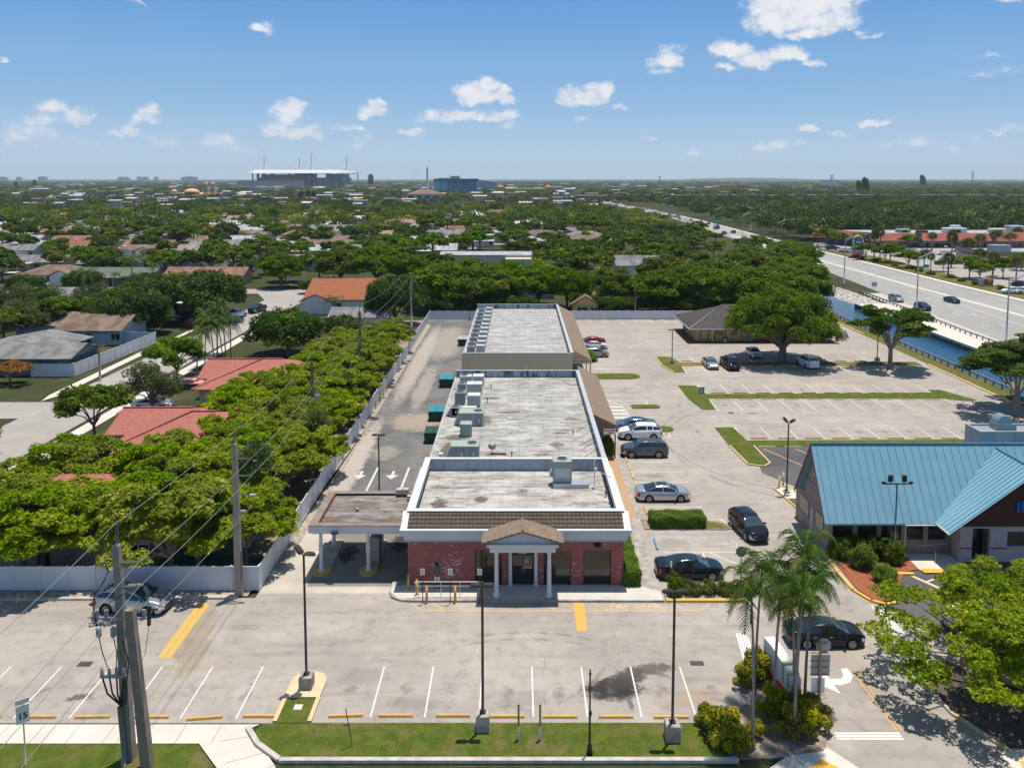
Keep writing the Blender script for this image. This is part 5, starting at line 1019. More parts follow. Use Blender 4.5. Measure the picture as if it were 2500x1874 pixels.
obj('access_panel', MB().box(2.9, 4.1, 63.87, 63.89, 4.75, 5.55), [mat('panel_pale', (.5, .53, .5), .6)], bu)
obj('hood', MB().add([(2.75, 64.1, 5.4), (2.75, 64.9, 5.4), (2.45, 64.9, 4.9), (2.45, 64.1, 4.9), (2.75, 64.1, 4.7), (2.75, 64.9, 4.7)], [(0, 1, 2, 3), (0, 3, 4), (1, 5, 2), (3, 2, 5, 4)]), [m_acbeige], bu)
obj('roof_curb', MB().box(2.75, 5.6, 63.6, 64.6, 3.98, 4.32), [m_galv], bu)
t_ = thing('antenna_mast', 'white pole mast with camera and arm at the right of the office roof', 'mast', (6.05, 63.8, 3.98))
obj('pole', MB().tube([(6.05, 63.8, 3.98), (6.05, 63.8, 6.3)], .05, 8), [m_pwhite], t_); obj('arm', MB().tube([(6.05, 63.8, 5.5), (7.3, 63.2, 5.05)], .025, 6).tube([(5.85, 63.8, 5.3), (6.3, 63.8, 5.4)], .02, 6), [m_galv], t_); obj('camera_head', MB()._lathe((6.15, 63.7, 5.5), [(0, .05), (.06, .1), (.14, .08), (.18, .02)], 10, 0, True), [m_sign], t_)
obj('foot', MB().tube([(5.75, 63.6, 4.0), (6.3, 63.95, 4.0)], .035, 5), [m_galv], t_)
t_ = thing('satellite_dish', 'small grey satellite dish on a low frame near the front of the middle roof', 'satellite dish', (-2.35, 71.4, 4.16))
obj('dish', MB()._lathe((0, 0, 0), [(0, .02), (.03, .2), (.09, .34), (.1, .35)], 18, 0, True), [m_signback], t_)
dm = kids(t_)[0]
for v_ in dm.data.vertices: v_.co = Matrix.Rotation(R(70), 3, 'X') @ (v_.co + Vector((-2.35, 71.4, 4.16))) + Vector((0, 0, .75))
obj('dish_mount', MB().tube([(-2.35, 71.5, 4.16), (-2.35, 71.45, 4.9)], .03, 6).tube([(-2.9, 71.2, 4.2), (-1.2, 71.2, 4.2)], .05, 6), [m_galv], t_)
obj('ballast', MB().box(-2.5, -1.1, 71.1, 71.35, 4.17, 4.32), [mat('ballast', (.2, .13, .11), .9)], t_)
for k, (x, y, z) in enumerate(((-.6, 70.6, 4.16), (-3.2, 94.5, 4.16), (-3.4, 88.5, 4.16), (5.2, 76.9, 4.16), (6.75, 61.9, 3.98), (6.9, 60.6, 3.98))):
 lab = ['dark plumbing vent near the satellite dish on the middle roof', 'plumbing vent at the back left of the middle roof', 'plumbing vent near the grey cabinets on the middle roof', 'plumbing vent beside the parapet struts', 'thin vent pipe right of the mast on the office roof', 'thin vent pipe by the right parapet of the office roof'][k]
 t_ = thing('roof_vent', lab, 'vent pipe', (x, y, z), group='vent pipes on the flat roofs'); obj('pipe', MB()._lathe((x, y, z), [(0, .06), (.35, .06)], 10, 0, True), [m_galv], t_); obj('vent_cap', MB()._lathe((x, y, z), [(.35, .09), (.44, .09)], 10, 0, True), [m_bronze], t_)
mb = MB(); mb.tube([(-6.2, 63.7, 4.12), (-2, 63.9, 4.12), (2.4, 64.0, 4.12)], .035, 6)
o = obj('roof_conduit', mb, [m_pwhite], None, (-6.2, 63.7, 4.12)); tag(o, 'thin white conduit running across the office roof to the tall unit', 'pipe')
# -- white fence runs
def fence(label, a, b, h=1.8, gap=1.83, cat='fence', mt=m_vinyl, gates=()):
 a, b = Vector(a), Vector(b); L = (b - a).length; dd = (b - a) / L; an = math.atan2(dd.y, dd.x); t_ = thing('vinyl_fence', label, cat, (a.x, a.y, 0))
 Mx = Matrix.Translation((a.x, a.y, 0)) @ Matrix.Rotation(an, 4, 'Z'); n = max(1, round(L / gap)); s_ = L / n
 mb = MB()
 for i in range(n):
  mb.box(i * s_ + .06, (i + 1) * s_ - .06, -.018, .018, .05, h - .12, 0, Mx); mb.box(i * s_ + .06, (i + 1) * s_ - .06, -.035, .035, h - .119, h - .04, 0, Mx).box(i * s_ + .06, (i + 1) * s_ - .06, -.035, .035, .05, .16, 0, Mx)
  for j in range(1, 10): mb.box(i * s_ + j * s_ / 10, i * s_ + j * s_ / 10 + .012, -.022, -.0181, .17, h - .13, 0, Mx, False)
 obj('fence_panel', mb, [mt], t_)
 step = 1 if n < 99 else 1
 for i in range(min(n + 1, 100)):
  m2 = MB().box(i * s_ - .06, i * s_ + .06, -.06, .06, 0, h, 0, Mx); m2.add([tuple(Mx @ Vector(q)) for q in ((i * s_ - .08, -.08, h), (i * s_ + .08, -.08, h), (i * s_ + .08, .08, h), (i * s_ - .08, .08, h), (i * s_, 0, h + .06))], [(0, 1, 4), (1, 2, 4), (2, 3, 4), (3, 0, 4), (3, 2, 1, 0)]); obj('post', m2, [mt], t_)
 return t_
fence('white vinyl fence facing the camera at the left edge of the front lot', (-37, 55.0), (-18.05, 55.0))
fence('long white vinyl fence running back along the alley', (-18.05, 55.1), (-18.05, 165.6))
fence('white vinyl fence across the far end of the alley', (-18.0, 165.7), (-7.2, 165.7))
fence('long white vinyl fence behind the far parking lot', (-7.1, 165.9), (62.5, 166.4))
fence('white vinyl fence along the street around the slate-blue house', (-64.3, 117.2), (-63.2, 141.5), 2.0)
fence('short white vinyl fence facing the street beside the slate-blue house', (-70.4, 117.0), (-64.4, 117.1), 2.0)
fence('white vinyl fence behind the yard of the slate-blue house', (-86, 141.8), (-63.3, 141.7), 2.0)
# -- wheel stops
def stop(label, x, y, L=1.85, rz=0, mt=m_stopy, group='wheel stops of the car parks'):
 key = 'stop' + mt.name
 if key not in MATS:
  mb = MB(); mb.add([(-.925, -.09, 0), (.925, -.09, 0), (.925, .09, 0), (-.925, .09, 0), (-.9, -.055, .13), (.9, -.055, .13), (.9, .055, .13), (-.9, .055, .13)], [(4, 5, 6, 7), (0, 1, 5, 4), (1, 2, 6, 5), (2, 3, 7, 6), (3, 0, 4, 7)]); me = mb.mesh('wheel_stop'); me.materials.append(mt); MATS[key] = me
 o = bpy.data.objects.new('wheel_stop', MATS[key]); C.objects.link(o); o.location = (x, y, .003); o.rotation_euler = (0, 0, rz); o.scale = (L / 1.85, 1, 1); tag(o, label, 'wheel stop', group)
for i, (x, y, r) in enumerate(((-28.4, 41.42, 0), (-25.5, 41.42, 0), (-22.65, 41.42, .02), (-19.5, 41.42, 0), (-16.65, 41.33, .12), (-13.75, 41.48, 0), (-9.2, 41.51, .05), (-6.55, 41.52, 0), (-3.5, 41.52, 0), (-.6, 41.45, 0), (2.2, 41.43, 0), (5.18, 41.43, 0), (8.1, 41.4, 0), (11.0, 41.49, 0))):
 stop(f'{ORD[i]} yellow wheel stop from the left along the front lawn', x, y, 1.85, r)
for i, (y, mt) in enumerate(((93.6 - 9.2, m_stopt), (81.9, m_stopt), (79.6, m_stopt), (77.2, m_stopt), (74.5, m_stopt), (72.0, m_stopt), (68.8, m_stopy))):
 stop(f'{ORD[i]} wheel stop from the awning sign in the column along the stained walk', 10.97, y, 1.75, R(90), mt)
stop('bright blue wheel stop in the accessible bay in front of the hedge island', 10.75, 62.25, 2.0, R(89), m_stopbl)
stop('faded blue wheel stop beside the black sedan near the office corner', 9.78, 59.4, 1.9, R(91), m_stopbl)
for i in range(10):
 stop(f'{ORD[i]} brown wheel stop from the left behind the long grass strip', 26.65 + 3.03 * i, 107.97, 1.85, 0, m_stopb)
 stop(f'{ORD[i]} tan wheel stop from the left in front of the long grass strip', 26.4 + 3.03 * i, 104.75, 1.85, 0, m_stopt)
 if i < 8: stop(f'{ORD[i]} brown wheel stop from the left in the row behind the blue roof', 26.5 + 3.01 * i, 88.6, 1.85, 0, m_stopb)
 stop(f'{ORD[i]} brown wheel stop from the left in the row under the big tree', 26.4 + 3.02 * i, 127.2, 1.85, 0, m_stopb)
 stop(f'{ORD[i]} yellow wheel stop from the left in front of the big tree', 25.9 + 3.02 * i, 124.0, 1.85, 0, m_stopy)
for i, (x, y) in enumerate(((26.5, 85.7), (29.3, 85.7), (32.2, 85.7))): stop(f'{ORD[i]} yellow wheel stop from the left on the dark asphalt behind the blue roof', x, y, 1.9, 0, m_stopt)
for i in range(5): stop(f'{ORD[i]} yellow wheel stop from the left along the far fence', 12.6 + 3.0 * i + (6 if i > 2 else 0), 165.2, 1.85, 0, m_stopt)
stop('yellow wheel stop in front of the stone wall under the blue roof', 37.2, 57.3, 1.85, 0, m_stopy)
# -- vehicles
def yrow(z, y): return G(z, 0, y)[1]
def side(style, col, label, z, x0, x1, yb, face, real, cat='car', dz=0., name='parked_car', grp='cars in the shopping lot'):
 D = yrow(z, yb); xa, xb = XA(z, x0, D + .3), XA(z, x1, D + .3); return car(style, col, label, cat, ((xa + xb) / 2, D + .93, .006), R(0 if face > 0 else 180) + dz, grp, (xb - xa) / real, name)
side('sedan', 'black', 'shiny black luxury sedan with chrome window line parked beside the office hedge', 'p1', 1225, 2062, 1352, 1, 4.85)
side('sedan', 'silver', 'silver sedan parked alone beside the stained walk, facing the lane', 'p1', 978, 1648, 388, 1, 4.85)
side('suv', 'grey', 'dark grey crossover parked in front of the white one beside the awning sign', 'p2', 247, 1010, 788, -1, 4.8)
side('suv', 'white', 'white crossover parked between the grey crossover and the blue-grey sedan', 'p2', 205, 912, 500, -1, 4.8)
side('sedan', 'bluegrey', 'blue-grey sedan parked just behind the white crossover', 'p2', 128, 822, 362, -1, 4.85)
side('sedan', 'red', 'dark red sedan farthest back beside the long brown awning', 'm3', 1135, 1340, 385, -1, 4.85)
side('sedan', 'white', 'white sedan between the red sedan and the beige crossover', 'm3', 1155, 1360, 417, 1, 4.85)
side('suv', 'beige', 'beige crossover parked nearest the round bushes by the long awning', 'm3', 1172, 1370, 480, 1, 4.8)
a, b = G('z3', 1512, 225), G('z3', 1612, 305)
car('suv', 'black', 'black crossover driving toward the camera down the middle lane', 'car', ((a[0] + b[0]) / 2 - .1, (a[1] + b[1]) / 2 + .55, .006), math.atan2(b[1] - a[1] - 1.6, b[0] - a[0]), 'cars in the shopping lot', .97, 'driving_car')
side('sedan', 'black', 'black sedan crossing the entry road behind the palms', 'z4', 308, 776, 950, 1, 4.85, name='driving_car')
X, D = G('m4', 1074, 575); car('sedan', 'silver', 'silver sedan facing the camera in front of the grass strip near the big tree', 'car', (X, D + 2.3, .006), R(-90), 'cars in the shopping lot')
X, D = G('m4', 1238, 585); car('bigsuv', 'black', 'large black sport utility seen from behind, beside the silver sedan', 'car', (X - .2, D + 2.7, .006), R(92), 'cars in the shopping lot')
X, D = G('m4', 1408, 490); car('sedan', 'whitesilver', 'pale silver sedan facing the camera in the shade left of the big trunk', 'car', (X, D + 2.3, .006), R(-92), 'cars in the shopping lot')
X, D = G('m5', 272, 572); car('van', 'white', 'white minivan seen from behind, right of the big tree trunk', 'car', (X - .1, D + 2.5, .006), R(93), 'cars in the shopping lot')
car('sedan', 'black', 'dark sedan half hidden by the lime tree beside the stone-walled entrance', 'car', (33.2, 54.2, .012), R(-95), 'cars in the shopping lot'); car('suv', 'white', 'white car mostly hidden under the crown of the lime tree', 'car', (29.6, 50.2, .012), R(172), 'cars in the shopping lot')
D = yrow('z1', 752); car('hatch', 'silver', 'silver hatchback parked under the wires by the white fence', 'car', (XA('z1', 784, D + .5), D + 1.05, .006), R(-7), 'cars in the shopping lot', 1.1)
car('pickup', 'darkgrey', 'dark pickup truck parked on the grass at the left edge', 'pickup truck', (-72.2, 107.0, .01), R(182), 'cars in the neighbourhood')
car('sedan', 'white', 'white sedan in the driveway of the pink-tiled house', 'car', (-45.6, 100.6, .02), R(2), 'cars in the neighbourhood')
car('bigsuv', 'black', 'black sport utility parked beside the nearest pink-tiled roof', 'car', (-42.6, 83.6, .02), R(-125), 'cars in the neighbourhood')
car('pickup', 'white', 'white pickup truck parked on the street under the large dark tree', 'pickup truck', (-58.3, 168.0, .01), R(-110), 'cars in the neighbourhood')
car('pickup', 'black', 'dark truck parked behind the white pickup on the street', 'pickup truck', (-56.3, 175.5, .01), R(-100), 'cars in the neighbourhood')
car('hatch', 'red', 'red car in the driveway beyond the brown-roofed house', 'car', (-62.7, 158.6, .01), R(12), 'cars in the neighbourhood'); car('pickup', 'blue', 'pale blue truck parked by the dark wooden fence', 'pickup truck', (-70.5, 163.0, .01), R(-15), 'cars in the neighbourhood')
X, D = G('f1', 440, 1235); car('sedan', 'white', 'white sedan in front of the garage of the far brown-roofed house', 'car', (X, D, .01), R(190), 'cars in the neighbourhood')
X, D = G('f3', 1080, 1440); car('suv', 'white', 'pale vehicle glimpsed between the trunks behind the alley fence', 'car', (X, D, .0), R(80), 'cars in the neighbourhood')
HG = 'cars on the highway'
def hcar(st, col, lb, z, x, y, face): X, D = G(z, x, y); an = R(90 if face > 0 else -90) + .04; car(st, col, lb, 'car', (X, D, -.004), an, HG, 1, 'driving_car')
hcar('sedan', 'darkgrey', 'dark sedan alone in the middle lane of the near carriageway', 'f5', 1655, 1068, -1); hcar('suv', 'navy', 'dark blue car beside the canal railing on the highway', 'f5', 1430, 1126, -1); hcar('suv', 'silver', 'silver car half hidden by the tree beside the canal', 'f5', 1225, 1060, -1)
hcar('suv', 'black', 'dark car waiting behind the gantry on the left', 'f5', 252, 655, -1); hcar('sedan', 'navy', 'dark blue car just left of the gantry post', 'f5', 352, 686, -1); hcar('suv', 'green', 'dark green car behind the lime trees near the gantry', 'f5', 458, 700, -1)
hcar('suv', 'whitesilver', 'white car leftmost of the group on the far highway', 'f5', 60, 580, -1); hcar('sedan', 'darkgrey', 'dark car right of the white one on the far highway', 'f5', 122, 570, -1); hcar('sedan', 'black', 'dark car in the third pair on the highway', 'f5', 220, 605, -1); hcar('sedan', 'bluegrey', 'blue-grey car in the third pair on the highway', 'f5', 268, 605, -1)
hcar('suv', 'red', 'red car near the street lamp on the far carriageway', 'f4', 1615, 670, 1); hcar('pickup', 'black', 'black pickup behind the red car on the far carriageway', 'f4', 1750, 690, 1); hcar('suv', 'black', 'black car nearest the median, far highway', 'f4', 1825, 750, -1); hcar('suv', 'navy', 'dark car in the middle of the far highway', 'f4', 1920, 738, 1); hcar('sedan', 'white', 'white car low beside the trees on the far highway', 'f4', 1448, 680, -1); hcar('suv', 'darkgrey', 'dark car under the trees beside the far highway', 'f4', 1440, 645, -1)
X, D = G('f5', 902, 728); car('suv', 'red', 'red crossover turning out of the mall onto the highway', 'car', (X, D, 0), R(175), HG, 1, 'driving_car')
rr = random.Random(11)
for i in range(34):
 D = 470 + i * 17 + rr.uniform(-5, 5); off = rr.choice([3, 6.5, 10]) if i % 3 else rr.choice([-3, -6, -9.5]); X = (xat(lft, D) + off) if off > 0 else (xat(rgt, D) + off)
 car(rr.choice(['sedan', 'suv', 'suv', 'van']), rr.choice(['white', 'silver', 'black', 'navy', 'red', 'whitesilver', 'darkgrey']), f'{ORD[i]} nearest small car in the queue of distant highway traffic', 'car', (X, D, -.004), R(-90 if off > 0 else 90) + .0, 'queue of distant traffic', 1, 'driving_car')
ML = [('suv', 'white', 'white van-like car left of the mall sign', 'p4', 900, 640, 0), ('suv', 'whitesilver', 'white car just behind the left foot of the mall sign', 'p4', 965, 645, 10), ('bigsuv', 'darkgrey', 'dark green truck parked at the left end of the mall', 'p4', 740, 610, 0), ('sedan', 'white', 'white sedan in the second aisle in front of the mall', 'p3', 70, 790, 170), ('suv', 'white', 'white car in the middle aisle of the mall lot', 'p3', 455, 855, 175), ('suv', 'white', 'white crossover right of the tall palm in the mall lot', 'p3', 730, 790, 185), ('sedan', 'silver', 'silver car in front of the mall doors', 'p3', 455, 705, 95), ('suv', 'silver', 'silver crossover behind the small palm', 'p3', 510, 1010, 5), ('suv', 'white', 'white crossover at the right edge beside the fast-food sign', 'p3', 1860, 1635, 182), ('van', 'white', 'white van cut by the right edge of the frame', 'p3', 2110, 1640, 182), ('suv', 'black', 'black car behind the white crossover at the right edge', 'p3', 2010, 1500, 100)]
for st, cl, lb, z, x, y, a in ML: X, D = G(z, x, y); car(st, cl, lb, 'car', (X, D + .8, .012), R(a), 'cars in the mall lot')
# -- posts, signs, bollards
def cylthing(nm, label, cat, x, y, h, r, mt, group=None, cap=True, z=0):
 t_ = thing(nm, label, cat, (x, y, z), group=group); obj('post', MB()._lathe((x, y, z), [(0, r), (h, r)], 12, 0, True), [mt], t_)
 if cap: obj('cap', MB()._lathe((x, y, z), [(h, r), (h + .03, r * .85), (h + .06, r * .4)], 12, 0, True), [mt], t_)
 return t_
for i, (x, y, lb) in enumerate(((-7.65, 54.95, 'stout yellow bollard at the left corner of the brick wall'), (-6.98, 54.21, 'yellow bollard standing just inside the left end of the white railing'), (-6.2, 53.35, 'yellow bollard on the kerb at the left part of the railing'), (-4.28, 53.35, 'yellow bollard on the kerb in the middle of the railing'), (-2.38, 53.44, 'yellow bollard on the kerb at the right end of the railing'))):
 cylthing('bollard', lb, 'bollard', x, y, 1.15, .085, m_bollard, 'yellow bollards at the office front')
for i, (x, y) in enumerate(((24.1, 73.9), (24.75, 74.8), (25.35, 72.2))): cylthing('bollard', ['yellow bollard left of the lamp post near the blue roof', 'yellow bollard behind the lamp post near the blue roof', 'yellow bollard right of the lamp post near the blue roof'][i], 'bollard', x, y, 1.2, .09, mat('pale_bollard' + str(i), (.55, .48, .22), .6, (.5, .42, .25), 3, .6), 'bollards around the lamp')
for i in range(6):
 X, D = G('m2', (835, 848, 868, 873, 900, 920)[i], (868, 853, 832, 808, 770, 745)[i]); cylthing('bollard', f'{ORD[i]} rusty orange bollard from the front along the alley fence', 'bollard', X, D, 1.3, .06, m_stopb, 'rusty bollards along the alley fence')
for i, (x, y) in enumerate(((0., 39.71), (1.1, 39.69))):
 t_ = thing('marker_post', ['left tall marker post with olive top and white foot on the front lawn', 'right tall marker post with olive top and white foot on the front lawn'][i], 'post', (x, y, 0), group='marker posts on the lawn')
 obj('post_foot', MB().bbox(x - .06, x + .06, y - .06, y + .06, 0, .75, .01), [m_white], t_); obj('post_top', MB().bbox(x - .055, x + .055, y - .055, y + .055, .751, 1.95, .01), [mat('olive_post', (.30, .2, .07), .7) if i == 0 else MATS['olive_post']], t_)
t_ = thing('sign_post', 'thin bare dark sign post leaning left on the front lawn', 'post', (-8.4, 39.25, 0)); obj('post', MB().tube([(-8.4, 39.25, 0), (-8.68, 39.2, 2.05)], .025, 5), [m_bronze], t_); obj('bracket', MB().box(-8.85, -8.5, 39.17, 39.19, 1.15, 1.2), [m_bronze], t_)
def minisign(nm, label, x, y, h, w_, hh, face, lines=True, group=None, post=m_bronze, rz=0, fr=.03):
 t_ = thing(nm, label, 'sign', (x, y, 0), rz, group)
 P = MB(); P.tube([(x, y, 0), (x, y, h)], .03, 6); obj('post', P, [post], t_)
 bd = obj('sign_board', MB().box(x - w_ / 2, x + w_ / 2, y - .045, y - .03, h - hh, h), [face], t_)
 if lines:
  q = MB(); q.box(x - .07, x + .07, y - .05, y - .046, h - .14, h - .05)
  for i in range(3): q.box(x - w_ * .38, x + w_ * .38, y - .05, y - .046, h - .24 - i * .1, h - .205 - i * .1)
  obj('printed_text', q, [m_red], t_)
 return t_
for i, (x, lb) in enumerate(((-6.46, 'left of three white parking notices on dark posts at the kerb'), (-4.6, 'middle of three white parking notices on dark posts at the kerb'), (-2.61, 'right of three white parking notices, in front of the dark window'))): minisign('parking_notice', lb, x, 53.28, 2.45, .3, .46, m_sign, True, 'parking notices at the office kerb')
t_ = minisign('street_notice', 'narrow white notice on a rusty post in the shrubs beside the black sedan', 10.45, 54.3, 2.5, .12, .45, m_sign, False, post=mat('rusty_post', (.14, .06, .05), .8))
t_ = thing('stop_sign', 'grey back of an octagonal stop sign beside the accessible bay', 'sign', (15.6, 55.6, 0)); obj('post', MB().tube([(15.6, 55.6, 0), (15.6, 55.6, 2.7)], .035, 6), [m_bronze], t_); oc = MB(); oc.add([(15.6 + .4 * math.cos(R(22.5 + 45 * k)), 55.56, 2.55 + .4 * math.sin(R(22.5 + 45 * k))) for k in range(8)] + [(15.6 + .4 * math.cos(R(22.5 + 45 * k)), 55.58, 2.55 + .4 * math.sin(R(22.5 + 45 * k))) for k in range(8)], [tuple(range(8)), tuple(range(8, 16))[::-1]] + [(k, k + 8, (k + 1) % 8 + 8, (k + 1) % 8) for k in range(8)]); obj('sign_plate', oc, [mat('dull_sign_back', (.13, .13, .135), .6)], t_)
t_ = thing('speed_sign', 'white speed sign reading 15 on a grey post at the bottom left', 'sign', (-24.08, 37.9, 0)); obj('post', MB().tube([(-24.08, 37.9, 0), (-24.08, 37.9, 3.4)], .035, 6), [m_galv], t_)
tilt = Matrix.Translation((-24.08, 37.86, 2.55)) @ Matrix.Rotation(R(38), 4, 'Z')
obj('sign_plate', MB().box(-.28, .28, -.02, -.005, -.35, .55, 0, tilt).box(-.3, .3, -.018, -.007, .62, .86, 0, tilt), [m_sign], t_); me = textmesh('15', .42, .001, .012); me.transform(Matrix.Translation((0, 0, 0)) @ (Matrix.Translation(-Vector((-24.08, 37.9, 0))) @ tilt @ Matrix.Translation((0, -.026, .0)) @ Matrix.Rotation(R(90), 4, 'X'))); me.materials.clear(); me.materials.append(m_black); o = bpy.data.objects.new('speed_number', me); C.objects.link(o); setparent(o, t_)
t_ = thing('handrail', 'white painted steel railing with rounded ends on the front walk', 'railing', (-4.7, 53.9, 0))
zt, zl = 1.2, .9
loop = [(-7.05, 53.9, zl + .1), (-7.1, 53.9, zt - .08), (-6.95, 53.9, zt)] + [(-2.45, 53.9, zt), (-2.28, 53.9, zt - .1), (-2.3, 53.9, zl + .05), (-2.45, 53.9, zl), (-6.95, 53.9, zl), (-7.05, 53.9, zl + .1)]
obj('rail', MB().tube(loop, .03, 7), [m_pwhite], t_)
for x in (-6.8, -5.3, -4.0, -2.7): obj('rail_post', MB().tube([(x, 53.9, .13), (x, 53.9, zt)], .028, 6), [m_pwhite], t_)
# -- person
def skin_person():
 def sk(name, pts, edges, mt, par, root=0, sub=2):
  me = bpy.data.meshes.new(name); me.from_pydata([p[:3] for p in pts], edges, []); o = bpy.data.objects.new(name, me); C.objects.link(o)
  md = o.modifiers.new('skin', 'SKIN'); lay = me.skin_vertices[0].data
  for i, p_ in enumerate(pts): lay[i].radius = (p_[3], p_[4] if len(p_) > 4 else p_[3]); lay[i].use_root = (i == root)
  md.use_smooth_shade = True; ss = o.modifiers.new('sub', 'SUBSURF'); ss.levels = sub; ss.render_levels = sub
  dg = bpy.context.evaluated_depsgraph_get(); m2 = bpy.data.meshes.new_from_object(o.evaluated_get(dg)); m2.materials.clear(); m2.materials.append(mt); bpy.data.objects.remove(o)
  n = bpy.data.objects.new(name, m2); C.objects.link(n); setparent(n, par); return n
 x0, y0, z0 = -5.67, 55.1, .15
 t_ = thing('person', 'person in olive shirt and white shorts standing with folded arms against the brick wall', 'person', (x0, y0, z0))
 skin = mat('skin', (.16, .08, .05), .6); sh = mat('olive_shirt', (.13, .14, .05), .85, (.1, .17, .13), 9, .8, local=True); shorts = mat('white_shorts', (.6, .6, .56), .85); shoe = mat('dark_shoe', (.01, .01, .012), .7)
 P = [(0, 0, .95, .13, .1), (0, 0, 1.15, .12, .09), (0, 0, 1.36, .15, .1), (0, 0, 1.5, .06), (0, 0, 1.58, .055), (0, -.01, 1.68, .085, .1), (0, -.01, 1.77, .06, .08),
   (.19, 0, 1.42, .055), (.25, -.06, 1.14, .045), (.06, -.19, 1.16, .036), (-.04, -.2, 1.19, .03),
   (-.19, 0, 1.42, .055), (-.25, -.06, 1.13, .045), (-.06, -.21, 1.22, .036), (.04, -.22, 1.24, .03),
   (.1, 0, .86, .085), (.12, -.02, .5, .055), (.13, .02, .1, .04), (.15, -.12, .03, .035),
   (-.1, 0, .86, .085), (-.12, -.02, .5, .055), (-.13, .02, .1, .04), (-.15, -.12, .03, .035)]
 E = [(0, 1), (1, 2), (2, 3), (3, 4), (4, 5), (5, 6), (2, 7), (7, 8), (8, 9), (9, 10), (2, 11), (11, 12), (12, 13), (13, 14), (0, 15), (15, 16), (16, 17), (17, 18), (0, 19), (19, 20), (20, 21), (21, 22)]
 for b_, sx in ((10, -1), (14, 1)):
  bx, by, bz = P[b_][:3]
  for k in range(4): i = len(P); P.append((bx + sx * (.065 + .012 * (k % 2)), by + .0, bz + .03 - .02 * k, .009)); P.append((bx + sx * .1, by + .035, bz + .03 - .02 * k, .008)); E += [(b_, i), (i, i + 1)]
  i = len(P); P.append((bx + sx * .02, by - .01, bz + .055, .01)); E.append((b_, i))
 sk('body', P, E, skin, t_)
 sk('shirt', [(0, 0, .96, .155, .125), (0, 0, 1.15, .145, .115), (0, 0, 1.36, .165, .115), (0, 0, 1.47, .08, .07), (.2, 0, 1.41, .075), (.245, -.04, 1.22, .068), (-.2, 0, 1.41, .075), (-.245, -.04, 1.22, .068)], [(0, 1), (1, 2), (2, 3), (2, 4), (4, 5), (2, 6), (6, 7)], sh, t_)
 sk('shorts', [(0, 0, .97, .15, .12), (.1, 0, .84, .11), (.13, -.02, .52, .105), (-.1, 0, .84, .11), (-.13, -.02, .52, .105)], [(0, 1), (1, 2), (0, 3), (3, 4)], shorts, t_)
 sk('shoe', [(.13, .05, .06, .05), (.16, -.15, .04, .045)], [(0, 1)], shoe, t_); sk('shoe', [(-.13, .05, .06, .05), (-.16, -.15, .04, .045)], [(0, 1)], shoe, t_)
 hd = (x0, y0 - .01, z0 + 1.7)
 obj('hair', MB()._lathe((hd[0], hd[1] + .02, hd[2]), [(-.04, .098), (.02, .108), (.08, .1), (.12, .07), (.14, .02)], 14, 0, True), [mat('hair', (.006, .005, .005), .8)], t_)
 obj('cap', MB()._lathe((hd[0], hd[1], hd[2] + .05), [(0, .114), (.05, .11), (.09, .08), (.11, .02)], 14, 0, True).add([(hd[0] - .08, hd[1] - .08, hd[2] + .05), (hd[0] + .08, hd[1] - .08, hd[2] + .05), (hd[0] + .06, hd[1] - .19, hd[2] + .03), (hd[0] - .06, hd[1] - .19, hd[2] + .03), (hd[0] - .08, hd[1] - .08, hd[2] + .065), (hd[0] + .08, hd[1] - .08, hd[2] + .065)], [(0, 3, 2, 1), (4, 5, 2, 3)]), [mat('cap_cloth', (.012, .012, .014), .85)], t_)
 f = MB()
 for s_ in (-1, 1): f._lathe((hd[0] + s_ * .032, hd[1] - .094, hd[2] - .01), [(-.008, .004), (0, .012), (.008, .004)], 8, 0, True)
 obj('eyes', f, [mat('eye', (.5, .5, .48), .3)], t_)
 obj('nose', MB().add([(hd[0] - .014, hd[1] - .09, hd[2] - .045), (hd[0] + .014, hd[1] - .09, hd[2] - .045), (hd[0], hd[1] - .09, hd[2] + .0), (hd[0], hd[1] - .122, hd[2] - .042)], [(0, 1, 3), (1, 2, 3), (2, 0, 3)]), [skin], t_)
 obj('mouth', MB().box(hd[0] - .022, hd[0] + .022, hd[1] - .1, hd[1] - .092, hd[2] - .075, hd[2] - .067), [mat('lips', (.12, .04, .035), .6)], t_)
 obj('ear', MB().bbox(hd[0] - .108, hd[0] - .094, hd[1] - .02, hd[1] + .02, hd[2] - .04, hd[2] + .02, .005), [skin], t_); obj('ear', MB().bbox(hd[0] + .094, hd[0] + .108, hd[1] - .02, hd[1] + .02, hd[2] - .04, hd[2] + .02, .005), [skin], t_)
skin_person()
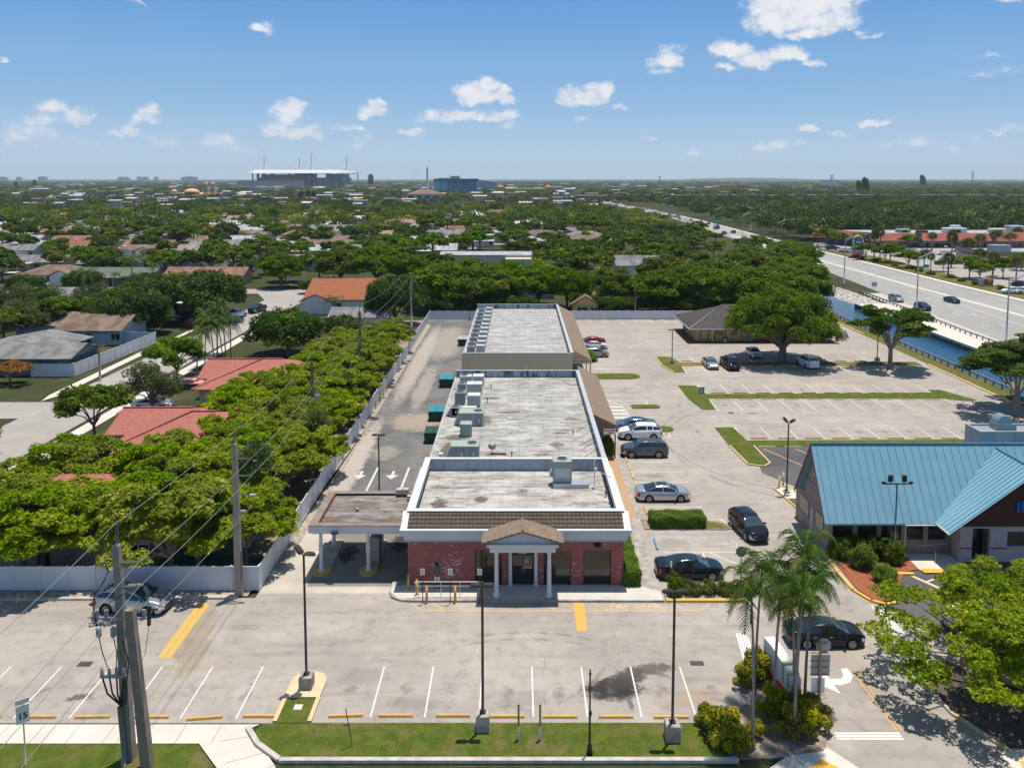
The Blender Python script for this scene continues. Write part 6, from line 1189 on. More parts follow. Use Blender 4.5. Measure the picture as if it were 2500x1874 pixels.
# -- lamp posts
def lamp(label, x, y, h, heads, base=None, mt=m_bronze, r=.075, nm='lamp_post', group='lamp posts of the car parks', bz=0.):
 t_ = thing(nm, label, 'lamp post', (x, y, 0), group=group)
 if base: obj('base_block', MB().bbox(x - base[0] / 2, x + base[0] / 2, y - base[0] / 2, y + base[0] / 2, -.02, base[1], .04), [m_conc2], t_); obj('base_plate', MB().bbox(x - .16, x + .16, y - .16, y + .16, base[1], base[1] + .08, .02), [m_bronze], t_); bz = base[1]
 obj('pole', MB().tube([(x, y, bz), (x, y, h)], [r, r * .85], 10), [mt], t_)
 for (a, arm, tiltx, wd) in heads:
  ca, sa = math.cos(R(a)), math.sin(R(a)); Mx = Matrix.Translation((x + ca * arm, y + sa * arm, h + .02)) @ Matrix.Rotation(R(a), 4, 'Z') @ Matrix.Rotation(R(tiltx), 4, 'Y')
  mb = MB(); vs = []; L_ = .62
  for (z, k) in ((-.03, 1.), (.03, 1.), (.1, .72)):
   for an in range(12): q = R(an * 30 + 15); cx_, cy_ = math.cos(q), math.sin(q); vs.append(tuple(Mx @ Vector((L_ / 2 + L_ / 2 * k * (abs(cx_) ** .5) * (1 if cx_ > 0 else -1), wd / 2 * k * (abs(cy_) ** .5) * (1 if cy_ > 0 else -1), z))))
  mb.add(vs, [(i, (i + 1) % 12, (i + 1) % 12 + 12, i + 12) for i in range(12)] + [(i + 12, (i + 1) % 12 + 12, (i + 1) % 12 + 24, i + 24) for i in range(12)] + [tuple(range(24, 36)), tuple(range(12))[::-1]])
  mb.tube([(x, y, h - .02), (x + ca * arm, y + sa * arm, h + .03)], .035, 6)
  hd = obj('lamp_head', mb, [m_bronze if mt is m_bronze else m_bronze], t_); hd['_o'] = tuple(t_.location)
  obj('lens', MB().box(.08, .54, -wd / 2 + .07, wd / 2 - .07, -.045, -.032, 0, Mx), [m_lampgrey], hd)
 return t_
lamp('tall lamp post with two heads on the yellow-capped island at front left', -11.9, 43.95, 7.8, [(150, .12, -38, .42), (25, .05, 12, .42)], (.72, .85))
lamp('tall lamp post with a concrete block on the lawn, in front of the office porch', -1.86, 40.55, 7.75, [(180, .02, 0, .34), (0, .02, 0, .34)], (.7, .9))
lamp('tall lamp post with a concrete block on the lawn at the right, before the shrubs', 7.86, 39.8, 7.8, [(180, .02, 0, .3), (0, .02, 0, .3)], (.74, .9))
lamp('slim dark lamp post standing in the alley lanes', -12.35, 70.9, 6.0, [(180, .0, 0, .3), (0, .0, 0, .3)], None, r=.07)
lamp('lamp post with tilted heads ringed by bollards near the blue roof', 24.35, 72.6, 6.6, [(140, .1, -45, .4), (20, .15, -25, .4)], (.5, .35))
X, D = G('m4', 753, 520); lamp('lamp post on the grass corner left of the silver sedan', X, D, ZT('m4', 268, D), [(180, .05, 0, .4), (0, .05, 0, .4)], (.6, .5))
X, D = G('m5', 755, 500); lamp('lamp post on the grass strip beside the smaller tree', X, D, 7.4, [(90, .05, 0, .4)], (.6, .5))
X, D = G('m4', 475, 185); lamp('lamp post behind the far fence with two small heads', X, D + .9, 8.6, [(180, .3, 0, .3), (0, .3, 0, .3)], None, mt=m_bpole, r=.1)
X, D = G('m3', 303, 190); lamp('dark slim post standing in the alley corner by the far store', X, D - .5, 4.4, [(0, .0, 0, .2)], (.4, .3), r=.06)
t_ = thing('lamp_post', 'black cast post with finial standing on the front lawn kerb', 'lamp post', (3.53, 38.6, 0)); obj('post', MB()._lathe((3.53, 38.6, 0), [(0, .16), (.12, .17), (.3, .11), (.5, .12), (.62, .06), (1.8, .05), (2.2, .065), (2.25, .045), (4.2, .04)], 12, 0, True), [m_black], t_); obj('finial', MB()._lathe((3.53, 38.6, 4.2), [(0, .06), (.06, .07), (.12, .03), (.2, .045), (.3, .01)], 10, 0, True), [m_black], t_); obj('outlet_box', MB().bbox(3.56, 3.63, 38.55, 38.65, 2.1, 2.3, .01), [m_black], t_)
X, D = 28.35, 59.9; t_ = thing('flood_light', 'grey floodlight pole with crossbar and four heads in front of the blue roof', 'lamp post', (X, D, 0)); obj('pole', MB().tube([(X, D, 0), (X, D, 5.75)], .06, 8), [mat('blue_grey_pole', (.16, .2, .22), .5)], t_); obj('base_block', MB().bbox(X - .28, X + .28, D - .28, D + .28, 0, .75, .03), [m_conc2], t_)
obj('crossbar', MB().box(X - 1.15, X + 1.15, D - .04, D + .04, 5.75, 5.83), [m_bronze], t_)
for dx_, up in ((-1.0, 0), (-.5, 1), (.55, 1), (1.05, 0)): obj('lamp_head', MB().bbox(X + dx_ - .16, X + dx_ + .16, D - .06, D + .1, 5.95 if up else 5.84, 6.45 if up else 5.95, .03).tube([(X + dx_, D, 5.8), (X + dx_, D, 6.0)], .03, 5), [m_bronze], t_)
def hwlamp(label, X, D, h, arm=5.):
 t_ = thing('street_lamp', label, 'street lamp', (X, D, 0), group='tall lamps along the highway'); r = .16
 obj('pole', MB().tube([(X, D, 0), (X, D, h)], [r, r * .62], 8), [m_galv], t_); obj('arm', MB().tube([(X, D, h - .15), (X + arm * .55, D, h + 1.1), (X + arm, D, h + 1.35)], [.1, .07, .05], 6).tube([(X, D, h - .7), (X + arm * .55, D, h + .95)], .04, 5), [m_galv], t_); obj('lamp_head', MB().bbox(X + arm - .2, X + arm + .75, D - .18, D + .18, h + 1.25, h + 1.42, .03), [m_lampgrey], t_); obj('base_plinth', MB()._lathe((X, D, 0), [(0, .3), (.45, .26)], 10, 0), [m_conc2], t_)
hwlamp('nearest tall highway lamp, at the right beside the canal walk', 80.2, 133.6, 12.1, 5)
hwlamp('second tall highway lamp, behind the smaller lot tree', 83.5, 171, 12.2, 5); hwlamp('third tall highway lamp, above the lime trees by the canal', 88.0, 221, 12.4, 5.2); hwlamp('fourth tall highway lamp, left of the gantry', 94.5, 300, 12.6, 5.2); hwlamp('fifth tall highway lamp along the near side', 98.5, 362, 12.6, 5); hwlamp('sixth tall highway lamp along the near side', 102.5, 430, 12.6, 5); hwlamp('seventh tall highway lamp along the near side', 107, 520, 13, 5); hwlamp('eighth tall highway lamp along the near side', 109, 620, 13, 5)
hwlamp('tall highway lamp on the far side with its arm over the road', 128.5, 455, 12.5, -5)
# -- utility poles
def sqpole(mb, a, b, w0, w1):
 a, b = Vector(a), Vector(b); vs = [(a.x + s_ * w0, a.y + q * w0, a.z) for s_, q in ((-1, -1), (1, -1), (1, 1), (-1, 1))] + [(b.x + s_ * w1, b.y + q * w1, b.z) for s_, q in ((-1, -1), (1, -1), (1, 1), (-1, 1))] + [(b.x, b.y, b.z + w1 * 1.6)]
 mb.add(vs, [(0, 1, 5, 4), (1, 2, 6, 5), (2, 3, 7, 6), (3, 0, 4, 7), (4, 5, 8), (5, 6, 8), (6, 7, 8), (7, 4, 8)])
def insul(mb, a, b, n=7, r=.07):
 a, b = Vector(a), Vector(b)
 for i in range(n): p0 = a + (b - a) * (i / n); p1 = a + (b - a) * ((i + .55) / n); mb.tube([p0, p1], r, 7, 0, False)
 mb.tube([a, b], r * .45, 6)
m_ins = mat('insulator_grey', (.12, .13, .14), .4); m_insl = mat('insulator_light', (.36, .36, .37), .3)
UX, UY = -19.2, 38.35; TX = -19.4
t_ = thing('utility_pole', 'square concrete utility pole with a pointed top and tangled switch gear at front left', 'utility pole', (UX, UY, 0), group='utility poles along the wires')
mb = MB(); sqpole(mb, (UX, UY, -.1), (TX, UY, 10.9), .24, .15); obj('pole', mb, [m_cpole], t_)
q = MB(); insul(q, (TX + .05, UY, 10.85), (TX + .05, UY, 12.05)); obj('insulator', q, [m_ins], t_)
for z in (10.0, 8.8): q = MB(); insul(q, (TX + .15, UY, z), (TX + 1.0, UY, z + .03), 8, .075); obj('insulator', q, [m_ins], t_)
obj('gear_arm', MB().box(TX - 1.1, TX + 1.55, UY - .22, UY - .16, 7.3, 7.38), [m_galv], t_)
for i, dx_ in enumerate((-1.0, -.55, 1.25)):
 q = MB(); insul(q, (TX + dx_, UY - .19, 7.4), (TX + dx_, UY - .19, 7.8), 4, .09); obj('insulator', q, [m_insl], t_)
for dx_ in (-.9, -.2, .45): obj('switch_can', MB()._lathe((TX + dx_, UY - .3, 6.45), [(0, .09), (.06, .13), (.42, .13), (.5, .09), (.55, .04)], 12, 0, True), [m_insl if dx_ < 0 else m_galv], t_)
obj('fuse_holder', MB().tube([(TX + 1.55, UY - .2, 7.95), (TX + 1.5, UY - .2, 7.0)], .09, 8).bbox(TX + 1.5, TX + 1.95, UY - .25, UY - .15, 7.75, 7.83, .02), [m_bronze], t_)
obj('gear_bracket', MB().box(TX - .95, TX + .35, UY - .3, UY - .18, 4.35, 4.5), [m_galv], t_)
for dx_ in (-.85, -.5, -.15, .2): obj('cable_end', MB()._lathe((TX + dx_, UY - .26, 4.4), [(0, .07), (.1, .11), (.15, .07), (.24, .1), (.3, .06), (.42, .08), (.5, .03)], 10, 0, True), [m_insl], t_)
cb = MB()
for dx_ in (-.85, -.5, -.15, .2): cb.tube([(TX + dx_, UY - .26, 4.4), (TX + dx_ * .7, UY - .34, 3.6), (TX + .05, UY - .28, 2.9), (TX + .12, UY - .26, .2)], .045, 6)
cb.tube([(TX - 1.05, UY - .1, 10.0), (TX - .5, UY - .2, 10.15), (TX - .35, UY - .2, 9.7), (TX - .6, UY - .2, 9.2), (TX - 1.1, UY - .2, 8.4), (TX - 1.15, UY - .2, 7.6), (TX - 1.0, UY - .25, 7.0)], .035, 6)
cb.tube([(TX + .6, UY - .1, 8.7), (TX - .3, UY - .3, 8.2), (TX - .55, UY - .2, 7.8)], .02, 5).tube([(TX + 1.5, UY - .1, 8.6), (TX + 1.5, UY - .2, 7.9)], .015, 5).tube([(TX + 1.5, UY - .2, 8.2), (TX + 1.25, UY - .2, 8.15), (TX + 1.2, UY - .2, 7.8)], .015, 5).tube([(TX + 1.5, UY - .2, 7.0), (TX + 1.3, UY - .3, 5.6), (TX + .9, UY - .3, 4.7), (TX + .1, UY - .28, 4.6)], .015, 5)
for dx_ in (-.9, -.2, .45): cb.tube([(TX + dx_, UY - .3, 6.45), (TX + dx_ + .15, UY - .34, 5.7), (TX + dx_ * .6, UY - .3, 4.9)], .025, 5)
cb.tube([(TX + .2, UY - .25, 6.2), (TX + .5, UY - .3, 5.2), (TX + .35, UY - .3, 4.2), (TX + .2, UY - .28, 3.0)], .03, 6)
obj('cables', cb, [m_black], t_)
obj('conduit', MB().tube([(TX - .02, UY - .3, 2.9), (UX - .1, UY - .32, .5), (UX - .1, UY - .42, .0)], .14, 10), [mat('conduit_grey', (.2, .21, .22), .5)], t_)
obj('number_tag', MB().box(TX - .06, TX + .06, UY - .3, UY - .28, 5.3, 5.75), [m_stopy], t_)
t_ = thing('utility_pole', 'short leaning square concrete stub pole beside the pointed utility pole', 'utility pole', (-18.05, 37.75, 0), group='utility poles along the wires'); mb = MB(); sqpole(mb, (-18.05, 37.75, -.1), (-18.62, 37.8, 8.0), .24, .19); mb.v[-1] = (-18.62, 37.8, 8.005); obj('pole', mb, [mat('tan_concrete_pole', (.30, .24, .19), .9, (.2, .16, .13), 2, .8, fine=14)], t_)
AT = {}
def upole(label, X, Y, H_, mt, w0, kind, side_=1):
 t_ = thing('utility_pole', label, 'utility pole', (X, Y, 0), group='utility poles along the wires'); mb = MB()
 if kind == 'sq': sqpole(mb, (X, Y, -.1), (X, Y, H_), w0, w0 * .6)
 else: mb.tube([(X, Y, -.1), (X, Y, H_)], [w0, w0 * .75], 9)
 obj('pole', mb, [mt], t_); q = MB(); insul(q, (X, Y, H_), (X, Y, H_ + .9), 5, .06); obj('insulator', q, [m_ins], t_)
 for z in (H_ - 1.0, H_ - 2.2): q = MB(); insul(q, (X + w0, Y, z), (X + w0 + .85, Y, z + .03), 7, .06); obj('insulator', q, [m_ins], t_)
 AT[label] = [(X, Y, H_ + .9), (X + w0 + .85, Y, H_ - .97), (X + w0 + .85, Y, H_ - 2.17), (X + w0, Y, H_ - 5.2)]; return t_
u3 = upole('grey square concrete utility pole at the corner of the white fence', -19.25, 54.45, 10.6, m_cpole, .24, 'sq')
obj('lamp_arm', MB().tube([(-19.1, 54.35, 7.0), (-18.7, 54.3, 7.15), (-18.3, 54.3, 7.15)], .03, 6).bbox(-18.3, -17.9, 54.2, 54.4, 7.1, 7.2, .02), [m_lampgrey], u3); obj('bracket', MB().bbox(-18.95, -18.6, 54.3, 54.42, 5.9, 6.05, .02), [m_lampgrey], u3); obj('conduit', MB().tube([(-18.98, 54.3, 0), (-19.02, 54.3, 3.2)], .07, 8), [m_bpole], u3)
u4 = upole('brown wooden utility pole with a pale transformer can among the lime trees', -22.1, 86.6, 9.0, m_wood, .19, 'rd'); obj('transformer', MB()._lathe((-21.55, 86.5, 4.6), [(0, .22), (.05, .26), (.9, .26), (.98, .18), (1.05, .05)], 14, 0, True), [m_signback], u4)
u5 = upole('thick weathered wooden utility pole at the end of the lime tree row', -21.6, 110.7, 10.6, m_wood, .24, 'rd'); obj('second_pole', MB().tube([(-20.9, 111.0, 0), (-20.9, 111.0, 5.0)], .12, 8), [m_wood], u5); obj('cross_arm', MB().box(-22.8, -20.3, 110.45, 110.55, 8.9, 9.0), [m_wood], u5)
t_ = thing('utility_pole', 'grey utility pole with a wide crossarm at the far end of the alley', 'utility pole', (-19.25, 146.3, 0), group='utility poles along the wires'); obj('pole', MB().tube([(-19.25, 146.3, 0), (-19.25, 146.3, 11.3)], [.22, .15], 9), [m_cpole], t_); obj('cross_arm', MB().box(-20.9, -17.6, 146.2, 146.3, 11.2, 11.32), [m_wood], t_); q = MB()
for x in (-20.8, -19.25, -17.7): insul(q, (x, 146.25, 11.32), (x, 146.25, 11.6), 3, .06)
obj('insulator', q, [m_ins], t_)
ks = list(AT); A0 = [(TX + .05, UY, 12.05), (TX + 1.0, UY, 10.03), (TX + 1.0, UY, 8.83), (TX + .15, UY, 6.2)]; AL = [(-20.8, 146.25, 11.6), (-19.25, 146.25, 11.6), (-17.7, 146.25, 11.6), (-19.1, 146.2, 7.5)]
AN = [(-20.4, -6, 12.6), (-19.4, -6, 10.6), (-19.4, -6, 9.4), (-20.2, -6, 6.8)]
m_wire = mat('aluminium_wire', (.26, .26, .26), .6)
for k in range(4):
 nodes = [AN[k], A0[k], AT[ks[0]][k], AT[ks[1]][k], AT[ks[2]][k], AL[k]]; mb = MB(); pts = []
 for a, b in zip(nodes, nodes[1:]):
  a, b = Vector(a), Vector(b); L = (b - a).length; sag = .0006 * L * L
  for i in range(10): f_ = i / 10; p_ = a.lerp(b, f_); p_.z -= 4 * sag * f_ * (1 - f_); pts.append(p_)
 pts.append(Vector(nodes[-1])); o = obj('power_line', mb.tube(pts, .014, 4), [m_wire], None, tuple(pts[0])); tag(o, ['topmost power line running from the pole tops along the lime trees', 'upper side power line on the standoff insulators', 'lower side power line on the standoff insulators', 'lowest neutral line below the other three wires'][k], 'power line')
for (lb, z, x, y, H_) in (('wooden utility pole beside the left street', 'm1', 737, 690, None), ('far utility pole in front of the highway trees', 'f4', 680, 640, 14), ('utility pole pair beside the side road in the middle distance', 'f4', 1015, 940, 13.5), ('leaning grey utility pole near the side road', 'f4', 1300, 1000, 9), ('utility pole above the woods right of the far highway', 'f5', 275, 500, 15), ('thin pole among the far trees left of centre', 'f4', 545, 640, 12), ('slender pole in the middle of the neighbourhood', 'f2', 1205, 790, 11), ('slender pole left in the neighbourhood', 'f1', 1115, 700, 11)):
 X, D = G(z, x, y); H_ = H_ or ZT('m1', 395, D); t_ = thing('utility_pole', lb, 'utility pole', (X, D, 0), group='utility poles along the wires'); obj('pole', MB().tube([(X, D, 0), (X, D, H_)], [.17, .12], 7), [m_wood], t_); obj('cross_arm', MB().box(X - 1.1, X + 1.1, D - .06, D + .06, H_ - .7, H_ - .58), [m_wood], t_)
# -- dumpsters
m_dump = mat('dumpster_green', (.008, .06, .045), .5, (.01, .04, .035), 2, .7); m_lid = mat('dumpster_lid', (.015, .19, .24), .5, (.02, .26, .33), 1, .6)
for lb, z, x0, x1, yb, lid in (('dark green dumpster nearest the camera in the alley', 'm2', 1208, 1300, 1135, m_dump), ('green dumpster with teal lid, second from the front', 'm2', 1240, 1365, 965, m_lid), ('green dumpster with teal lid at the back corner of the middle store', 'm2', 1323, 1430, 708, m_lid), ('farthest dumpster with pale open lids beside the far store', 'm2', 1465, 1535, 390, m_galv)):
 D = G(z, 0, yb)[1]; xa = XA(z, x0, D); xb = max(XA(z, x1, D), xa + 1.9); t_ = thing('dumpster', lb, 'dumpster', ((xa + xb) / 2, D + .7, 0), group='dumpsters in the alley')
 mb = MB(); mb.add([(xa, D, .15), (xb, D, .15), (xb, D + 1.3, .15), (xa, D + 1.3, .15), (xa, D - .1, 1.15), (xb, D - .1, 1.15), (xb, D + 1.4, 1.45), (xa, D + 1.4, 1.45)], [(0, 1, 5, 4), (1, 2, 6, 5), (2, 3, 7, 6), (3, 0, 4, 7), (3, 2, 1, 0)])
 for i in range(4): x = xa + .25 + i * (xb - xa - .5) / 3; mb.box(x - .03, x + .03, D - .13, D - .03, .3, 1.05)
 mb.box(xa + .1, xb - .1, D + .1, D + 1.2, 0, .15); obj('bin_body', mb, [m_dump], t_)
 for k in range(2): w_ = (xb - xa) / 2; obj('lid', MB().add([(xa + k * w_ + .02, D - .14, 1.17), (xa + (k + 1) * w_ - .02, D - .14, 1.17), (xa + (k + 1) * w_ - .02, D + 1.42, 1.47), (xa + k * w_ + .02, D + 1.42, 1.47), (xa + k * w_ + .02, D - .14, 1.23), (xa + (k + 1) * w_ - .02, D - .14, 1.23), (xa + (k + 1) * w_ - .02, D + 1.42, 1.54), (xa + k * w_ + .02, D + 1.42, 1.54)], [(4, 5, 6, 7), (0, 1, 5, 4), (1, 2, 6, 5), (2, 3, 7, 6), (3, 0, 4, 7)]), [lid], t_)
 obj('side_pocket', MB().box(xa - .12, xa, D + .3, D + .9, .7, .9).box(xb, xb + .12, D + .3, D + .9, .7, .9), [m_dump], t_)
# -- entrance signs among the palms
t_ = thing('monument_sign', 'slim curved white and red monument sign among the palms, seen nearly edge-on', 'sign', (14.55, 43.6, 0))
A_ = Vector((14.3, 45.0)); B_ = Vector((15.0, 42.3)); dd = (B_ - A_).normalized(); nn = Vector((-dd.y, dd.x)) * .3
def slab(mb, s0, s1, prof, off0=-1., off1=1.):
 n = 8; vs = []
 for i in range(n + 1):
  f_ = s0 + (s1 - s0) * i / n; c = A_ + dd * f_ * 2.8; z = prof(f_)
  for o_ in (off0, off1): vs += [(c.x + nn.x * o_, c.y + nn.y * o_, z[0]), (c.x + nn.x * o_, c.y + nn.y * o_, z[1])]
 fs = []
 for i in range(n): a = i * 4; fs += [(a, a + 4, a + 5, a + 1), (a + 3, a + 7, a + 6, a + 2), (a + 1, a + 5, a + 7, a + 3)]
 fs += [(0, 1, 3, 2), (n * 4, n * 4 + 2, n * 4 + 3, n * 4 + 1)]; mb.add(vs, fs)
mb = MB(); slab(mb, 0, 1, lambda f: (.8, 2.45 - .9 * f ** 2)); obj('sign_cabinet', mb, [m_pwhite], t_); mb = MB(); slab(mb, .0, 1.02, lambda f: (0, .79), -1.05, 1.05); obj('sign_base', mb, [m_red], t_)
mb = MB(); slab(mb, .68, .74, lambda f: (1.0, 2.1), -1.12, 1.12); slab(mb, .86, .92, lambda f: (1.0, 1.8), -1.12, 1.12); obj('sign_moulding', mb, [mat('tan_trim', (.45, .4, .25), .7)], t_)
t_ = thing('sign_stack', 'wooden post carrying grey sign backs, an octagon and a white board, among the palms', 'sign', (16.0, 41.6, 0)); obj('post', MB().box(15.94, 16.06, 41.54, 41.66, 0, 4.15), [mat('sign_post_wood', (.34, .26, .14), .8, (.25, .19, .11), 4, .7)], t_)
oc = MB(); oc.add([(16.2 + .42 * math.cos(R(22.5 + 45 * k)), 41.72, 3.85 + .42 * math.sin(R(22.5 + 45 * k))) for k in range(8)], [tuple(range(8))]); oc.add([(16.2 + .42 * math.cos(R(22.5 + 45 * k)), 41.73, 3.85 + .42 * math.sin(R(22.5 + 45 * k))) for k in range(8)], [tuple(range(8))[::-1]]); obj('octagon_back', oc, [m_signback], t_)
obj('panel_back', MB().box(15.55, 16.55, 41.68, 41.71, 2.2, 3.35), [m_signback], t_); obj('panel_rib', MB().box(15.5, 16.45, 41.665, 41.679, 2.25, 2.31).box(15.5, 16.45, 41.665, 41.679, 2.65, 2.71).box(15.5, 16.45, 41.665, 41.679, 3.0, 3.06).box(15.5, 16.45, 41.665, 41.679, 3.45, 3.5).box(15.65, 16.4, 41.665, 41.679, 4.0, 4.05), [m_bpole], t_)
obj('white_board', MB().box(15.6, 16.3, 41.66, 41.7, 1.25, 2.05), [m_sign], t_)
t_ = thing('warning_sign', 'small red square sign under the lime tree on the dark bed', 'sign', (24.9, 43.9, 0)); obj('post', MB().tube([(24.9, 43.9, 0), (24.9, 43.9, 1.7)], .025, 6), [m_galv], t_); obj('sign_board', MB().box(24.65, 25.15, 43.83, 43.85, 1.35, 1.95), [mat('faded_red', (.42, .1, .12), .7, (.5, .3, .32), 9, .7)], t_)
t_ = thing('yard_sign', 'small dark square sign on the corner of the long grass strip', 'sign', (24.1, 106.9, 0)); obj('sign_board', MB().box(23.75, 24.45, 106.3, 106.34, .35, 1.25), [mat('yard_green', (.05, .12, .12), .6)], t_); obj('printed_text', MB().box(23.85, 24.35, 106.28, 106.295, .95, 1.05).box(23.85, 24.35, 106.28, 106.295, .75, .82).box(23.9, 24.3, 106.28, 106.295, .5, .65), [m_sign], t_); obj('post', MB().tube([(23.8, 106.35, 0), (23.8, 106.35, 1.3)], .025, 5).tube([(24.4, 106.35, 0), (24.4, 106.35, 1.3)], .025, 5), [m_pwhite], t_)
t_ = thing('manhole_cover', 'round dark manhole cover on the lot between the parking rows', 'manhole cover', (26.0, 98.7, 0)); obj('cover', MB()._lathe((26.0, 98.7, 0), [(.004, .4), (.014, .38)], 18, 0), [MATS['drain_iron']], t_); obj('cover_frame', MB()._lathe((26.0, 98.7, 0), [(.003, .48), (.01, .46)], 18, 0), [m_kerb], t_)
t_ = thing('curb_box', 'pale utility lid set in the grass of the light island', 'utility lid', (-11.9, 42.2, 0)); obj('lid', MB().bbox(-12.15, -11.7, 42.0, 42.45, .05, .09, .01), [m_conc], t_)
def guard(label, pts, step=2.0):
 t_ = thing('guard_rail', label, 'guard rail', (pts[0][0], pts[0][1], 0)); mb = MB(); n = 0; pm = []
 for a, b in zip(pts, pts[1:]):
  a, b = Vector(a), Vector(b); L = (b - a).length; dd = (b - a) / L; nn = Vector((-dd.y, dd.x)) * .05
  for z in ((.5, .62), (.62, .7), (.7, .82)): o_ = .5 if z[0] == .62 else 1.; mb.prism([tuple(a + nn * o_), tuple(b + nn * o_), tuple(b - nn * o_), tuple(a - nn * o_)], z[0], z[1])
  k = int(L / step)
  for i in range(k + 1): p_ = a + dd * i * step; pm.append(p_)
 obj('rail', mb, [m_galv], t_)
 for p_ in pm[:100]: obj('post', MB().box(p_.x - .09, p_.x + .09, p_.y - .08, p_.y + .08, -.1, .72), [m_wood], t_)
guard('steel guard rail on wooden posts along the near canal bank', [(65.8, 108), (65.6, 166)]); guard('dark guard rail between the canal walk and the highway', [(81.3, 110), (82.4, 150), (84.9, 190), (85.4, 204)])
t_ = thing('bench_frame', 'tilted wooden slatted rack standing beside the brick restaurant corner', 'rack', (57.2, 143.5, 0)); mb = MB(); Mt = Matrix.Translation((57.2, 143.6, .75)) @ Matrix.Rotation(R(-28), 4, 'Y')
for i in range(7): mb.box(-1.0, 1.0, -.05, .05, -.7 + i * .23, -.58 + i * .23, 0, Mt)
obj('slats', mb, [m_wood], t_); obj('frame', MB().box(-1.02, -.9, .051, .15, -.8, .9, 0, Mt).box(.9, 1.02, .051, .15, -.8, .9, 0, Mt), [m_wood], t_); obj('leg', MB().box(56.3, 56.42, 144.0, 144.1, 0, 1.5), [m_wood], t_); obj('leg', MB().box(58.0, 58.12, 144.0, 144.1, 0, 1.5), [m_wood], t_)
# -- blue-roofed restaurant
m_blueroof = mat('blue_metal_roof', (.19, .36, .455), .5, (.155, .32, .42), .5, .7, spec=.4); m_bluedark = mat('blue_trim', (.05, .17, .22), .5)
br = thing('blue_roof_restaurant', 'restaurant with steep bright blue seamed metal roof and a stone-walled gable entrance', 'restaurant', (30, 60.6, 0))
ex0, ey0, ez, ry, rz_, ey1, xR = 23.0, 59.75, 2.75, 63.2, 7.75, 66.7, 52.0
m_sid = mat('taupe_siding', (.30, .24, .2), .8, (.26, .2, .17), 1, .6, fine=6); m_red2 = mat('rake_red', (.30, .02, .025), .5)
mb = MB(); mb.add([(ex0, ey0, ez), (xR, ey0, ez), (xR, ry, rz_), (ex0, ry, rz_), (ex0, ey1, ez), (xR, ey1, ez), (ex0, ey0, ez - .12), (xR, ey0, ez - .12), (ex0 + .0, ry, rz_ - .14), (ex0, ey1, ez - .12)], [(0, 1, 2, 3), (3, 2, 5, 4), (0, 6, 7, 1)])
x = ex0 + .35; sl = (rz_ - ez) / (ry - ey0); rib = 0
while x < xR:
 mb.add([(x + a, b_, c_ + e_) for e_ in (.002, .04) for a, b_, c_ in ((-.012, ey0, ez), (.012, ey0, ez), (.012, ry, rz_), (-.012, ry, rz_))], [(4, 5, 6, 7), (0, 3, 7, 4), (1, 5, 6, 2), (0, 4, 5, 1)], 1); x += .62
mb.tube([(ex0, ry, rz_ + .03), (xR, ry, rz_ + .03)], .09, 6, 1)
obj('main_roof', mb, [m_blueroof, m_bluedark], br)
obj('rake_board', MB().add([(ex0 - .05, ey0, ez - .2), (ex0 - .05, ry, rz_ - .22), (ex0 - .05, ey1, ez - .2), (ex0 - .05, ey0, ez), (ex0 - .05, ry, rz_ + .03), (ex0 - .05, ey1, ez), (ex0, ey0, ez - .2), (ex0, ry, rz_ - .22), (ex0, ey1, ez - .2)], [(0, 3, 4, 1), (1, 4, 5, 2), (0, 1, 7, 6), (1, 2, 8, 7)]), [m_red2], br)
cx, cz, cy0, ce = 37.5, 7.45, 57.75, 6.2; cez = 2.8; yb = ey0 + (cz - ez) / sl
mb = MB()
for sg in (-1, 1):
 A = (cx, cy0, cz); B = (cx, yb, cz + .01); C_ = (cx + sg * ce, ey0 + .05, cez + .05); D_ = (cx + sg * ce, cy0, cez)
 mb.add([A, B, C_, D_] if sg < 0 else [A, D_, C_, B], [(0, 1, 2, 3)])
 n_ = 12
 for k in range(n_):   # seams run down the slope: start on ridge/valley, end at eave/front
  yy = cy0 + .15 + k * .42
  if yy > yb: break
  fmax = 1. if yy <= ey0 + .05 else max(0, 1 - (yy - ey0 - .05) / (yb - ey0 - .05))
  p0 = (cx, yy, cz); p1 = (cx + sg * ce * fmax, yy, cz + (cez - cz) * fmax)
  mb.add([(p0[0], yy - .016, p0[2] + .003), (p0[0], yy + .016, p0[2] + .003), (p1[0], yy + .016, p1[2] + .003), (p1[0], yy - .016, p1[2] + .003), (p0[0], yy - .016, p0[2] + .05), (p0[0], yy + .016, p0[2] + .05), (p1[0], yy + .016, p1[2] + .05), (p1[0], yy - .016, p1[2] + .05)], [(4, 5, 6, 7), (0, 4, 7, 3), (1, 2, 6, 5), (3, 7, 6, 2)], 1)
mb.tube([(cx, cy0, cz + .03), (cx, yb + .1, cz + .03)], .08, 6, 1)
obj('gable_roof', mb, [m_blueroof, m_bluedark], br)
m_brownwood = mat('brown_board', (.085, .036, .02), .8, (.06, .026, .015), 3, .7, fine=8)
GY = 59.3
obj('gable_wall', MB().add([(cx - ce + .25, GY, 2.75), (cx + ce - .25, GY, 2.75), (cx, GY, cz - .18)], [(0, 1, 2)]).add([(32.6, GY - .001, 2.72), (42.4, GY - .001, 2.72), (42.4, GY - .001, 2.9), (32.6, GY - .001, 2.9)], [(0, 1, 2, 3)]), [m_brownwood], br)
obj('gutter', MB().tube([(cx - ce, cy0, cez - .03), (cx - ce, ey0, cez - .03)], .07, 6).tube([(29.0, ey0 - .05, ez - .1), (31.4, ey0 - .05, ez - .1)], .06, 6).tube([(29.05, ey0, .1), (29.05, ey0, 2.65)], .05, 6), [m_pwhite], br)
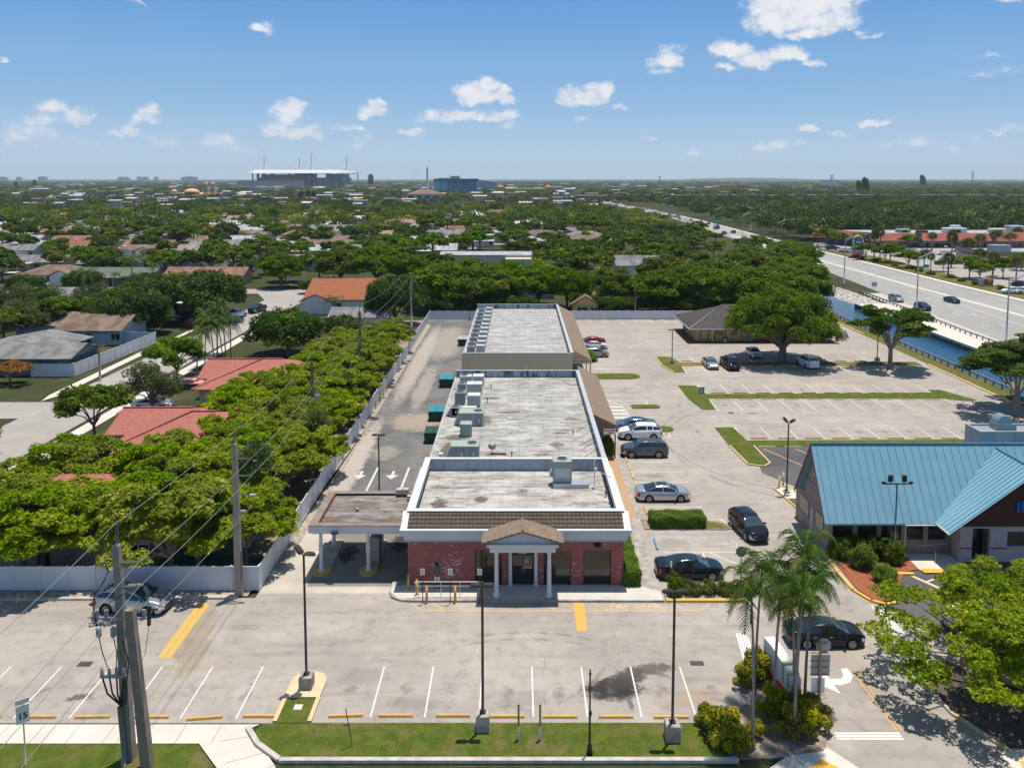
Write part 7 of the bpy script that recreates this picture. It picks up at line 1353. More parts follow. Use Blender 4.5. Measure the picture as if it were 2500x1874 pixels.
mb = MB(); panels(mb, 32.9, 42.2, 0, 2.74, GY, [(33.85, 35.15, 0, 2.6), (36.45, 37.95, 1.15, 2.35), (39.4, 40.9, 1.15, 2.35)], .3); mb.box(32.9, 33.2, GY + .301, 60.55, 0, 2.74)
obj('stone_wall', mb, [m_stone], br)
obj('stripe', MB().box(32.88, 33.849, GY - .02, GY - .001, 1.02, 1.12).box(35.151, 36.449, GY - .02, GY - .001, 1.02, 1.12).box(37.951, 39.39, GY - .02, GY - .001, 1.02, 1.12), [m_red], br)
for a, b in ((36.45, 37.95), (39.4, 40.9)): w_ = obj('window', MB().box(a + .05, b - .05, GY + .18, GY + .2, 1.2, 2.3), [m_tint], br); obj('frame', MB().box(a, b, GY + .15, GY + .22, 2.3, 2.35).box(a, b, GY + .15, GY + .22, 1.15, 1.2).box(a, a + .05, GY + .15, GY + .22, 1.2, 2.3).box(b - .05, b, GY + .15, GY + .22, 1.2, 2.3), [m_galv], w_)
obj('entrance', MB().box(33.85, 35.15, GY + .9, GY + .95, 0, 2.6).box(33.85, 33.86, GY + .31, GY + .9, 0, 2.6), [m_glass], br); obj('poster', MB().box(35.55, 35.85, GY - .02, GY - .001, 1.45, 1.85), [mat('poster_lilac', (.4, .36, .6), .7)], br)
Zs0, Zs1 = ZT('z4', 115, GY), ZT('z4', 53, GY)
xa = XA('z4', 1678, GY, 5.5); q = MB()
for k, w_ in enumerate((.22, .34)): q.bbox(xa + k * .32, xa + k * .32 + w_, GY - .16, GY - .03, Zs0, Zs1, .04)
obj('blue_letters', q, [mat('letter_blue', (.01, .11, .42), .35)], br)
mb = MB(); mb.box(23.55, 32.88, 60.6, 60.8, 0, 1.15).box(23.55, 32.88, 60.6, 60.8, 2.5, 2.8)
for x in (23.55, 25.45, 27.25, 29.1, 30.8, 32.5): mb.box(x, x + .34, 60.52, 60.599, 0, 2.8).box(x + .02, x + .32, 60.6, 60.8, 1.151, 2.499)
mb.box(23.551, 50, 67.6, 67.8, 0, 2.8); obj('front_wall', mb, [m_sid], br)
for x in (23.9, 25.8, 27.6, 29.45, 31.15): obj('window', MB().box(x, x + 1.5, 60.7, 60.72, 1.151, 2.499), [m_tint], br)
mb = MB(); mb.add([(23.55, 60.81, 0), (23.55, 67.6, 0), (23.55, 67.6, 2.8), (23.55, 66.3, 3.1), (23.55, ry, rz_ - .5), (23.55, 60.81, 4.0)], [(0, 5, 4, 3, 2, 1)]); mb.box(23.5, 23.549, 60.81, 67.6, .0, 1.1)
for z in (2.9, 4.3): mb.box(23.52, 23.549, 60.9 + (z - 2.8) * .5, 66.8 - (z - 2.8) * .8, z, z + .05)
obj('side_wall', mb, [m_sid], br)
for a, b in ((61.4, 63.0), (64.6, 66.6)): obj('window', MB().box(23.49, 23.545, a, b, 1.2, 2.5), [m_glass], br)
obj('door', MB().box(23.48, 23.545, 63.5, 64.3, .05, 2.3), [m_signback], br); obj('security_camera', MB().bbox(23.2, 23.5, 63.0, 63.15, 5.3, 5.42, .02), [m_sign], br)
obj('handrail', MB().tube([(29.9, 59.9, 0), (29.9, 59.9, .95), (30.1, 59.9, 1.0), (32.4, 60.1, 1.05)], .025, 6).tube([(31, 59.0, 0), (31, 59.0, 1.0)], .025, 6), [m_galv], br)
DW = 69.5; xw = XA('m5', 1535, DW, 5); zw = ZT('m5', 1042, DW)
mw_ = obj('mechanical_screen', MB().box(xw, 52, DW, DW + .2, 0, zw).box(xw, xw + .2, DW + .201, DW + 2.2, 0, zw).box(xw, 52, DW + 2.201, DW + 2.4, 0, zw), [mat('screen_steel', (.33, .36, .4), .5, (.26, .28, .31), 1, .8)], br)
obj('screen_rib', MB().box(xw + 1.2, xw + 1.26, DW - .03, DW - .001, 3, zw).box(xw + 3.0, xw + 3.06, DW - .03, DW - .001, 3, zw).box(xw + 5.0, xw + 5.06, DW - .03, DW - .001, 3, zw), [m_acgrey], mw_)
obj('roof_deck', MB().box(xw + .201, 51.9, DW + .201, DW + 2.2, zw - .35, zw - .15), [m_acgrey], br)
ex = MB(); 
for i in range(9):
 a0, a1 = R(20 * i), R(20 * i + 20); xc, yc, r_ = xw + 2.6, DW + 1.3, .7
 ex.add([(xc + r_ * math.cos(a0), yc - .5, zw + .45 + r_ * math.sin(a0)), (xc + r_ * math.cos(a1), yc - .5, zw + .45 + r_ * math.sin(a1)), (xc + r_ * math.cos(a1), yc + .5, zw + .45 + r_ * math.sin(a1)), (xc + r_ * math.cos(a0), yc + .5, zw + .45 + r_ * math.sin(a0)), (xc, yc - .5, zw + .3), (xc, yc + .5, zw + .3)], [(0, 1, 2, 3), (0, 4, 1), (3, 2, 5)])
ex.box(xw + 1.85, xw + 3.5, DW + .6, DW + 1.9, zw - .2, zw + .45)
o = obj('exhaust_hood', ex, [mat('hood_steel', (.25, .33, .36), .35, metal=.4)], None, (xw + 2.6, DW + 1.6, zw)); tag(o, 'curved metal exhaust hood standing above the grey screen behind the blue roof', 'exhaust hood')
struct('entrance_ramp', MB().prism([(29.3, 57.8), (32.6, 57.8), (32.8, 59.2), (32.8, 60.5), (29.3, 60.5)], 0, .1), [m_walk]); struct('ramp_yellow', MB().sheet([(29.4, 57.4), (31.0, 57.4), (31.1, 58.0), (29.4, 58.0)], .115), [MATS['tactile_yellow']])
# -- dark-roofed brick restaurant
rs = thing('tavern_building', 'low restaurant with dark hip roof, yellow panelled front and brown brick right half', 'restaurant', (42, 143.2, 0))
def hiproof(mb, x0, x1, y0, y1, z0, z1, th=.12, mi=0, ridge=None):
 w_ = min(x1 - x0, y1 - y0) / 2
 if x1 - x0 >= y1 - y0: ym = (y0 + y1) / 2; r0, r1 = (x0 + w_, ym, z1), (x1 - w_, ym, z1)
 else: xm_ = (x0 + x1) / 2; r0, r1 = (xm_, y0 + w_, z1), (xm_, y1 - w_, z1)
 v = [(x0, y0, z0), (x1, y0, z0), (x1, y1, z0), (x0, y1, z0), r0, r1] + [(x0, y0, z0 - th), (x1, y0, z0 - th), (x1, y1, z0 - th), (x0, y1, z0 - th)]
 if x1 - x0 >= y1 - y0: f = [(0, 1, 5, 4), (1, 2, 5), (2, 3, 4, 5), (3, 0, 4)]
 else: f = [(0, 1, 4), (1, 2, 5, 4), (2, 3, 5), (3, 0, 4, 5)]
 return mb.add(v, f + [(6, 7, 1, 0), (7, 8, 2, 1), (8, 9, 3, 2), (9, 6, 0, 3)], mi)
obj('wall', MB().box(31.2, 41.5, 143.3, 154.2, 0, 2.6), [mat('yellow_panel', (.62, .48, .2), .8, (.55, .42, .18), 1, .6)], rs); obj('brick_wall', MB().box(41.501, 54.5, 143.2, 154.2, 0, 2.6), [m_brick2], rs)
obj('roof', hiproof(MB(), 29.7, 55.5, 141.4, 156.0, 2.62, 5.6), [m_greytile], rs); obj('eave_board', MB().box(29.68, 55.5, 141.35, 141.399, 2.42, 2.64).box(29.63, 29.679, 141.35, 156, 2.42, 2.64), [m_pwhite], rs)
obj('ridge_cap', MB().tube([(29.75, 141.45, 2.68), (37.0, 148.7, 5.66)], .09, 5).tube([(37.0, 148.7, 5.66), (48.2, 148.7, 5.66)], .09, 5), [mat('ridge_pale', (.3, .26, .2), .8)], rs)
m_timber = mat('timber', (.09, .05, .03), .8); tb = MB()
for x in (32.0, 33.4, 34.5, 36.3, 37.6, 39.2, 40.6): tb.add([(x - .06, 143.24, .1), (x + .06, 143.24, .1), (x + .26, 143.24, 2.5), (x + .14, 143.24, 2.5)], [(0, 1, 2, 3)])
for y in np.arange(143.6, 154, 1.3): tb.box(31.12, 31.199, y, y + .14, 0, 2.5)
obj('timber_strips', tb, [m_timber], rs)
for x, c_ in ((34.9, 0), (37.5, 1), (40.0, 2)): w_ = obj('window', MB().box(x, x + 1.1, 143.22, 143.26, 1.2, 2.4), [m_tint], rs); obj('window_poster', MB().box(x + .12, x + .98, 143.19, 143.215, 1.5, 2.2), [mat('poster' + str(c_), (.35, .12, .1), .7, (.5, .45, .35), 6, .9)], w_)
obj('neon_sign', MB().box(32.4, 33.4, 143.18, 143.22, 2.15, 2.4), [m_red], rs); obj('neon_sign', MB().box(32.5, 33.3, 143.17, 143.21, 1.95, 2.12), [m_blue_s], rs)
for x in (34.0, 46.5, 53.9): obj('downpipe', MB().tube([(x, 142.2, 0), (x, 142.2, 2.5)], .06, 6), [m_pwhite], rs)
struct('tavern_walk', MB().prism([(29.4, 141.0), (55.8, 141.0), (55.8, 155), (29.5, 155)], -.01, .1), [mat('red_paving', (.18, .07, .055), .9, (.13, .06, .05), 1.5, .6)])
t_ = thing('round_table', 'small dark round cafe table with white base outside the tavern windows', 'table', (36.2, 142.3, .1)); obj('table_top', MB()._lathe((36.2, 142.3, .1), [(.75, .5), (.8, .5)], 14, 0), [m_black], t_); obj('table_base', MB()._lathe((36.2, 142.3, .1), [(0, .3), (.1, .2), (.75, .12)], 10, 0), [m_sign], t_)
t_ = thing('picnic_table', 'teal metal picnic table against the tavern wall', 'table', (40.3, 142.4, .1)); obj('table_top', MB().bbox(39.5, 41.1, 142.0, 142.8, .82, .88, .01), [mat('teal_metal', (.08, .3, .32), .5)], t_)
for y in (141.65, 143.0): obj('seat', MB().bbox(39.6, 41.0, y - .12, y + .14, .5, .55, .01), [MATS['teal_metal']], t_)
for x in (39.8, 40.8): obj('leg', MB().box(x - .03, x + .03, 141.7, 143.0, .1, .16).tube([(x, 142.0, .1), (x, 142.35, .82)], .03, 5).tube([(x, 142.8, .1), (x, 142.45, .82)], .03, 5), [MATS['teal_metal']], t_)
# -- red-roofed mall across the highway
struct('mall_lot', MB().sheet([(121, 200), (330, 200), (330, 366), (126, 366), (123, 300)], .0), [m_street]); struct('mall_verge', MB().sheet([(120.3, 60), (127.5, 60), (128.5, 235), (133, 300), (127, 330), (122.5, 330), (120.0, 200)], .01), [m_grass2])
struct('mall_islands', MB().sheet([(133, 262), (170, 262), (170, 267), (134, 266)], .02).sheet([(176, 268), (240, 268), (240, 273), (176, 272)], .02), [m_mulch])
ml = thing('shopping_mall', 'long shopping mall with red tiled mansard roof across the highway', 'shopping mall', (190, 342, 0))
x0_, y0_ = 146.0, 341.; ze_, zt_ = 3.0, 6.0
segs = [(146, 166), (166.9, 196.5), (197.4, 222), (223, 262), (263, 300)]
m_slate = mat('mall_slate_band', (.10, .12, .16), .6)
obj('wall', MB().box(146, 330, 344, 372, 0, 5.4), [mat('mall_wall', (.09, .1, .13), .7)], ml)
for i, (a, b) in enumerate(segs):
 up = .0 if i != 2 else .5; dy = .0 if i != 2 else -1.2
 obj('mansard', MB().add([(a, 340 + dy, ze_), (b, 340 + dy, ze_), (b, 344.5 + dy, zt_ + up), (a, 344.5 + dy, zt_ + up), (a, 340 + dy, ze_ - .15), (b, 340 + dy, ze_ - .15)], [(0, 1, 2, 3), (4, 5, 1, 0)]), [m_malltile], ml)
 obj('mansard_end', MB().box(a - .5, a, 340 + dy, 345 + dy, ze_, zt_ + .25), [m_slate], ml)
 obj('fascia_band', MB().box(a, b, 340.2 + dy, 340.6 + dy, ze_ - .9, ze_ - .16), [m_slate], ml)
 x = a + 1
 while x < b - 3: obj('shop_window', MB().box(x, x + 2.8, 343.9, 343.98, .2, 2.3), [m_glass], ml); x += 4.2
 x = a + .3
 while x < b: obj('pillar', MB().box(x, x + .4, 340.6 + dy, 341.0 + dy, 0, ze_ - .9), [m_slate], ml); x += 7.5
p0 = G('f5', 1000, 600, 3.0); q0 = (132.5, 372)
obj('wing_mansard', MB().add([(146, 340, 3.0), (130, 366, 3.0), (133.5, 368, 6.6), (147.5, 344.5, 6.2)], [(3, 2, 1, 0), (0, 1, 2, 3)]), [m_malltile], ml)
obj('wing_wall', MB().prism([(147, 344), (133, 367), (150, 372), (150, 344)], 0, 3.0), [MATS['mall_wall']], ml)
obj('roof_deck', MB().box(146.2, 330, 345, 371, 5.41, 5.6), [m_sh['light_roof']], ml)
for k, (x, y, w_, d_, h_, m_) in enumerate(((163, 352, 5, 4, 1.6, m_acgrey), (170, 349, 4, 3, 1.2, m_bronze), (182, 350, 9, 4, 2.2, m_aclight), (186, 352, 3.5, 3, 3.2, m_aclight), (203, 352, 6, 4, 1.8, m_aclight), (213, 356, 6, 5, 2.8, m_galv), (236, 352, 5, 4, 1.0, m_aclight))):
 t_ = thing('rooftop_unit', ORD[k] + ' rooftop box from the left on the mall roof', 'rooftop unit', (x, y, 5.6), group='rooftop boxes on the mall'); obj('cabinet', MB().bbox(x, x + w_, y, y + d_, 5.6, 5.6 + h_, .3), [m_], t_); obj('opening', MB().box(x + w_ * .3, x + w_ * .7, y - .06, y - .005, 5.7, 5.6 + h_ * .6), [m_black], t_)
py = thing('pylon_sign', 'grey arched pylon sign with blue and pale tenant panels beside the highway', 'sign', (128.5, 310.6, 0))
obj('frame', MB().box(126.4, 127.0, 310, 311, 0, 5.2).box(129.9, 130.5, 310, 311, 0, 5.2).tube([(128.45 + 1.75 * math.cos(a), 310.5, 5.2 + 1.75 * math.sin(a)) for a in np.linspace(0, math.pi, 12)], .32, 6), [mat('pylon_grey', (.3, .35, .42), .6)], py)
obj('emblem', MB().add([(127.6, 310.3, 5.3), (129.3, 310.3, 5.3), (128.45, 310.3, 6.4)], [(0, 1, 2)]), [mat('emblem_orange', (.55, .2, .1), .6)], py)
for z0, z1, m_ in ((4.3, 5.2, m_blue_s), (3.5, 4.25, mat('navy_panel', (.02, .04, .15), .6)), (2.6, 3.4, m_sign), (1.5, 2.5, mat('pink_panel', (.45, .35, .35), .6)), (.3, 1.4, m_signback)): obj('tenant_panel', MB().box(127.02, 129.88, 310.2, 310.4, z0, z1), [m_], py)
obj('panel_print', MB().box(127.4, 129.5, 310.15, 310.195, 4.6, 4.9).box(127.3, 129.6, 310.15, 310.195, 3.75, 3.95), [m_sign], py); obj('panel_print', MB().box(127.3, 129.6, 310.15, 310.195, 2.8, 2.95).box(127.3, 129.6, 310.15, 310.195, 2.1, 2.2).box(127.3, 129.3, 310.15, 310.195, 1.8, 1.9), [m_red], py)
mc = thing('fast_food_sign', 'low stone monument sign with a red panel and golden arched letter by the highway', 'sign', (124.7, 217.9, 0))
obj('stone_base', MB().bbox(122.8, 126.7, 217.8, 218.6, 0, .45, .03).box(122.9, 124.2, 217.9, 218.5, .45, 1.85), [mat('pale_stone', (.42, .4, .36), .85, (.34, .32, .29), 2, .7)], mc); obj('panel', MB().box(124.25, 126.5, 217.85, 218.4, .5, 1.85), [mat('panel_red', (.28, .01, .01), .5)], mc)
q = MB()
for sg in (-1, 1): q.tube([(125.4 + sg * .32 + .3 * math.cos(a), 217.8, .75 + .85 * max(0, math.sin(a)) ** .6) for a in np.linspace(0, math.pi, 10)], .06, 5)
obj('arches', q, [mat('arch_yellow', (.8, .45, .02), .5)], mc)
fb = thing('fast_food_restaurant', 'tan flat-roofed restaurant at the right edge across the highway', 'restaurant', (165, 262, 0))
X, D = G('f5', 1960, 800); obj('wall', MB().box(X, X + 40, D, D + 22, 0, 3.2), [m_wl['tan_wall']], fb); obj('parapet', MB().box(X - .3, X + 40, D - .3, D, 3.6, 5.2).box(X - .3, X, D, D + 22, 3.6, 5.2), [mat('parapet_brown', (.25, .2, .18), .8)], fb); obj('awning_band', MB().box(X - .8, X + 40, D - .9, D - .31, 3.0, 3.6), [m_wl['peach_wall']], fb); obj('roof', MB().box(X, X + 40, D, D + 22, 4.2, 4.4), [m_sh['light_roof']], fb); obj('roof_unit', MB().bbox(X + 5, X + 11, D + 8, D + 12, 4.4, 6.6, .1), [m_acgrey], fb); obj('window', MB().box(X + 2, X + 8, D - .05, D - .001, .6, 2.5), [m_glass], fb)
for (lb, z, x, y, w_, h_, top, m_) in (('green and white road sign on the verge across the highway', 'p4', 1995, 960, 1.5, 1.6, 3.4, m_green_s), ('brown backed road sign beside the near highway edge', 'p4', 1290, 1215, 1.3, 1.1, 3.2, m_signback)):
 X, D = G(z, x, y); t_ = thing('road_sign', lb, 'sign', (X, D, 0)); obj('post', MB().tube([(X, D, 0), (X, D, top)], .05, 5), [m_galv], t_); obj('sign_board', MB().box(X - w_ / 2, X + w_ / 2, D - .1, D - .05, top - h_ / (2 if 'green' in lb else 1), top), [m_], t_)
 if 'green' in lb: obj('sign_board', MB().box(X - w_ / 2, X + w_ / 2, D - .1, D - .05, top - h_, top - h_ / 2 - .01), [m_sign], t_)
gx, gy = 98.5, 300.
gt = thing('sign_gantry', 'long silver box-truss arm reaching over the highway from a dark post', 'gantry', (99, 322, 0)); y_ = 322.; xa, xb = XA('p4', 15, y_, 4), XA('p4', 630, y_, 4); za, zb = ZT('p4', 600, y_), ZT('p4', 520, y_)
mb = MB(); n_ = 12
for y in (y_ - .9, y_ + .9):
 for z in (za, zb): mb.tube([(xa, y, z), (xb, y, z)], .14, 5)
 for i in range(n_):
  xx = xa + (xb - xa) * i / n_; x2 = xa + (xb - xa) * (i + 1) / n_; mb.tube([(xx, y, za if i % 2 else zb), (x2, y, zb if i % 2 else za)], .1, 4).tube([(xx, y, za), (xx, y, zb)], .08, 4)
obj('truss', mb, [m_lampgrey], gt); obj('post', MB().tube([(xa, y_, 0), (xa, y_, zb + .8)], .45, 8), [m_acgrey], gt)
X, D = G('p4', 385, 660); t_ = thing('road_sign', 'grey backed double sign with a round one beside it in front of the gantry', 'sign', (X, D, 0)); obj('sign_board', MB().box(X - 2.6, X + 2.6, D, D + .1, 2.0, 4.6), [m_bpole], t_); obj('round_board', MB()._lathe((0, 0, 0), [(0, .8), (.1, .8)], 14, 0), [m_bpole], t_)
for v_ in kids(t_)[1].data.vertices: c_ = v_.co + Vector((X, D, 0)); v_.co = Vector((c_.x, c_.z, c_.y)) + Vector((4.1, .1, 2.8))
obj('post', MB().tube([(X - 1.5, D + .1, 0), (X - 1.5, D + .1, 4)], .1, 5).tube([(X + 1.5, D + .1, 0), (X + 1.5, D + .1, 4)], .1, 5).tube([(X + 4.1, D + .1, 0), (X + 4.1, D + .1, 3.4)], .08, 5), [m_galv], t_)
# -- near vegetation
rv = random.Random(5)
lime = [tree_proto('lime_tree', s_, 3.75, 1.9, 6.3, 44, .74, 340, .115, l_lime, .16, .8, .75, .12, .55, m_bark2, 13, low=-.1, spread=.6) for s_ in (1, 2, 3)]
LT = 'lime green trees in the row behind the fence'
posl = []
for y in np.arange(57.4, 122, 3.9):
 cols = [-20.4, -24.1] + ([-28.0] if y < 120 else []) + ([-31.8] if y < 74 or 88 < y < 97 else []) + ([-35.4, -39.2] if y < 71 else [])
 for c_ in cols: posl.append((c_ + rv.uniform(-.9, .9), y + rv.uniform(-1.1, 1.1) + (.8 if c_ > -22 else 0)))
posl = [p_ for p_ in posl if not (-32 < p_[0] < -26.5 and 56 < p_[1] < 60) and not (-22.5 < p_[0] < -20 and 62.5 < p_[1] < 65.5)] + [(-34.9, 55.9), (-38.8, 56.2), (-24.6, 56.1), (-28.9, 62), (-40.5, 60), (-22.0, 123), (-25.5, 126), (-20.4, 127.5), (-23.5, 131), (-20.5, 134), (-27.5, 129), (-43, 58), (-43, 62), (-42, 66.5)]
posl.sort(key=lambda p_: p_[1]); TL = {}
for i, (x, y) in enumerate(posl):
 k = i % 3; lab = f'{ORD[i]} nearest tree in the lime green tree belt left of the alley'
 sc = rv.uniform(.85, 1.15) * (1.18 if y < 56.5 else 1.0 if y < 90 else .9)
 if k not in TL: TL[k] = plant(lime[k], 'lime_tree', lab, 'tree', (x, y), rv.uniform(0, 6.28), sc, LT)
 else: dup(TL[k], (x, y, 0), rv.uniform(0, 6.28), sc, lab, LT)
struct('belt_floor', MB().sheet([(-43, 55.2), (-18.2, 55.2), (-18.2, 165), (-27, 165), (-30, 120), (-34, 80), (-43, 72)], .0), [m_mulch])
struct('green_court', MB().sheet([(-27, 55.3), (-18.4, 55.3), (-18.4, 60), (-25.5, 61)], .006), [mat('court_green', (.01, .14, .08), .8)])
big = tree_proto('umbrella_tree', 21, 8.9, 4.4, 13.0, 170, 1.6, 520, .17, l_mid, .62, .55, .9, .12, .8, m_bark, 26, low=-.4)
plant(big, 'spreading_tree', 'huge round-crowned tree with a forking trunk shading parked cars in the car park', 'tree', (41.4, 127.2), 0.4, .94)
sec = tree_proto('layered_tree', 22, 5.8, 4.3, 10.6, 46, 1.35, 480, .17, l_mid, .32, .7, .8, .3, .42, m_bark2, 14, low=-.1); sec[1].materials.clear(); sec[1].materials.append(leafmat('deep_lime_leaves', (.055, .11, .01), (.10, .17, .015), (.18, .24, .02), .35)); SEC = plant(sec, 'layered_tree', 'smaller layered tree with pale trunk on the strip beside the canal', 'tree', (56.2, 122.6), 1.2)
SEC2 = dup(SEC, (60.2, 97.5, 0), 2.6, (1.15, 1.15, .92), 'dark green layered tree at the right edge behind the blue-roofed restaurant', None); dup(SEC, (66.5, 103.5, 0), .6, .9, 'layered tree cut by the right edge behind the canal-side tree', None)
rt = tree_proto('lime_shade_tree', 23, 6.6, 1.7, 6.3, 74, .85, 330, .11, l_lime, .22, .7, .7, .1, .42, m_bark, 18, low=-.1)
RT = plant(rt, 'lime_shade_tree', 'big yellow-green tree on the dark island in the lower right corner', 'tree', (26.7, 44.0), .5, (1.0)); dup(RT, (31.8, 47.6, 0), 2.1, .85, 'yellow-green tree behind the big one at the right edge', None); dup(RT, (28.6, 41.2, 0), 4.0, .72, 'yellow-green tree low at the right edge beside the kerb', None)
t1 = tree_proto('street_tree', 31, 4.0, 2.6, 6.6, 34, 1.1, 420, .17, l_mid, .17, .85, .55, .5, .55, m_bark, 9); T1 = plant(t1, 'street_tree', 'round green tree with thin trunk on the lawn in front of the nearest pink roof', 'tree', (-45.8, 86.8), 0)
t2 = tree_proto('willowy_tree', 32, 3.7, 1.6, 7.0, 46, .9, 260, .11, l_grey, .2, .6, .8, .2, .8, m_bark, 12, low=-.7, spread=1.3); T2 = plant(t2, 'willowy_tree', 'grey-green feathery tree in front of the white sedan', 'tree', (-45.0, 99.2), 0)
dup(T2, (-56.2, 82.0, 0), 1, .82, 'thin grey-green tree at the left edge of the street', None)
dup(T1, (-47.5, 112.5, 0), 2, (1.05, 1.05, 1.02), 'yellow-green tree between the street and the palms', None)
fic = tree_proto('dense_tree', 33, 6.0, 1.2, 7.2, 60, 1.5, 420, .2, l_dark, .35, .6, .5, .3, .75, m_bark, 6, low=-.5); FC = plant(fic, 'dense_tree', 'dense dark green tree behind the second pink roof', 'tree', (-37.2, 131.5), 0, 1.12)
DK = [(-65, 164, 1.6, 1.5, 'large dark tree over the street, left of the pickups'), (-77, 167, 1.1, 1.2, 'dark tree left of the largest one by the street'), (-70, 150, 1.0, 1.2, 'dark tree in the yard behind the brown roof'), (-24.0, 159, 1.0, 1.45, 'tall dense tree with yellowing leaves by the alley corner'), (-31, 143, .55, .7, 'dark shrub-like tree at the end of the lime belt'), (-27, 139, .5, .65, 'low dark tree beside the last fence bend'), (-35.5, 178.0, .35, .35, 'clipped round bush at the wall of the orange-roofed house'), (-53.0, 204, .4, .5, 'round dark bush at the street bend'), (-100, 166, .9, 1.0, 'dark tree left of the screened porch'), (-108, 158, .8, .9, 'dark tree at the left edge beside the porch'), (-90.5, 134, .85, .9, 'dark tree behind the slate-blue house'), (-83.0, 152, .7, .8, 'round green tree right of the screened porch'), (-97, 128, .9, .9, 'dark tree at far left behind the slate-blue house')]
DK += [(-118 + 9 * i, (196, 205, 146, 200, 158, 197)[i], .8, .85, ORD[i] + ' dark rounded tree from the left among the houses left of the street') for i in range(6)] + [(-16.5 + 5.6 * i + rv.uniform(-1, 1), 171.5 + rv.uniform(-1.5, 2), .62, .62, ORD[i] + ' dark bushy tree from the left close behind the far fence') for i in range(14) if not 3 < i < 6] + [(24 + 6.3 * i, 187 + rv.uniform(-3, 3), .8, .8, ORD[i] + ' dense dark tree of the second row behind the far fence') for i in range(8)]
for (x, y, a, b, lb) in DK: dup(FC, (x, y, 0), rv.uniform(0, 6), (a, a, b), lb, None)
rust = tree_proto('flowering_tree', 34, 2.4, 1.4, 2.9, 20, .7, 260, .13, l_rust, .1, .6, .5, .5, .45, m_bark, 7); plant(rust, 'flowering_tree', 'small flat-topped rust-coloured tree in front of the slate-blue house', 'tree', (-70.8, 112.6), 0, 1.1)
for i, (x, y, s_, k) in enumerate(((200, 385, 1.3, 1), (420, 350, 1.2, 0), (60, 300, 1.5, 1), (330, 235, 1.2, 1), (930, 255, 1.25, 0), (1040, 300, .9, 1), (1190, 335, .55, 0), (1080, 210, 1.2, 1), (860, 330, .8, 0), (30, 430, 1.1, 0), (680, 180, 1.1, 1), (1270, 240, 1.3, 0))): dup((T1, T2)[k], (*G('m1', x, y), 0), i * 1.1, (s_, s_, s_ * .9), f'{ORD[i]} loose olive-green tree between the houses left of the street', 'olive trees between the left houses')
row = [tree_proto('shade_tree', s_, 6.6, 3.0, 11.0, 74, 1.7, 330, .25, l_mid, .34, .7, .6, .1, .6, m_bark, 12, low=-.3) for s_ in (41, 42)]
RW = []
RL = [(-17.5, 178, 1.2, 1.0), (-12.3, 180, 1.2, 1.06), (-8, 174, 1.05, .98), (-2.5, 179, 1.05, 1.0), (4.5, 184, .95, .9), (10.5, 177, .85, .92), (21, 178, .85, .92), (29.5, 174, .95, .9), (37, 176, 1.05, .98), (44, 175, 1.1, 1.02), (51, 178, 1.15, 1.05), (57, 174, 1.0, .95), (59.5, 184, 1.1, 1.0), (64.5, 190, 1.1, 1.0), (46, 190, 1.15, 1.1), (35, 195, 1.0, 1.0), (69, 203, 1.1, 1.05), (62, 214, 1.2, 1.05), (72, 224, 1.2, 1.1), (80, 240, 1.25, 1.1), (68, 240, 1.2, 1.0), (86, 262, 1.2, 1.0)]
for i, (x, y, a, b) in enumerate(RL):
 b *= 1.0 if x < 40 else .88; lb = f'{ORD[i]} tree in the tall green row from the alley corner to the canal'
 if len(RW) < 2: RW.append(plant(row[i], 'shade_tree', lb, 'tree', (x, y), 0, a, 'tall green trees behind the far fence', zs=b))
 else: dup(RW[i % 2], (x, y, 0), rv.uniform(0, 6), (a, a, b), lb, 'tall green trees behind the far fence')
for i, (x, y, a, b) in enumerate(((-62.5, 215, .85, .9), (-47, 217, 1.1, 1.0), (-38, 219, 1.15, 1.05), (-30, 214, 1.0, .9))): dup(RW[i % 2], (x, y, 0), i * 1.3, (a, a, b), f'{ORD[i]} wide layered tree from the left beyond the bend of the street', 'wide trees beyond the street bend')
def hedge(label, x0, x1, y0, y1, z1, leaf, size=.06, dens=900, z0=.08):
 t_ = thing('hedge', label, 'hedge', ((x0 + x1) / 2, (y0 + y1) / 2, 0)); me = hedge_mesh('hedge_leaves', 7, x0 - t_.location.x, x1 - t_.location.x, y0 - t_.location.y, y1 - t_.location.y, z0, z1, dens, size, leaf); o = bpy.data.objects.new('foliage', me); C.objects.link(o); setparent(o, t_)
 obj('hedge_core', MB().box(x0 + .06, x1 - .06, y0 + .06, y1 - .06, z0, z1 - .06), [mat('hedge_core' + str(int(x0 * 10)), (.03, .05, .01), .95)], t_)
hedge('clipped rectangular hedge on the island between parking bays', 10.9, 15.3, 65.1, 66.7, .95, l_hedge); hedge('tall clipped hedge along the right corner of the brick office', 7.36, 8.5, 55.35, 65.5, 1.25, l_hedge, dens=1000)
bp = [bush_proto('shrub', 51, .62, .95, 9, .28, 260, .05, l_olive), bush_proto('croton', 52, 1.0, 1.25, 16, .34, 260, .075, l_yel), bush_proto('ball_bush', 53, .95, 1.45, 26, .42, 420, .05, l_hedge, .9), bush_proto('green_bush', 54, 1.0, 1.2, 16, .4, 240, .075, l_mid)]
BS = {}
def bush(k, label, x, y, sc=1., zs=None, group=None, nm='shrub', z=.05):
 if k not in BS: BS[k] = plant(bp[k], nm, label, 'shrub', (x, y, z), rv.uniform(0, 6), sc, group, ('stem', 'foliage'), zs); return
 o = dup(BS[k], (x, y, z), rv.uniform(0, 6), (sc, sc, zs or sc), label, group); o.name = nm
 if group is None and 'group' in o: del o['group']
for i in range(8): bush(0 if i else 3, f'{ORD[i]} shrub from the left in the planter in front of the black sedan', 10.65 + i * .72, 54.45, .95 if i else .75, 1.15, 'shrubs in the front planter')
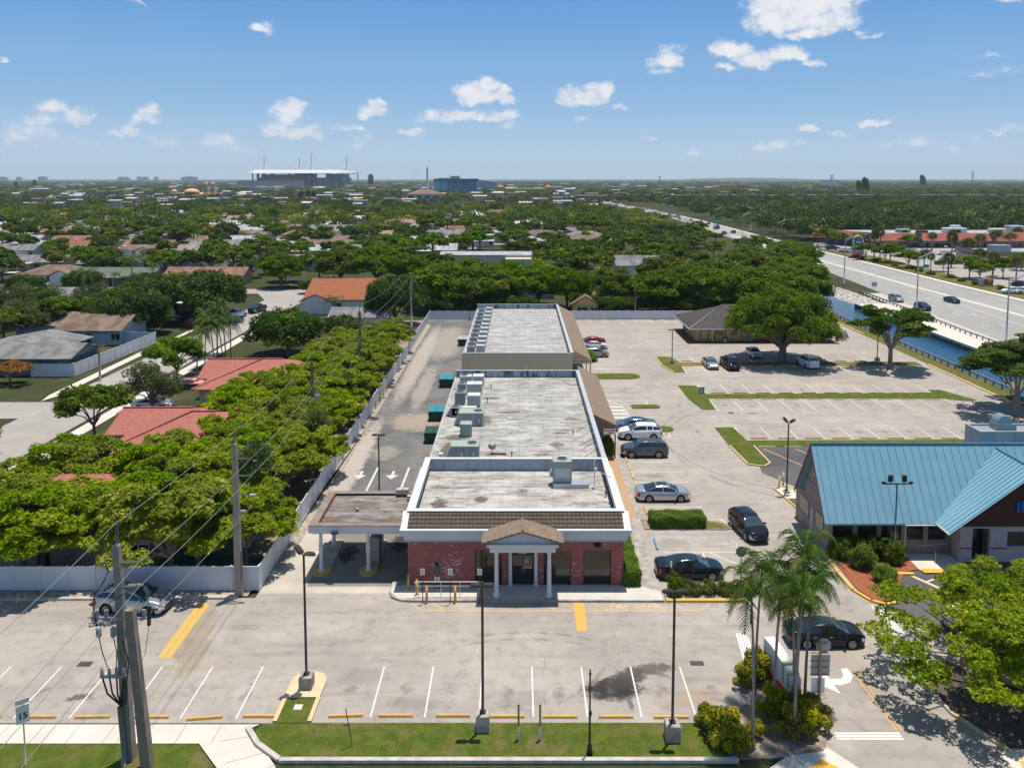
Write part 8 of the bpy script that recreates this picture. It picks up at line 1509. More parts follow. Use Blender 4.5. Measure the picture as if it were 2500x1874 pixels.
for i, (x, y, s_, z_) in enumerate(((10.4, 39.9, 1.1, 1.2), (10.9, 38.9, .8, .9), (13.7, 44.8, 1.05, 1.35), (12.7, 44.2, .7, .8), (13.6, 41.6, 1.1, 1.15), (15.0, 40.3, 1.1, 1.2), (14.1, 40.0, 1.0, 1.1), (15.6, 41.4, .9, .95), (12.3, 40.0, .6, .6), (14.8, 41.6, .8, 1.0), (9.9, 41.0, .6, .8))): bush(1, f'{["big", "low", "large back", "small back", "middle", "front right", "front middle", "right edge", "small front left", "tangled", "small left"][i]} yellow-leaved croton shrub in the palm bed', x, y, s_, z_, 'croton shrubs around the palms', 'croton_shrub')
bush(2, 'clipped ball-shaped bush on the red bed left of the restaurant windows', 25.4, 58.3, 1.0, 1.25, None, 'ball_bush'); bush(2, 'second clipped ball bush lower on the red bed near the kerb', 26.0, 56.2, .92, .85, None, 'ball_bush')
for i, (x, y, s_) in enumerate(((24.3, 59.9, .9), (25.6, 60.1, 1.0), (26.8, 60.0, .95), (27.6, 59.4, 1.1), (28.2, 59.2, 1.0))): bush(3, f'{ORD[i]} loose green bush from the left under the restaurant windows', x, y, s_, 1.25, 'bushes under the restaurant windows', 'green_bush')
X, D = G('m3', 1250, 510); bush(2, 'round clipped bush at the near end of the long awning', X - .2, D + .6, 1.0, .8, None, 'ball_bush'); bush(2, 'twin round bush behind the clipped one at the long awning', X - .5, D + 2.4, 1.1, .9, None, 'ball_bush')
bush(3, 'leafy shrub at the awning post near the hanging sign', 9.2, 83, .75, 1.6, None, 'green_bush', .14); bush(3, 'leafy shrub in the gap between the two stores', 8.8, 110.8, .9, 1.5, None, 'green_bush', .14)
pa = [palm_proto('entrance_palm', s_, H_, 14, 1.75, .56, 14, l_palm, .07, .25, (.25, .8), (.3, 1.0), True, 2) for s_, H_ in ((61, 5.3), (62, 6.2))]
PM = {}
for i, (bx, by, tx, ty, lb) in enumerate(((378, 1400, 85, 640, 'leftmost palm, nearest the lawn'), (440, 720, 150, 480, 'palm standing behind the leftmost one'), (700, 960, 265, 590, 'short-crowned palm above the monument sign'), (955, 1310, 395, 640, 'front palm with its base in the crotons'), (960, 860, 400, 420, 'tallest palm with a wide feathery crown'), (1120, 800, 455, 545, 'rightmost palm'), (1010, 980, 330, 700, 'low palm between the sign post and the monument sign'))):
 X, D = G('n4', bx, by); H_ = ZT('z4', ty, D); x = XA('z4', tx, D, H_); rz = 0 if x > X else math.pi; x, y = (x - .25 if x > X else x + .25), D
 k = i % 2; h0 = (5.3, 6.2)[k]
 if k not in PM: PM[k] = plant(pa[k], 'palm_tree', lb + ' in the entrance bed', 'palm tree', (x, y, .05), rz, 1.0, 'entrance palms', zs=H_ / h0)
 else: dup(PM[k], (x, y, .05), rz, (1.05, 1.05, H_ / h0), lb + ' in the entrance bed', 'entrance palms')
cpm = palm_proto('coconut_palm', 63, 7.5, 15, 3.1, .8, 11, l_palm, .13, .9, (.3, 1.0), (.1, .8), False, 2); fpm = fan_proto('fan_palm', 64, 5.2, 1.5, 90, l_fan)
CP = plant(cpm, 'coconut_palm', 'coconut palm with yellowing fronds in front of the arched grey house', 'palm tree', (*G('f1', 885, 1490), 0), 0, 1.05); FP = plant(fpm, 'fan_palm', 'shaggy fan palm among the lime trees beside the fence', 'palm tree', (-21.2, 64.5, 0), 0, 1.15)
dup(FP, (-19.6, 78, 0), 1, .95, 'small fan palm poking over the alley fence', None); dup(FP, (-20.1, 95, 0), 2, .9, 'fan palm in the middle of the lime belt', None)
for i, (z, x, y, s_, h_) in enumerate((('m1', 1450, 640, .75, .8), ('m1', 1510, 600, .7, .85), ('m1', 1575, 590, .75, .9), ('m1', 1640, 570, .7, .8), ('m1', 1700, 560, .75, .85), ('m1', 1480, 520, .8, .9), ('m1', 1600, 500, .8, 1.0), ('m1', 1660, 500, .75, .9))): dup(CP, (*G(z, x, y), 0), i * 1.3, (s_, s_, h_), f'{ORD[i]} palm of the cluster beside the pink court', 'palm cluster by the pink court')
for i, (z, x, y, s_, h_) in enumerate((('f1', 1235, 1260, .6, .5), ('f1', 1425, 1240, 1.2, .95), ('f1', 250, 900, 1.1, .95), ('f1', 1490, 800, .8, .7), ('f1', 1075, 790, .9, .7), ('f2', 1825, 650, 1.2, 1.0), ('f2', 2050, 700, 1.15, 1.0), ('f2', 1430, 700, .8, .8), ('f2', 1140, 850, .8, .6), ('f3', 150, 1110, 1.2, 1.0), ('f4', 720, 960, 1.5, 1.1), ('f4', 620, 830, 1.3, 1.1), ('f4', 150, 720, 1.0, .8), ('f4', 470, 640, 1.1, 1.1), ('f1', 1950, 800, 1.3, 1.2), ('f1', 970, 610, 1.2, 1.1), ('f3', 60, 830, 1.2, 1.0), ('m2', 545, 180, .9, .55), ('f3', 1790, 770, 1.0, .9), ('f1', 1640, 1230, .8, .7), ('f2', 2130, 1050, 1.0, .9), ('f2', 810, 600, .9, .8))): dup(CP, (*G(z, x, y), 0), i * 1.7, (s_, s_, h_), f'{ORD[i]} of the tall palms scattered over the neighbourhood', 'palms of the neighbourhood')
for i, (z, x, y, s_, h_) in enumerate((('f5', 1055, 735, 1.0, 1.75), ('f5', 1100, 735, 1.0, 1.85), ('f5', 1500, 680, 1.5, 1.2), ('f5', 1650, 800, 1.3, 1.9), ('f5', 1625, 870, 1.3, 1.1), ('f5', 1490, 850, .95, 1.0), ('f5', 1440, 800, .95, .9), ('f5', 1780, 760, 1.9, 1.3), ('f5', 1870, 700, 1.9, 1.2), ('f5', 1870, 830, 1.8, 1.1), ('f5', 1970, 860, 1.3, 1.1), ('f5', 1990, 660, 2.0, 1.2), ('f5', 2100, 670, 2.0, 1.1), ('f5', 2160, 640, 1.6, 1.3), ('f5', 2150, 900, 1.1, 1.1), ('p4', 1290, 730, .9, 1.7))): dup(FP, (*G(z, x, y), 0), i, (s_, s_, h_), f'{ORD[i]} fan palm in front of the mall', 'fan palms in front of the mall')
MT = tree_proto('verge_tree', 35, 3.2, 2.2, 5.0, 20, .95, 200, .2, l_mid, .12, .6, .6, .4, .5, m_bark2, 8); MTT = None
for i, (z, x, y, s_) in enumerate((('p4', 1180, 745, 1.3), ('p4', 1440, 770, 1.2), ('p4', 1510, 780, 1.5), ('p4', 1760, 855, 1.25), ('p4', 1880, 835, 1.0), ('f5', 1790, 880, 1.4), ('f5', 1870, 900, 1.1), ('f5', 2050, 880, 1.3), ('f5', 1270, 640, 1.2), ('f5', 1330, 660, 1.3), ('f5', 1590, 830, .8), ('f5', 940, 640, 1.3), ('f5', 760, 650, 1.5), ('f5', 690, 640, 1.7), ('f5', 2190, 820, 1.2))):
 lb = f'{ORD[i]} small verge tree between the highway and the mall'
 if MTT is None: MTT = plant(MT, 'verge_tree', lb, 'tree', (*G(z, x, y), 0), 0, s_, 'small trees on the mall verge')
 else: dup(MTT, (*G(z, x, y), 0), i * 2., s_, lb, 'small trees on the mall verge')
for i in range(14):
 X, D = 123.6 + (i % 3) * .8, 196 + i * 8.2
 bush(3, f'{ORD[i]} clipped shrub along the verge across the highway', X, D, 1.5, .8, 'shrubs on the mall verge', 'green_bush', 0)
# -- houses
def gable(mb, x0, x1, y0, y1, z0, z1, axis='x', th=.14, mi=0):
 if axis == 'x':
  ym = (y0 + y1) / 2; v = [(x0, y0, z0), (x1, y0, z0), (x1, ym, z1), (x0, ym, z1), (x1, y1, z0), (x0, y1, z0)]
 else:
  xm_ = (x0 + x1) / 2; v = [(x0, y1, z0), (x0, y0, z0), (xm_, y0, z1), (xm_, y1, z1), (x1, y0, z0), (x1, y1, z0)]
 v += [(a, b, c - th) for a, b, c in v]
 return mb.add(v, [(0, 1, 2, 3), (3, 2, 4, 5), (6, 7, 1, 0), (7, 8, 2, 1), (8, 10, 4, 2), (9, 3, 5, 11), (6, 0, 3, 9), (10, 11, 5, 4)])
def house(label, x0, x1, y0, y1, zr, roofm, wallm, kind='hip', zh=2.55, oh=.6, wings=(), porch=None, win=True, nm='ranch_house', grp='houses of the neighbourhood', chim=False, garage=False):
 t_ = thing(nm, label, 'house', ((x0 + x1) / 2, (y0 + y1) / 2, 0), 0, grp); mb = MB(); wl = MB()
 def one(x0, x1, y0, y1, zr, kd):
  if kd == 'hip': hiproof(mb, x0, x1, y0, y1, zh, zr)
  else: gable(mb, x0, x1, y0, y1, zh, zr, kd[-1])
  wl.box(x0 + oh, x1 - oh, y0 + oh, y1 - oh, 0, zh - .02)
  if kd == 'gable_x':
   ym = (y0 + y1) / 2; zz = zh + (zr - zh) * (1 - oh / ((y1 - y0) / 2)) * .96
   for x in (x0 + oh * .55, x1 - oh * .55): wl.add([(x, y0 + oh, zh - .1), (x, y1 - oh, zh - .1), (x, ym, zr - .2)], [(0, 1, 2) if x > x0 + 1 else (2, 1, 0)])
  if kd == 'gable_y':
   xm_ = (x0 + x1) / 2
   for y in (y0 + oh * .55,): wl.add([(x0 + oh, y, zh - .1), (x1 - oh, y, zh - .1), (xm_, y, zr - .2)], [(0, 1, 2)])
 one(x0, x1, y0, y1, zr, kind if kind == 'hip' else 'gable_x' if kind == 'gable' else kind)
 for w_ in wings: one(*w_)
 rf = obj('roof', mb, [roofm], t_); obj('wall', wl, [wallm], t_)
 if porch: a, b, c, d_, m_ = porch; pr = obj('porch_roof', MB().box(a, b, c, d_, zh - .15, zh - .02), [m_], t_)
 if porch:
  for x in (a + .2, (a + b) / 2, b - .3): obj('porch_post', MB().box(x, x + .12, c + .1, c + .22, 0, zh - .16), [m_pwhite], t_)
 if win:
  n = max(2, int((x1 - x0 - 2) / 5)); 
  for i in range(n):
   x = x0 + oh + 1 + i * (x1 - x0 - 2 * oh - 2.5) / max(1, n - 1) if n > 1 else x0 + 2
   if garage and i == n - 1: obj('garage_door', MB().box(x - 1.4, x + 1.3, y0 + oh - .05, y0 + oh - .001, 0, 2.1), [m_pwhite], t_)
   else:
    w_ = obj('window', MB().box(x, x + 1.4, y0 + oh - .04, y0 + oh - .001, .9, 2.0), [m_glass], t_)
    obj('frame', MB().box(x - .08, x + 1.48, y0 + oh - .06, y0 + oh - .041, 2.0, 2.08).box(x - .08, x + 1.48, y0 + oh - .06, y0 + oh - .041, .82, .9).box(x + .66, x + .74, y0 + oh - .06, y0 + oh - .041, .9, 2.0), [m_pwhite], w_)
  obj('door', MB().box((x0 + x1) / 2 - .5, (x0 + x1) / 2 + .4, y0 + oh - .05, y0 + oh - .001, 0, 2.0), [m_timber], t_)
 if chim: obj('roof_vent', MB().box((x0 + x1) / 2, (x0 + x1) / 2 + .5, (y0 + y1) / 2 - 1.6, (y0 + y1) / 2 - 1.1, zr - 1, zr - .3), [m_pwhite], rf)
 return t_
W_ = m_wl; S_ = m_sh
def ridgecaps(h, segs):
 for a, b in segs: obj('ridge_tiles', MB().tube([a, b], .11, 5), [m_pinktile], h)
h = house('nearest full view pink-tiled hip roof house left of the lime trees', -39.8, -24, 75.2, 88.6, 5.0, m_pinktile, W_['cream_wall'], 'hip', 2.7, .7, [(-42, -33, 81.4, 90, 4.3, 'gable_x')]); ridgecaps(h, [((-39.8, 75.2, 2.75), (-33.1, 81.9, 5.05)), ((-33.1, 81.9, 5.05), (-30.7, 81.9, 5.05)), ((-42, 85.7, 4.35), (-34.5, 85.7, 4.35))])
h = house('second pink-tiled hip roof house beside the white sedan driveway', -40.3, -24, 99.5, 113.3, 5.0, m_pinktile, W_['cream_wall'], 'hip', 2.7, .7, [(-41.8, -33, 105, 113, 4.4, 'gable_x')]); ridgecaps(h, [((-40.3, 99.5, 2.75), (-33.5, 106.4, 5.05)), ((-33.5, 106.4, 5.05), (-30.9, 106.4, 5.05)), ((-41.8, 109, 4.45), (-34.5, 109, 4.45))])
house('tan house with pink tiles glimpsed beneath the nearest lime trees', -43, -26.2, 57.2, 71, 5.0, m_pinktile, W_['tan_wall'], 'hip', 2.7, .7)
h = house('white house with orange-red tiled gable roof beyond the lime trees', -46.3, -30.6, 174.4, 193.5, 6.3, m_orangetile, W_['white_wall'], 'gable', 2.8, .5, [(-46.6, -39.0, 171.8, 181, 4.4, 'gable_y')], chim=False)
house('slate-blue house with grey gable roof inside the white fence', -92, -64.6, 117.0, 126.5, 4.1, S_['grey_shingle'], W_['slate_wall'], 'gable', 2.65, .7, [(-84, -70, 122, 134, 3.9, 'gable_y')]); house('brown-shingled house with grey-blue gable wall behind the slate-blue house', -80, -68.0, 139.3, 150.5, 4.6, S_['brown_shingle'], W_['blue_wall'], 'gable', 2.6, .6, [(-90, -76, 144, 154, 4.4, 'hip')]); house('small cream shed behind the slate-blue house', -79.0, -74.6, 130.0, 134, 3.6, S_['tan_shingle'], W_['peach_wall'], 'gable', 2.3, .3, win=False, nm='garden_shed')
house('long grey-roofed house with dark screened porch and white awnings', -108, -84, 176, 187, 4.6, S_['grey_shingle'], W_['cream_wall'], 'gable', 2.6, .6, porch=(-107, -85.5, 170.5, 176.5, S_['dark_shingle'])); house('grey house right of the screened porch with flat white carport', -82, -66.5, 176, 186, 4.4, S_['dark_shingle'], W_['cream_wall'], 'gable', 2.6, .6, porch=(-80, -70, 171, 176.5, S_['white_roof']))
house('green-roofed arched grey house with lawn in the left middle', -121, -98, 219, 229, 4.5, mat('moss_shingle', (.13, .15, .12), .9, (.1, .115, .09), .6, .8), W_['grey_wall'], 'gable', 2.6, .6, porch=(-112, -103, 216, 219.5, S_['grey_shingle'])); house('brown-roofed house with pale blue gable and garage at left', -137, -119, 222, 234, 4.8, S_['brown_shingle'], W_['white_wall'], 'hip', 2.6, .6, [(-126, -119, 218, 228, 4.4, 'gable_y')], garage=True)
house('tan house with orange flat awning right of the green-roofed house', -96, -74, 220, 230, 4.5, S_['rose_shingle'], W_['tan_wall'], 'gable', 2.6, .6)
house('grey-roofed shed-like house with white striped panels behind the lime belt', -36, -24.5, 153, 161, 4.0, S_['grey_shingle'], W_['cream_wall'], 'gable', 2.6, .5, win=False); house('large tan-roofed house with beige walls behind the far fence', 11, 25, 172.5, 184, 5.8, S_['tan_shingle'], W_['tan_wall'], 'gable', 2.9, .6); house('small yellow house with brown gable in front of the tan roof', 10.8, 17.0, 168.8, 175, 4.4, S_['brown_shingle'], mat('yellow_wall', (.6, .42, .16), .85), 'gable_y', 2.6, .5, nm='small_house')
house('pale grey house with grey gable seen between the trunks', -9.5, 1, 178, 187, 4.6, S_['grey_shingle'], W_['grey_wall'], 'gable_y', 2.7, .5); house('two-storey pale house with grey pitched roof behind the shade trees', 26, 41, 219, 229, 7.8, S_['grey_shingle'], W_['white_wall'], 'gable', 5.4, .4); house('house with dark solar roof seen between the shade trees', 1, 9, 196, 206, 6.5, S_['dark_shingle'], W_['grey_wall'], 'gable', 5.2, .4)
t_ = thing('warehouse', 'white flat-roofed long building above the shade trees', 'building', (-10, 262, 0)); obj('wall', MB().box(-25, 4, 255, 268, 0, 4.8).box(-4, 4, 250, 255, 0, 4.2), [W_['cream_wall']], t_); obj('roof', MB().box(-25.2, 4.2, 254.8, 268.2, 4.81, 5.0), [S_['light_roof']], t_)
rh = random.Random(77); HB = []
rows = [(256, -165, -62), (300, -200, -20), (322, -215, -30), (345, -225, 46), (382, -250, 42), (408, -268, 30), (432, -285, 44), (474, -310, 30), (502, -330, 40), (540, -350, 20), (585, -380, 30), (640, -410, 10)]
RN = ['first', 'second', 'third', 'fourth', 'fifth', 'sixth', 'seventh', 'eighth', 'ninth', 'tenth', 'eleventh', 'twelfth']
for ri, (y, xa_, xb_) in enumerate(rows):
 x = max(xa_, -.66 * y) + rh.uniform(0, 6); k = 0
 while x < xb_ - 14:
  w_ = rh.uniform(15, 23); dp_ = rh.uniform(9.5, 12); sn = rh.choice(['brown_shingle', 'grey_shingle', 'light_roof', 'tan_shingle', 'rose_shingle', 'white_roof', 'grey_shingle', 'brown_shingle', 'dark_shingle', 'tan_shingle', 'light_roof'] if rh.random() < .93 else ['orange_shingle']); wn = rh.choice(['white_wall', 'cream_wall', 'peach_wall', 'blue_wall', 'grey_wall', 'white_wall'])
  kd = 'gable' if rh.random() < .75 else 'hip'; dy = rh.uniform(-1.5, 1.5)
  wings = [(x + w_ * .6, x + w_ * .6 + 7, y + dy - 3, y + dy + 5, 4.0, 'gable_y')] if rh.random() < .5 else []
  pc = (x + 1, x + w_ * .5, y + dy - 3, y + dy + .5, S_['white_roof']) if rh.random() < .4 else None
  house(f'{ORD[k] if k < 30 else "last"} house from the left in the {RN[ri]} row of the neighbourhood, {sn.replace("_", " ")} roof', x, x + w_, y + dy, y + dy + dp_, rh.uniform(4.1, 4.7), S_[sn], W_[wn], kd, 2.55, .5, wings, pc, win=y < 420)
  HB.append((x, x + w_, y - 3, y + dp_ + 1)); x += w_ + rh.uniform(2.5, 7) + (18 if rh.random() < .12 else 0); k += 1
HB += [(-121, -96, 216, 231), (-137, -119, 218, 235), (-96, -74, 219, 231), (-108, -66, 170, 188), (-47, -30, 171, 194), (26, 42, 218, 230), (-25, 5, 250, 276)]
mb = MB()
for k, (a, b, c, d_) in enumerate(HB[:90]): x = a + 3 + k * 7 % 9; mb.sheet([(x, c - 6), (x + 3.6, c - 6), (x + 3.4, c + 3), (x, c + 3)], .012).sheet([(x - 2, d_ + 2), (x + 3, d_ + 2), (x + 3, d_ + 4.5), (x - 2, d_ + 4.5)], .012)
struct('driveways', mb, [m_conc])
struct('pink_court', MB().sheet([(-49, 112.8), (-43.5, 112.8), (-30, 118), (-33, 125), (-46, 121)], .006), [mat('pink_paving', (.6, .25, .22), .85)])
fence('dark wooden fence under the large dark tree', (-80, 165.5), (-60.5, 167.2), 1.7, 1.2, mt=mat('dark_fence', (.06, .045, .035), .9, (.1, .08, .06), 3, .7)); fence('low dark wooden fence beside the second pink-tiled house', (-44, 97.5), (-32, 97.0), 1.1, 1.2, mt=MATS['dark_fence'])
# -- trees over the neighbourhood
mids = [tree_proto('garden_tree', 71, 4.6, 2.2, 7.6, 22, 1.5, 110, .42, l_mid, .2, .8, .6, .3, .55, m_bark, 5, low=-.3), tree_proto('garden_tree', 72, 5.8, 2.8, 8.8, 26, 1.8, 110, .48, l_dark, .25, .8, .6, .3, .55, m_bark, 5, low=-.3), tree_proto('garden_tree', 73, 3.6, 2.0, 6.4, 16, 1.3, 110, .36, l_olive, .16, .8, .6, .3, .6, m_bark2, 5), tree_proto('garden_tree', 74, 6.5, 4.0, 9.6, 26, 2.0, 120, .5, l_mid, .28, .8, .8, .5, .42, m_bark, 8, low=-.1), tree_proto('garden_tree', 75, 3.0, 1.0, 5.2, 14, 1.2, 110, .34, l_lime, .14, .6, .5, .3, .7, m_bark2, 4)]
KL = ['mid green rounded', 'broad dark green', 'small olive green', 'wide flat-topped green', 'small bright green']; MP = {}; nt_ = 0
def midtree(k, x, y, s_, lab=None):
 lb = lab or f'{KL[k]} garden tree among the houses of the neighbourhood'; grp = f'{KL[k]} garden trees'
 if k not in MP: MP[k] = plant(mids[k], 'garden_tree', lb, 'tree', (x, y), rh.uniform(0, 6), s_, grp)
 else: o = dup(MP[k], (x, y, 0), rh.uniform(0, 6), (s_, s_, s_ * rh.uniform(.85, 1.12)), lb, grp)
tries = 0; pts = []
while nt_ < 215 and tries < 9000:
 tries += 1; D = 206 + (430 - 206) * rh.random() ** .8
 x = rh.uniform(-.66 * D, min(92, 20 + .17 * D))
 if any(a - 1 < x < b + 1 and c < D < d_ for a, b, c, d_ in HB) and rh.random() < .9: continue
 if -68 < x < -50 and D < 216 or (x < 2 and rh.random() < .5): continue
 if any(abs(D - q) < 5 for q in (208, 283, 362, 448)) : continue
 if any((x - a) ** 2 + (D - b) ** 2 < 60 for a, b in pts): continue
 pts.append((x, D)); nt_ += 1
for i in range(16): D = 250 + i * 11; pts.append((xat(lft, D) - 8 - rh.uniform(0, 14), D + rh.uniform(-4, 4)))
for bd in range(20):
 row_ = sorted(q for q in pts if 200 + bd * 22 <= q[1] < 222 + bd * 22)
 for j, (x, D) in enumerate(row_): k = rh.choice([0, 0, 1, 1, 2, 3, 3, 4]); midtree(k, x, D, rh.uniform(.75, 1.15) * (.72 if x > .13 * D and D > 300 else 1), f'{KL[k]} tree, {ORD[j]} from the left in the {ORD[bd]} belt backward')
# -- woods as one mass each
def woodmass(name, seed, pts, leaf, q=46, ls=.12):
 rng = np.random.default_rng(seed); tpl = []
 for t in range(6):
  cp_ = crownpts(rng, .78, .25, .85, 9, .6, .3); V, T = clumps(rng, cp_, rng.uniform(.3, .45, 9), max(3, q // 9 * 2), ls, .7, -.3, .28, .15); tpl.append((V, T))
 Vs = []; Ts = []
 for i, (x, y, r, h_) in enumerate(pts):
  V, T = tpl[i % 6]; a = rng.uniform(0, 6.28); ca, sa = math.cos(a), math.sin(a); Q = V.copy(); X = (Q[..., 0] * ca - Q[..., 1] * sa) * r + x; Y = (Q[..., 0] * sa + Q[..., 1] * ca) * r + y
  Vs.append(np.stack([X, Y, Q[..., 2] * h_], -1)); Ts.append(np.clip(T * .6 + .15 + rng.normal(0, .3), 0, 1))
 me = npmesh(name, np.concatenate(Vs), np.concatenate(Ts), leaf); o = bpy.data.objects.new(name, me); C.objects.link(o); return o
rw = random.Random(9); P1 = []
for i in range(1250):
 D = 372 + (1350 - 372) * rw.random() ** 1.2; x = rw.uniform(xat(rgt, D) + 9, .70 * D + 40)
 if D < 395: continue
 P1.append((x, D, rw.uniform(6.5, 12), rw.uniform(8.5, 12.5)))
for i in range(260): P1.append((rw.uniform(132, 330), rw.uniform(375, 400), rw.uniform(5, 9), rw.uniform(7, 12)))
o = woodmass('roadside_wood', 1, P1, l_dark, 130, .085); tag(o, 'broad dark green wood filling the ground right of the highway behind the mall', 'wood', kind='stuff')
P2 = []
while len(P2) < 500:
 D = rw.uniform(425, 700); x = rw.uniform(-.67 * D, xat(lft, D) - 9)
 if any(a - 2 < x < b + 2 and c - 2 < D < d_ + 1 for a, b, c, d_ in HB) or abs(D - 448) < 6: continue
 P2.append((x, D, rw.uniform(4.5, 8), rw.uniform(6.5, 10) * (.6 if x > 15 + .09 * D else 1)))
o = woodmass('neighbourhood_trees', 5, P2, l_mid, 130, .1); tag(o, 'crowded garden trees filling the far half of the neighbourhood', 'trees', kind='stuff')
P2 = []
for i in range(4200):
 D = 660 * math.exp(rw.random() ** .85 * math.log(9000 / 640)); x = rw.uniform(-.67 * D, .66 * D)
 xl, xr_ = xat(lft, D), xat(rgt, D)
 if D < 2000 and (xl - 6 < x < xr_ + 6 or (xl - 30 < x < xl and rw.random() < .6)): continue
 if D < 1400 and x > 125: continue
 if 1010 < D < 1080 and x > -60: continue
 if 1480 < D < 1700 and -190 < x < 70: continue
 if 900 < D < 1020 and -150 < x < -95: continue
 if 1150 < D < 1300 and -470 < x < -360: continue
 if 2100 < D < 3400 and abs(x + 500 * D / 2800 * 1.0) < 260 * D / 2800: 
  if rw.random() < .5: continue
 k = (D / 900) ** .6; P2.append((x, D, rw.uniform(7, 11) * k, rw.uniform(7, 11.5) * (1 + .12 * (k - 1))))
o = woodmass('distant_trees', 2, P2, l_far, 60, .11); tag(o, 'flat carpet of distant trees stretching to the horizon', 'trees', kind='stuff')
mb = MB()
for i in range(230):
 D = 690 * math.exp(rw.random() * 1.5); x = rw.uniform(-.62 * D, .3 * D)
 if x > 60 and D < 1100: continue
 w_ = rw.uniform(5, 12) * (D / 700) ** .7; z_ = rw.uniform(7.5, 9.5) * (1 + .15 * (D / 700 - 1)); mb.box(x, x + w_, D, D + 9, 2, z_ - 1, rw.choice((0, 1))); gable(mb, x - 1, x + w_ + 1, D - 2, D + 11, z_ - 1, z_, mi=0); mb.mi[-8:] = [rw.choice((0, 0, 1, 2, 2, 2, 3))] * 8
o = obj('distant_roofs', mb, [S_['light_roof'], W_['cream_wall'], S_['brown_shingle'], S_['white_roof']]); tag(o, 'scatter of tiny pale and brown roofs among the distant trees', 'roofs', kind='stuff')
cs = tree_proto('casuarina', 81, 5, 4, 24, 34, 2.6, 90, .9, l_dark, .4, .3, .3, .1, 1.5, m_bark, 3, low=-.9); CS = None
for i, (z, x, y, h_) in enumerate((('n7', 2110, 640, .9), ('f5', 940, 240, .95), ('f5', 990, 240, 1.15), ('f1', 180, 190, .55), ('f1', 375, 180, .6), ('f2', 1260, 330, .8), ('f2', 1330, 330, .85), ('f2', 1400, 330, .8), ('f5', 1430, 190, .9))):
 X, D = G(z, x, y); lb = f'{ORD[i]} tall dark feathery pine rising above the distant trees'; s_ = h_ * D / 1150
 if CS is None: CS = plant(cs, 'casuarina_tree', lb, 'tree', (X, D), 0, s_ * .8, 'tall dark pines in the distance', zs=s_)
 else: dup(CS, (X, D, 0), i, (s_ * .8, s_ * .8, s_), lb, 'tall dark pines in the distance')
# -- distant landmarks
def PXZ(z, x, y, D): Z = ZT(z, y, D); return (XA(z, x, D, Z), D, Z)
SD = 2800.
st = thing('stadium', 'distant white stadium with flat canopy roof and cable-stayed masts on the horizon', 'stadium', (XA('n7', 1070, SD), SD, 0)); X0 = XA('n7', 150, SD); X1 = XA('n7', 2010, SD); zc = ZT('n7', 375, SD); zd = ZT('n7', 400, SD)
m_stw = mat('stadium_white', (.55, .57, .6), .6); m_std = mat('stadium_blue', (.16, .33, .42), .7, (.28, .42, .5), .03, .8); Dp = 130
obj('canopy', MB().add([(X0, SD - 20, zd + 1), (X0 + 60, SD - Dp + 30, zc + 3), (X1 - 60, SD - Dp + 30, zc + 3), (X1, SD - 20, zd + 1), (X1 - 60, SD + Dp, zc), (X0 + 60, SD + Dp, zc)] + [(X0, SD - 20, zd), (X0 + 60, SD - Dp, zd - 3), (X1 - 60, SD - Dp, zd - 3), (X1, SD - 20, zd), (X1 - 60, SD + Dp, zd - 3), (X0 + 60, SD + Dp, zd - 3)], [(0, 1, 2, 3, 4, 5), (6, 11, 10, 9, 8, 7), (0, 6, 7, 1), (1, 7, 8, 2), (2, 8, 9, 3), (3, 9, 10, 4), (4, 10, 11, 5), (5, 11, 6, 0)]), [m_stw], st)
xa_, xb_ = XA('n7', 415, SD), XA('n7', 1755, SD)
obj('stand', MB().box(xa_, xb_, SD - 60, SD + 60, 0, ZT('n7', 480, SD)), [m_std], st); obj('upper_stand', MB().box(xa_ + 8, XA('n7', 880, SD), SD - 50, SD + 50, ZT('n7', 479, SD), ZT('n7', 430, SD)).box(XA('n7', 980, SD), XA('n7', 1210, SD), SD - 50, SD + 50, ZT('n7', 479, SD), ZT('n7', 405, SD)).box(XA('n7', 1480, SD), xb_ - 5, SD - 50, SD + 50, ZT('n7', 479, SD), ZT('n7', 425, SD)), [m_std], st)
for x in (430, 525, 650, 920, 1010, 1110, 1225, 1310, 1500, 1540, 1650, 1740): obj('column', MB().box(XA('n7', x - 12, SD), XA('n7', x + 12, SD), SD - 75, SD - 62, 0, zd - 3), [mat('stadium_column' + str(x), (.33, .38, .42), .7)], st)
for x in (245, 1912): obj('column', MB().box(XA('n7', x - 3, SD), XA('n7', x + 3, SD), SD - 5, SD + 5, 0, zd), [MATS['stadium_column430']], st)
for x, yt, dy in ((428, 130, 0), (1062, 170, -60), (1105, 70, 60), (1735, 130, 0)):
 a = (XA('n7', x, SD, 60), SD + dy, zc); zt = ZT('n7', yt, SD); mp = obj('mast', MB().tube([a, (a[0], a[1], zc + (zt - zc) * .6), (a[0], a[1], zt)], [3.4, 2.2, .7], 8), [m_stw], st)
 for sg in (-1, 1): obj('cable', MB().tube([(a[0], a[1], zt - 3), (a[0] + sg * 40, a[1], zc)], .3, 4), [m_signback], st)
for x0, x1, yt in ((690, 1050, 318), (1150, 1500, 335)):
 a, b = XA('n7', x0, SD), XA('n7', x1, SD); zt = ZT('n7', yt, SD); mb = MB(); mb.tube([(a + (b - a) * i / 14, SD, zc + (zt - zc) * math.sin(math.pi * i / 14)) for i in range(15)], .8, 5)
 for i in range(1, 14): mb.tube([(a + (b - a) * i / 14, SD, zc), (a + (b - a) * i / 14, SD, zc + (zt - zc) * math.sin(math.pi * i / 14))], .5, 4)
 obj('arch_truss', mb, [m_stw], st)
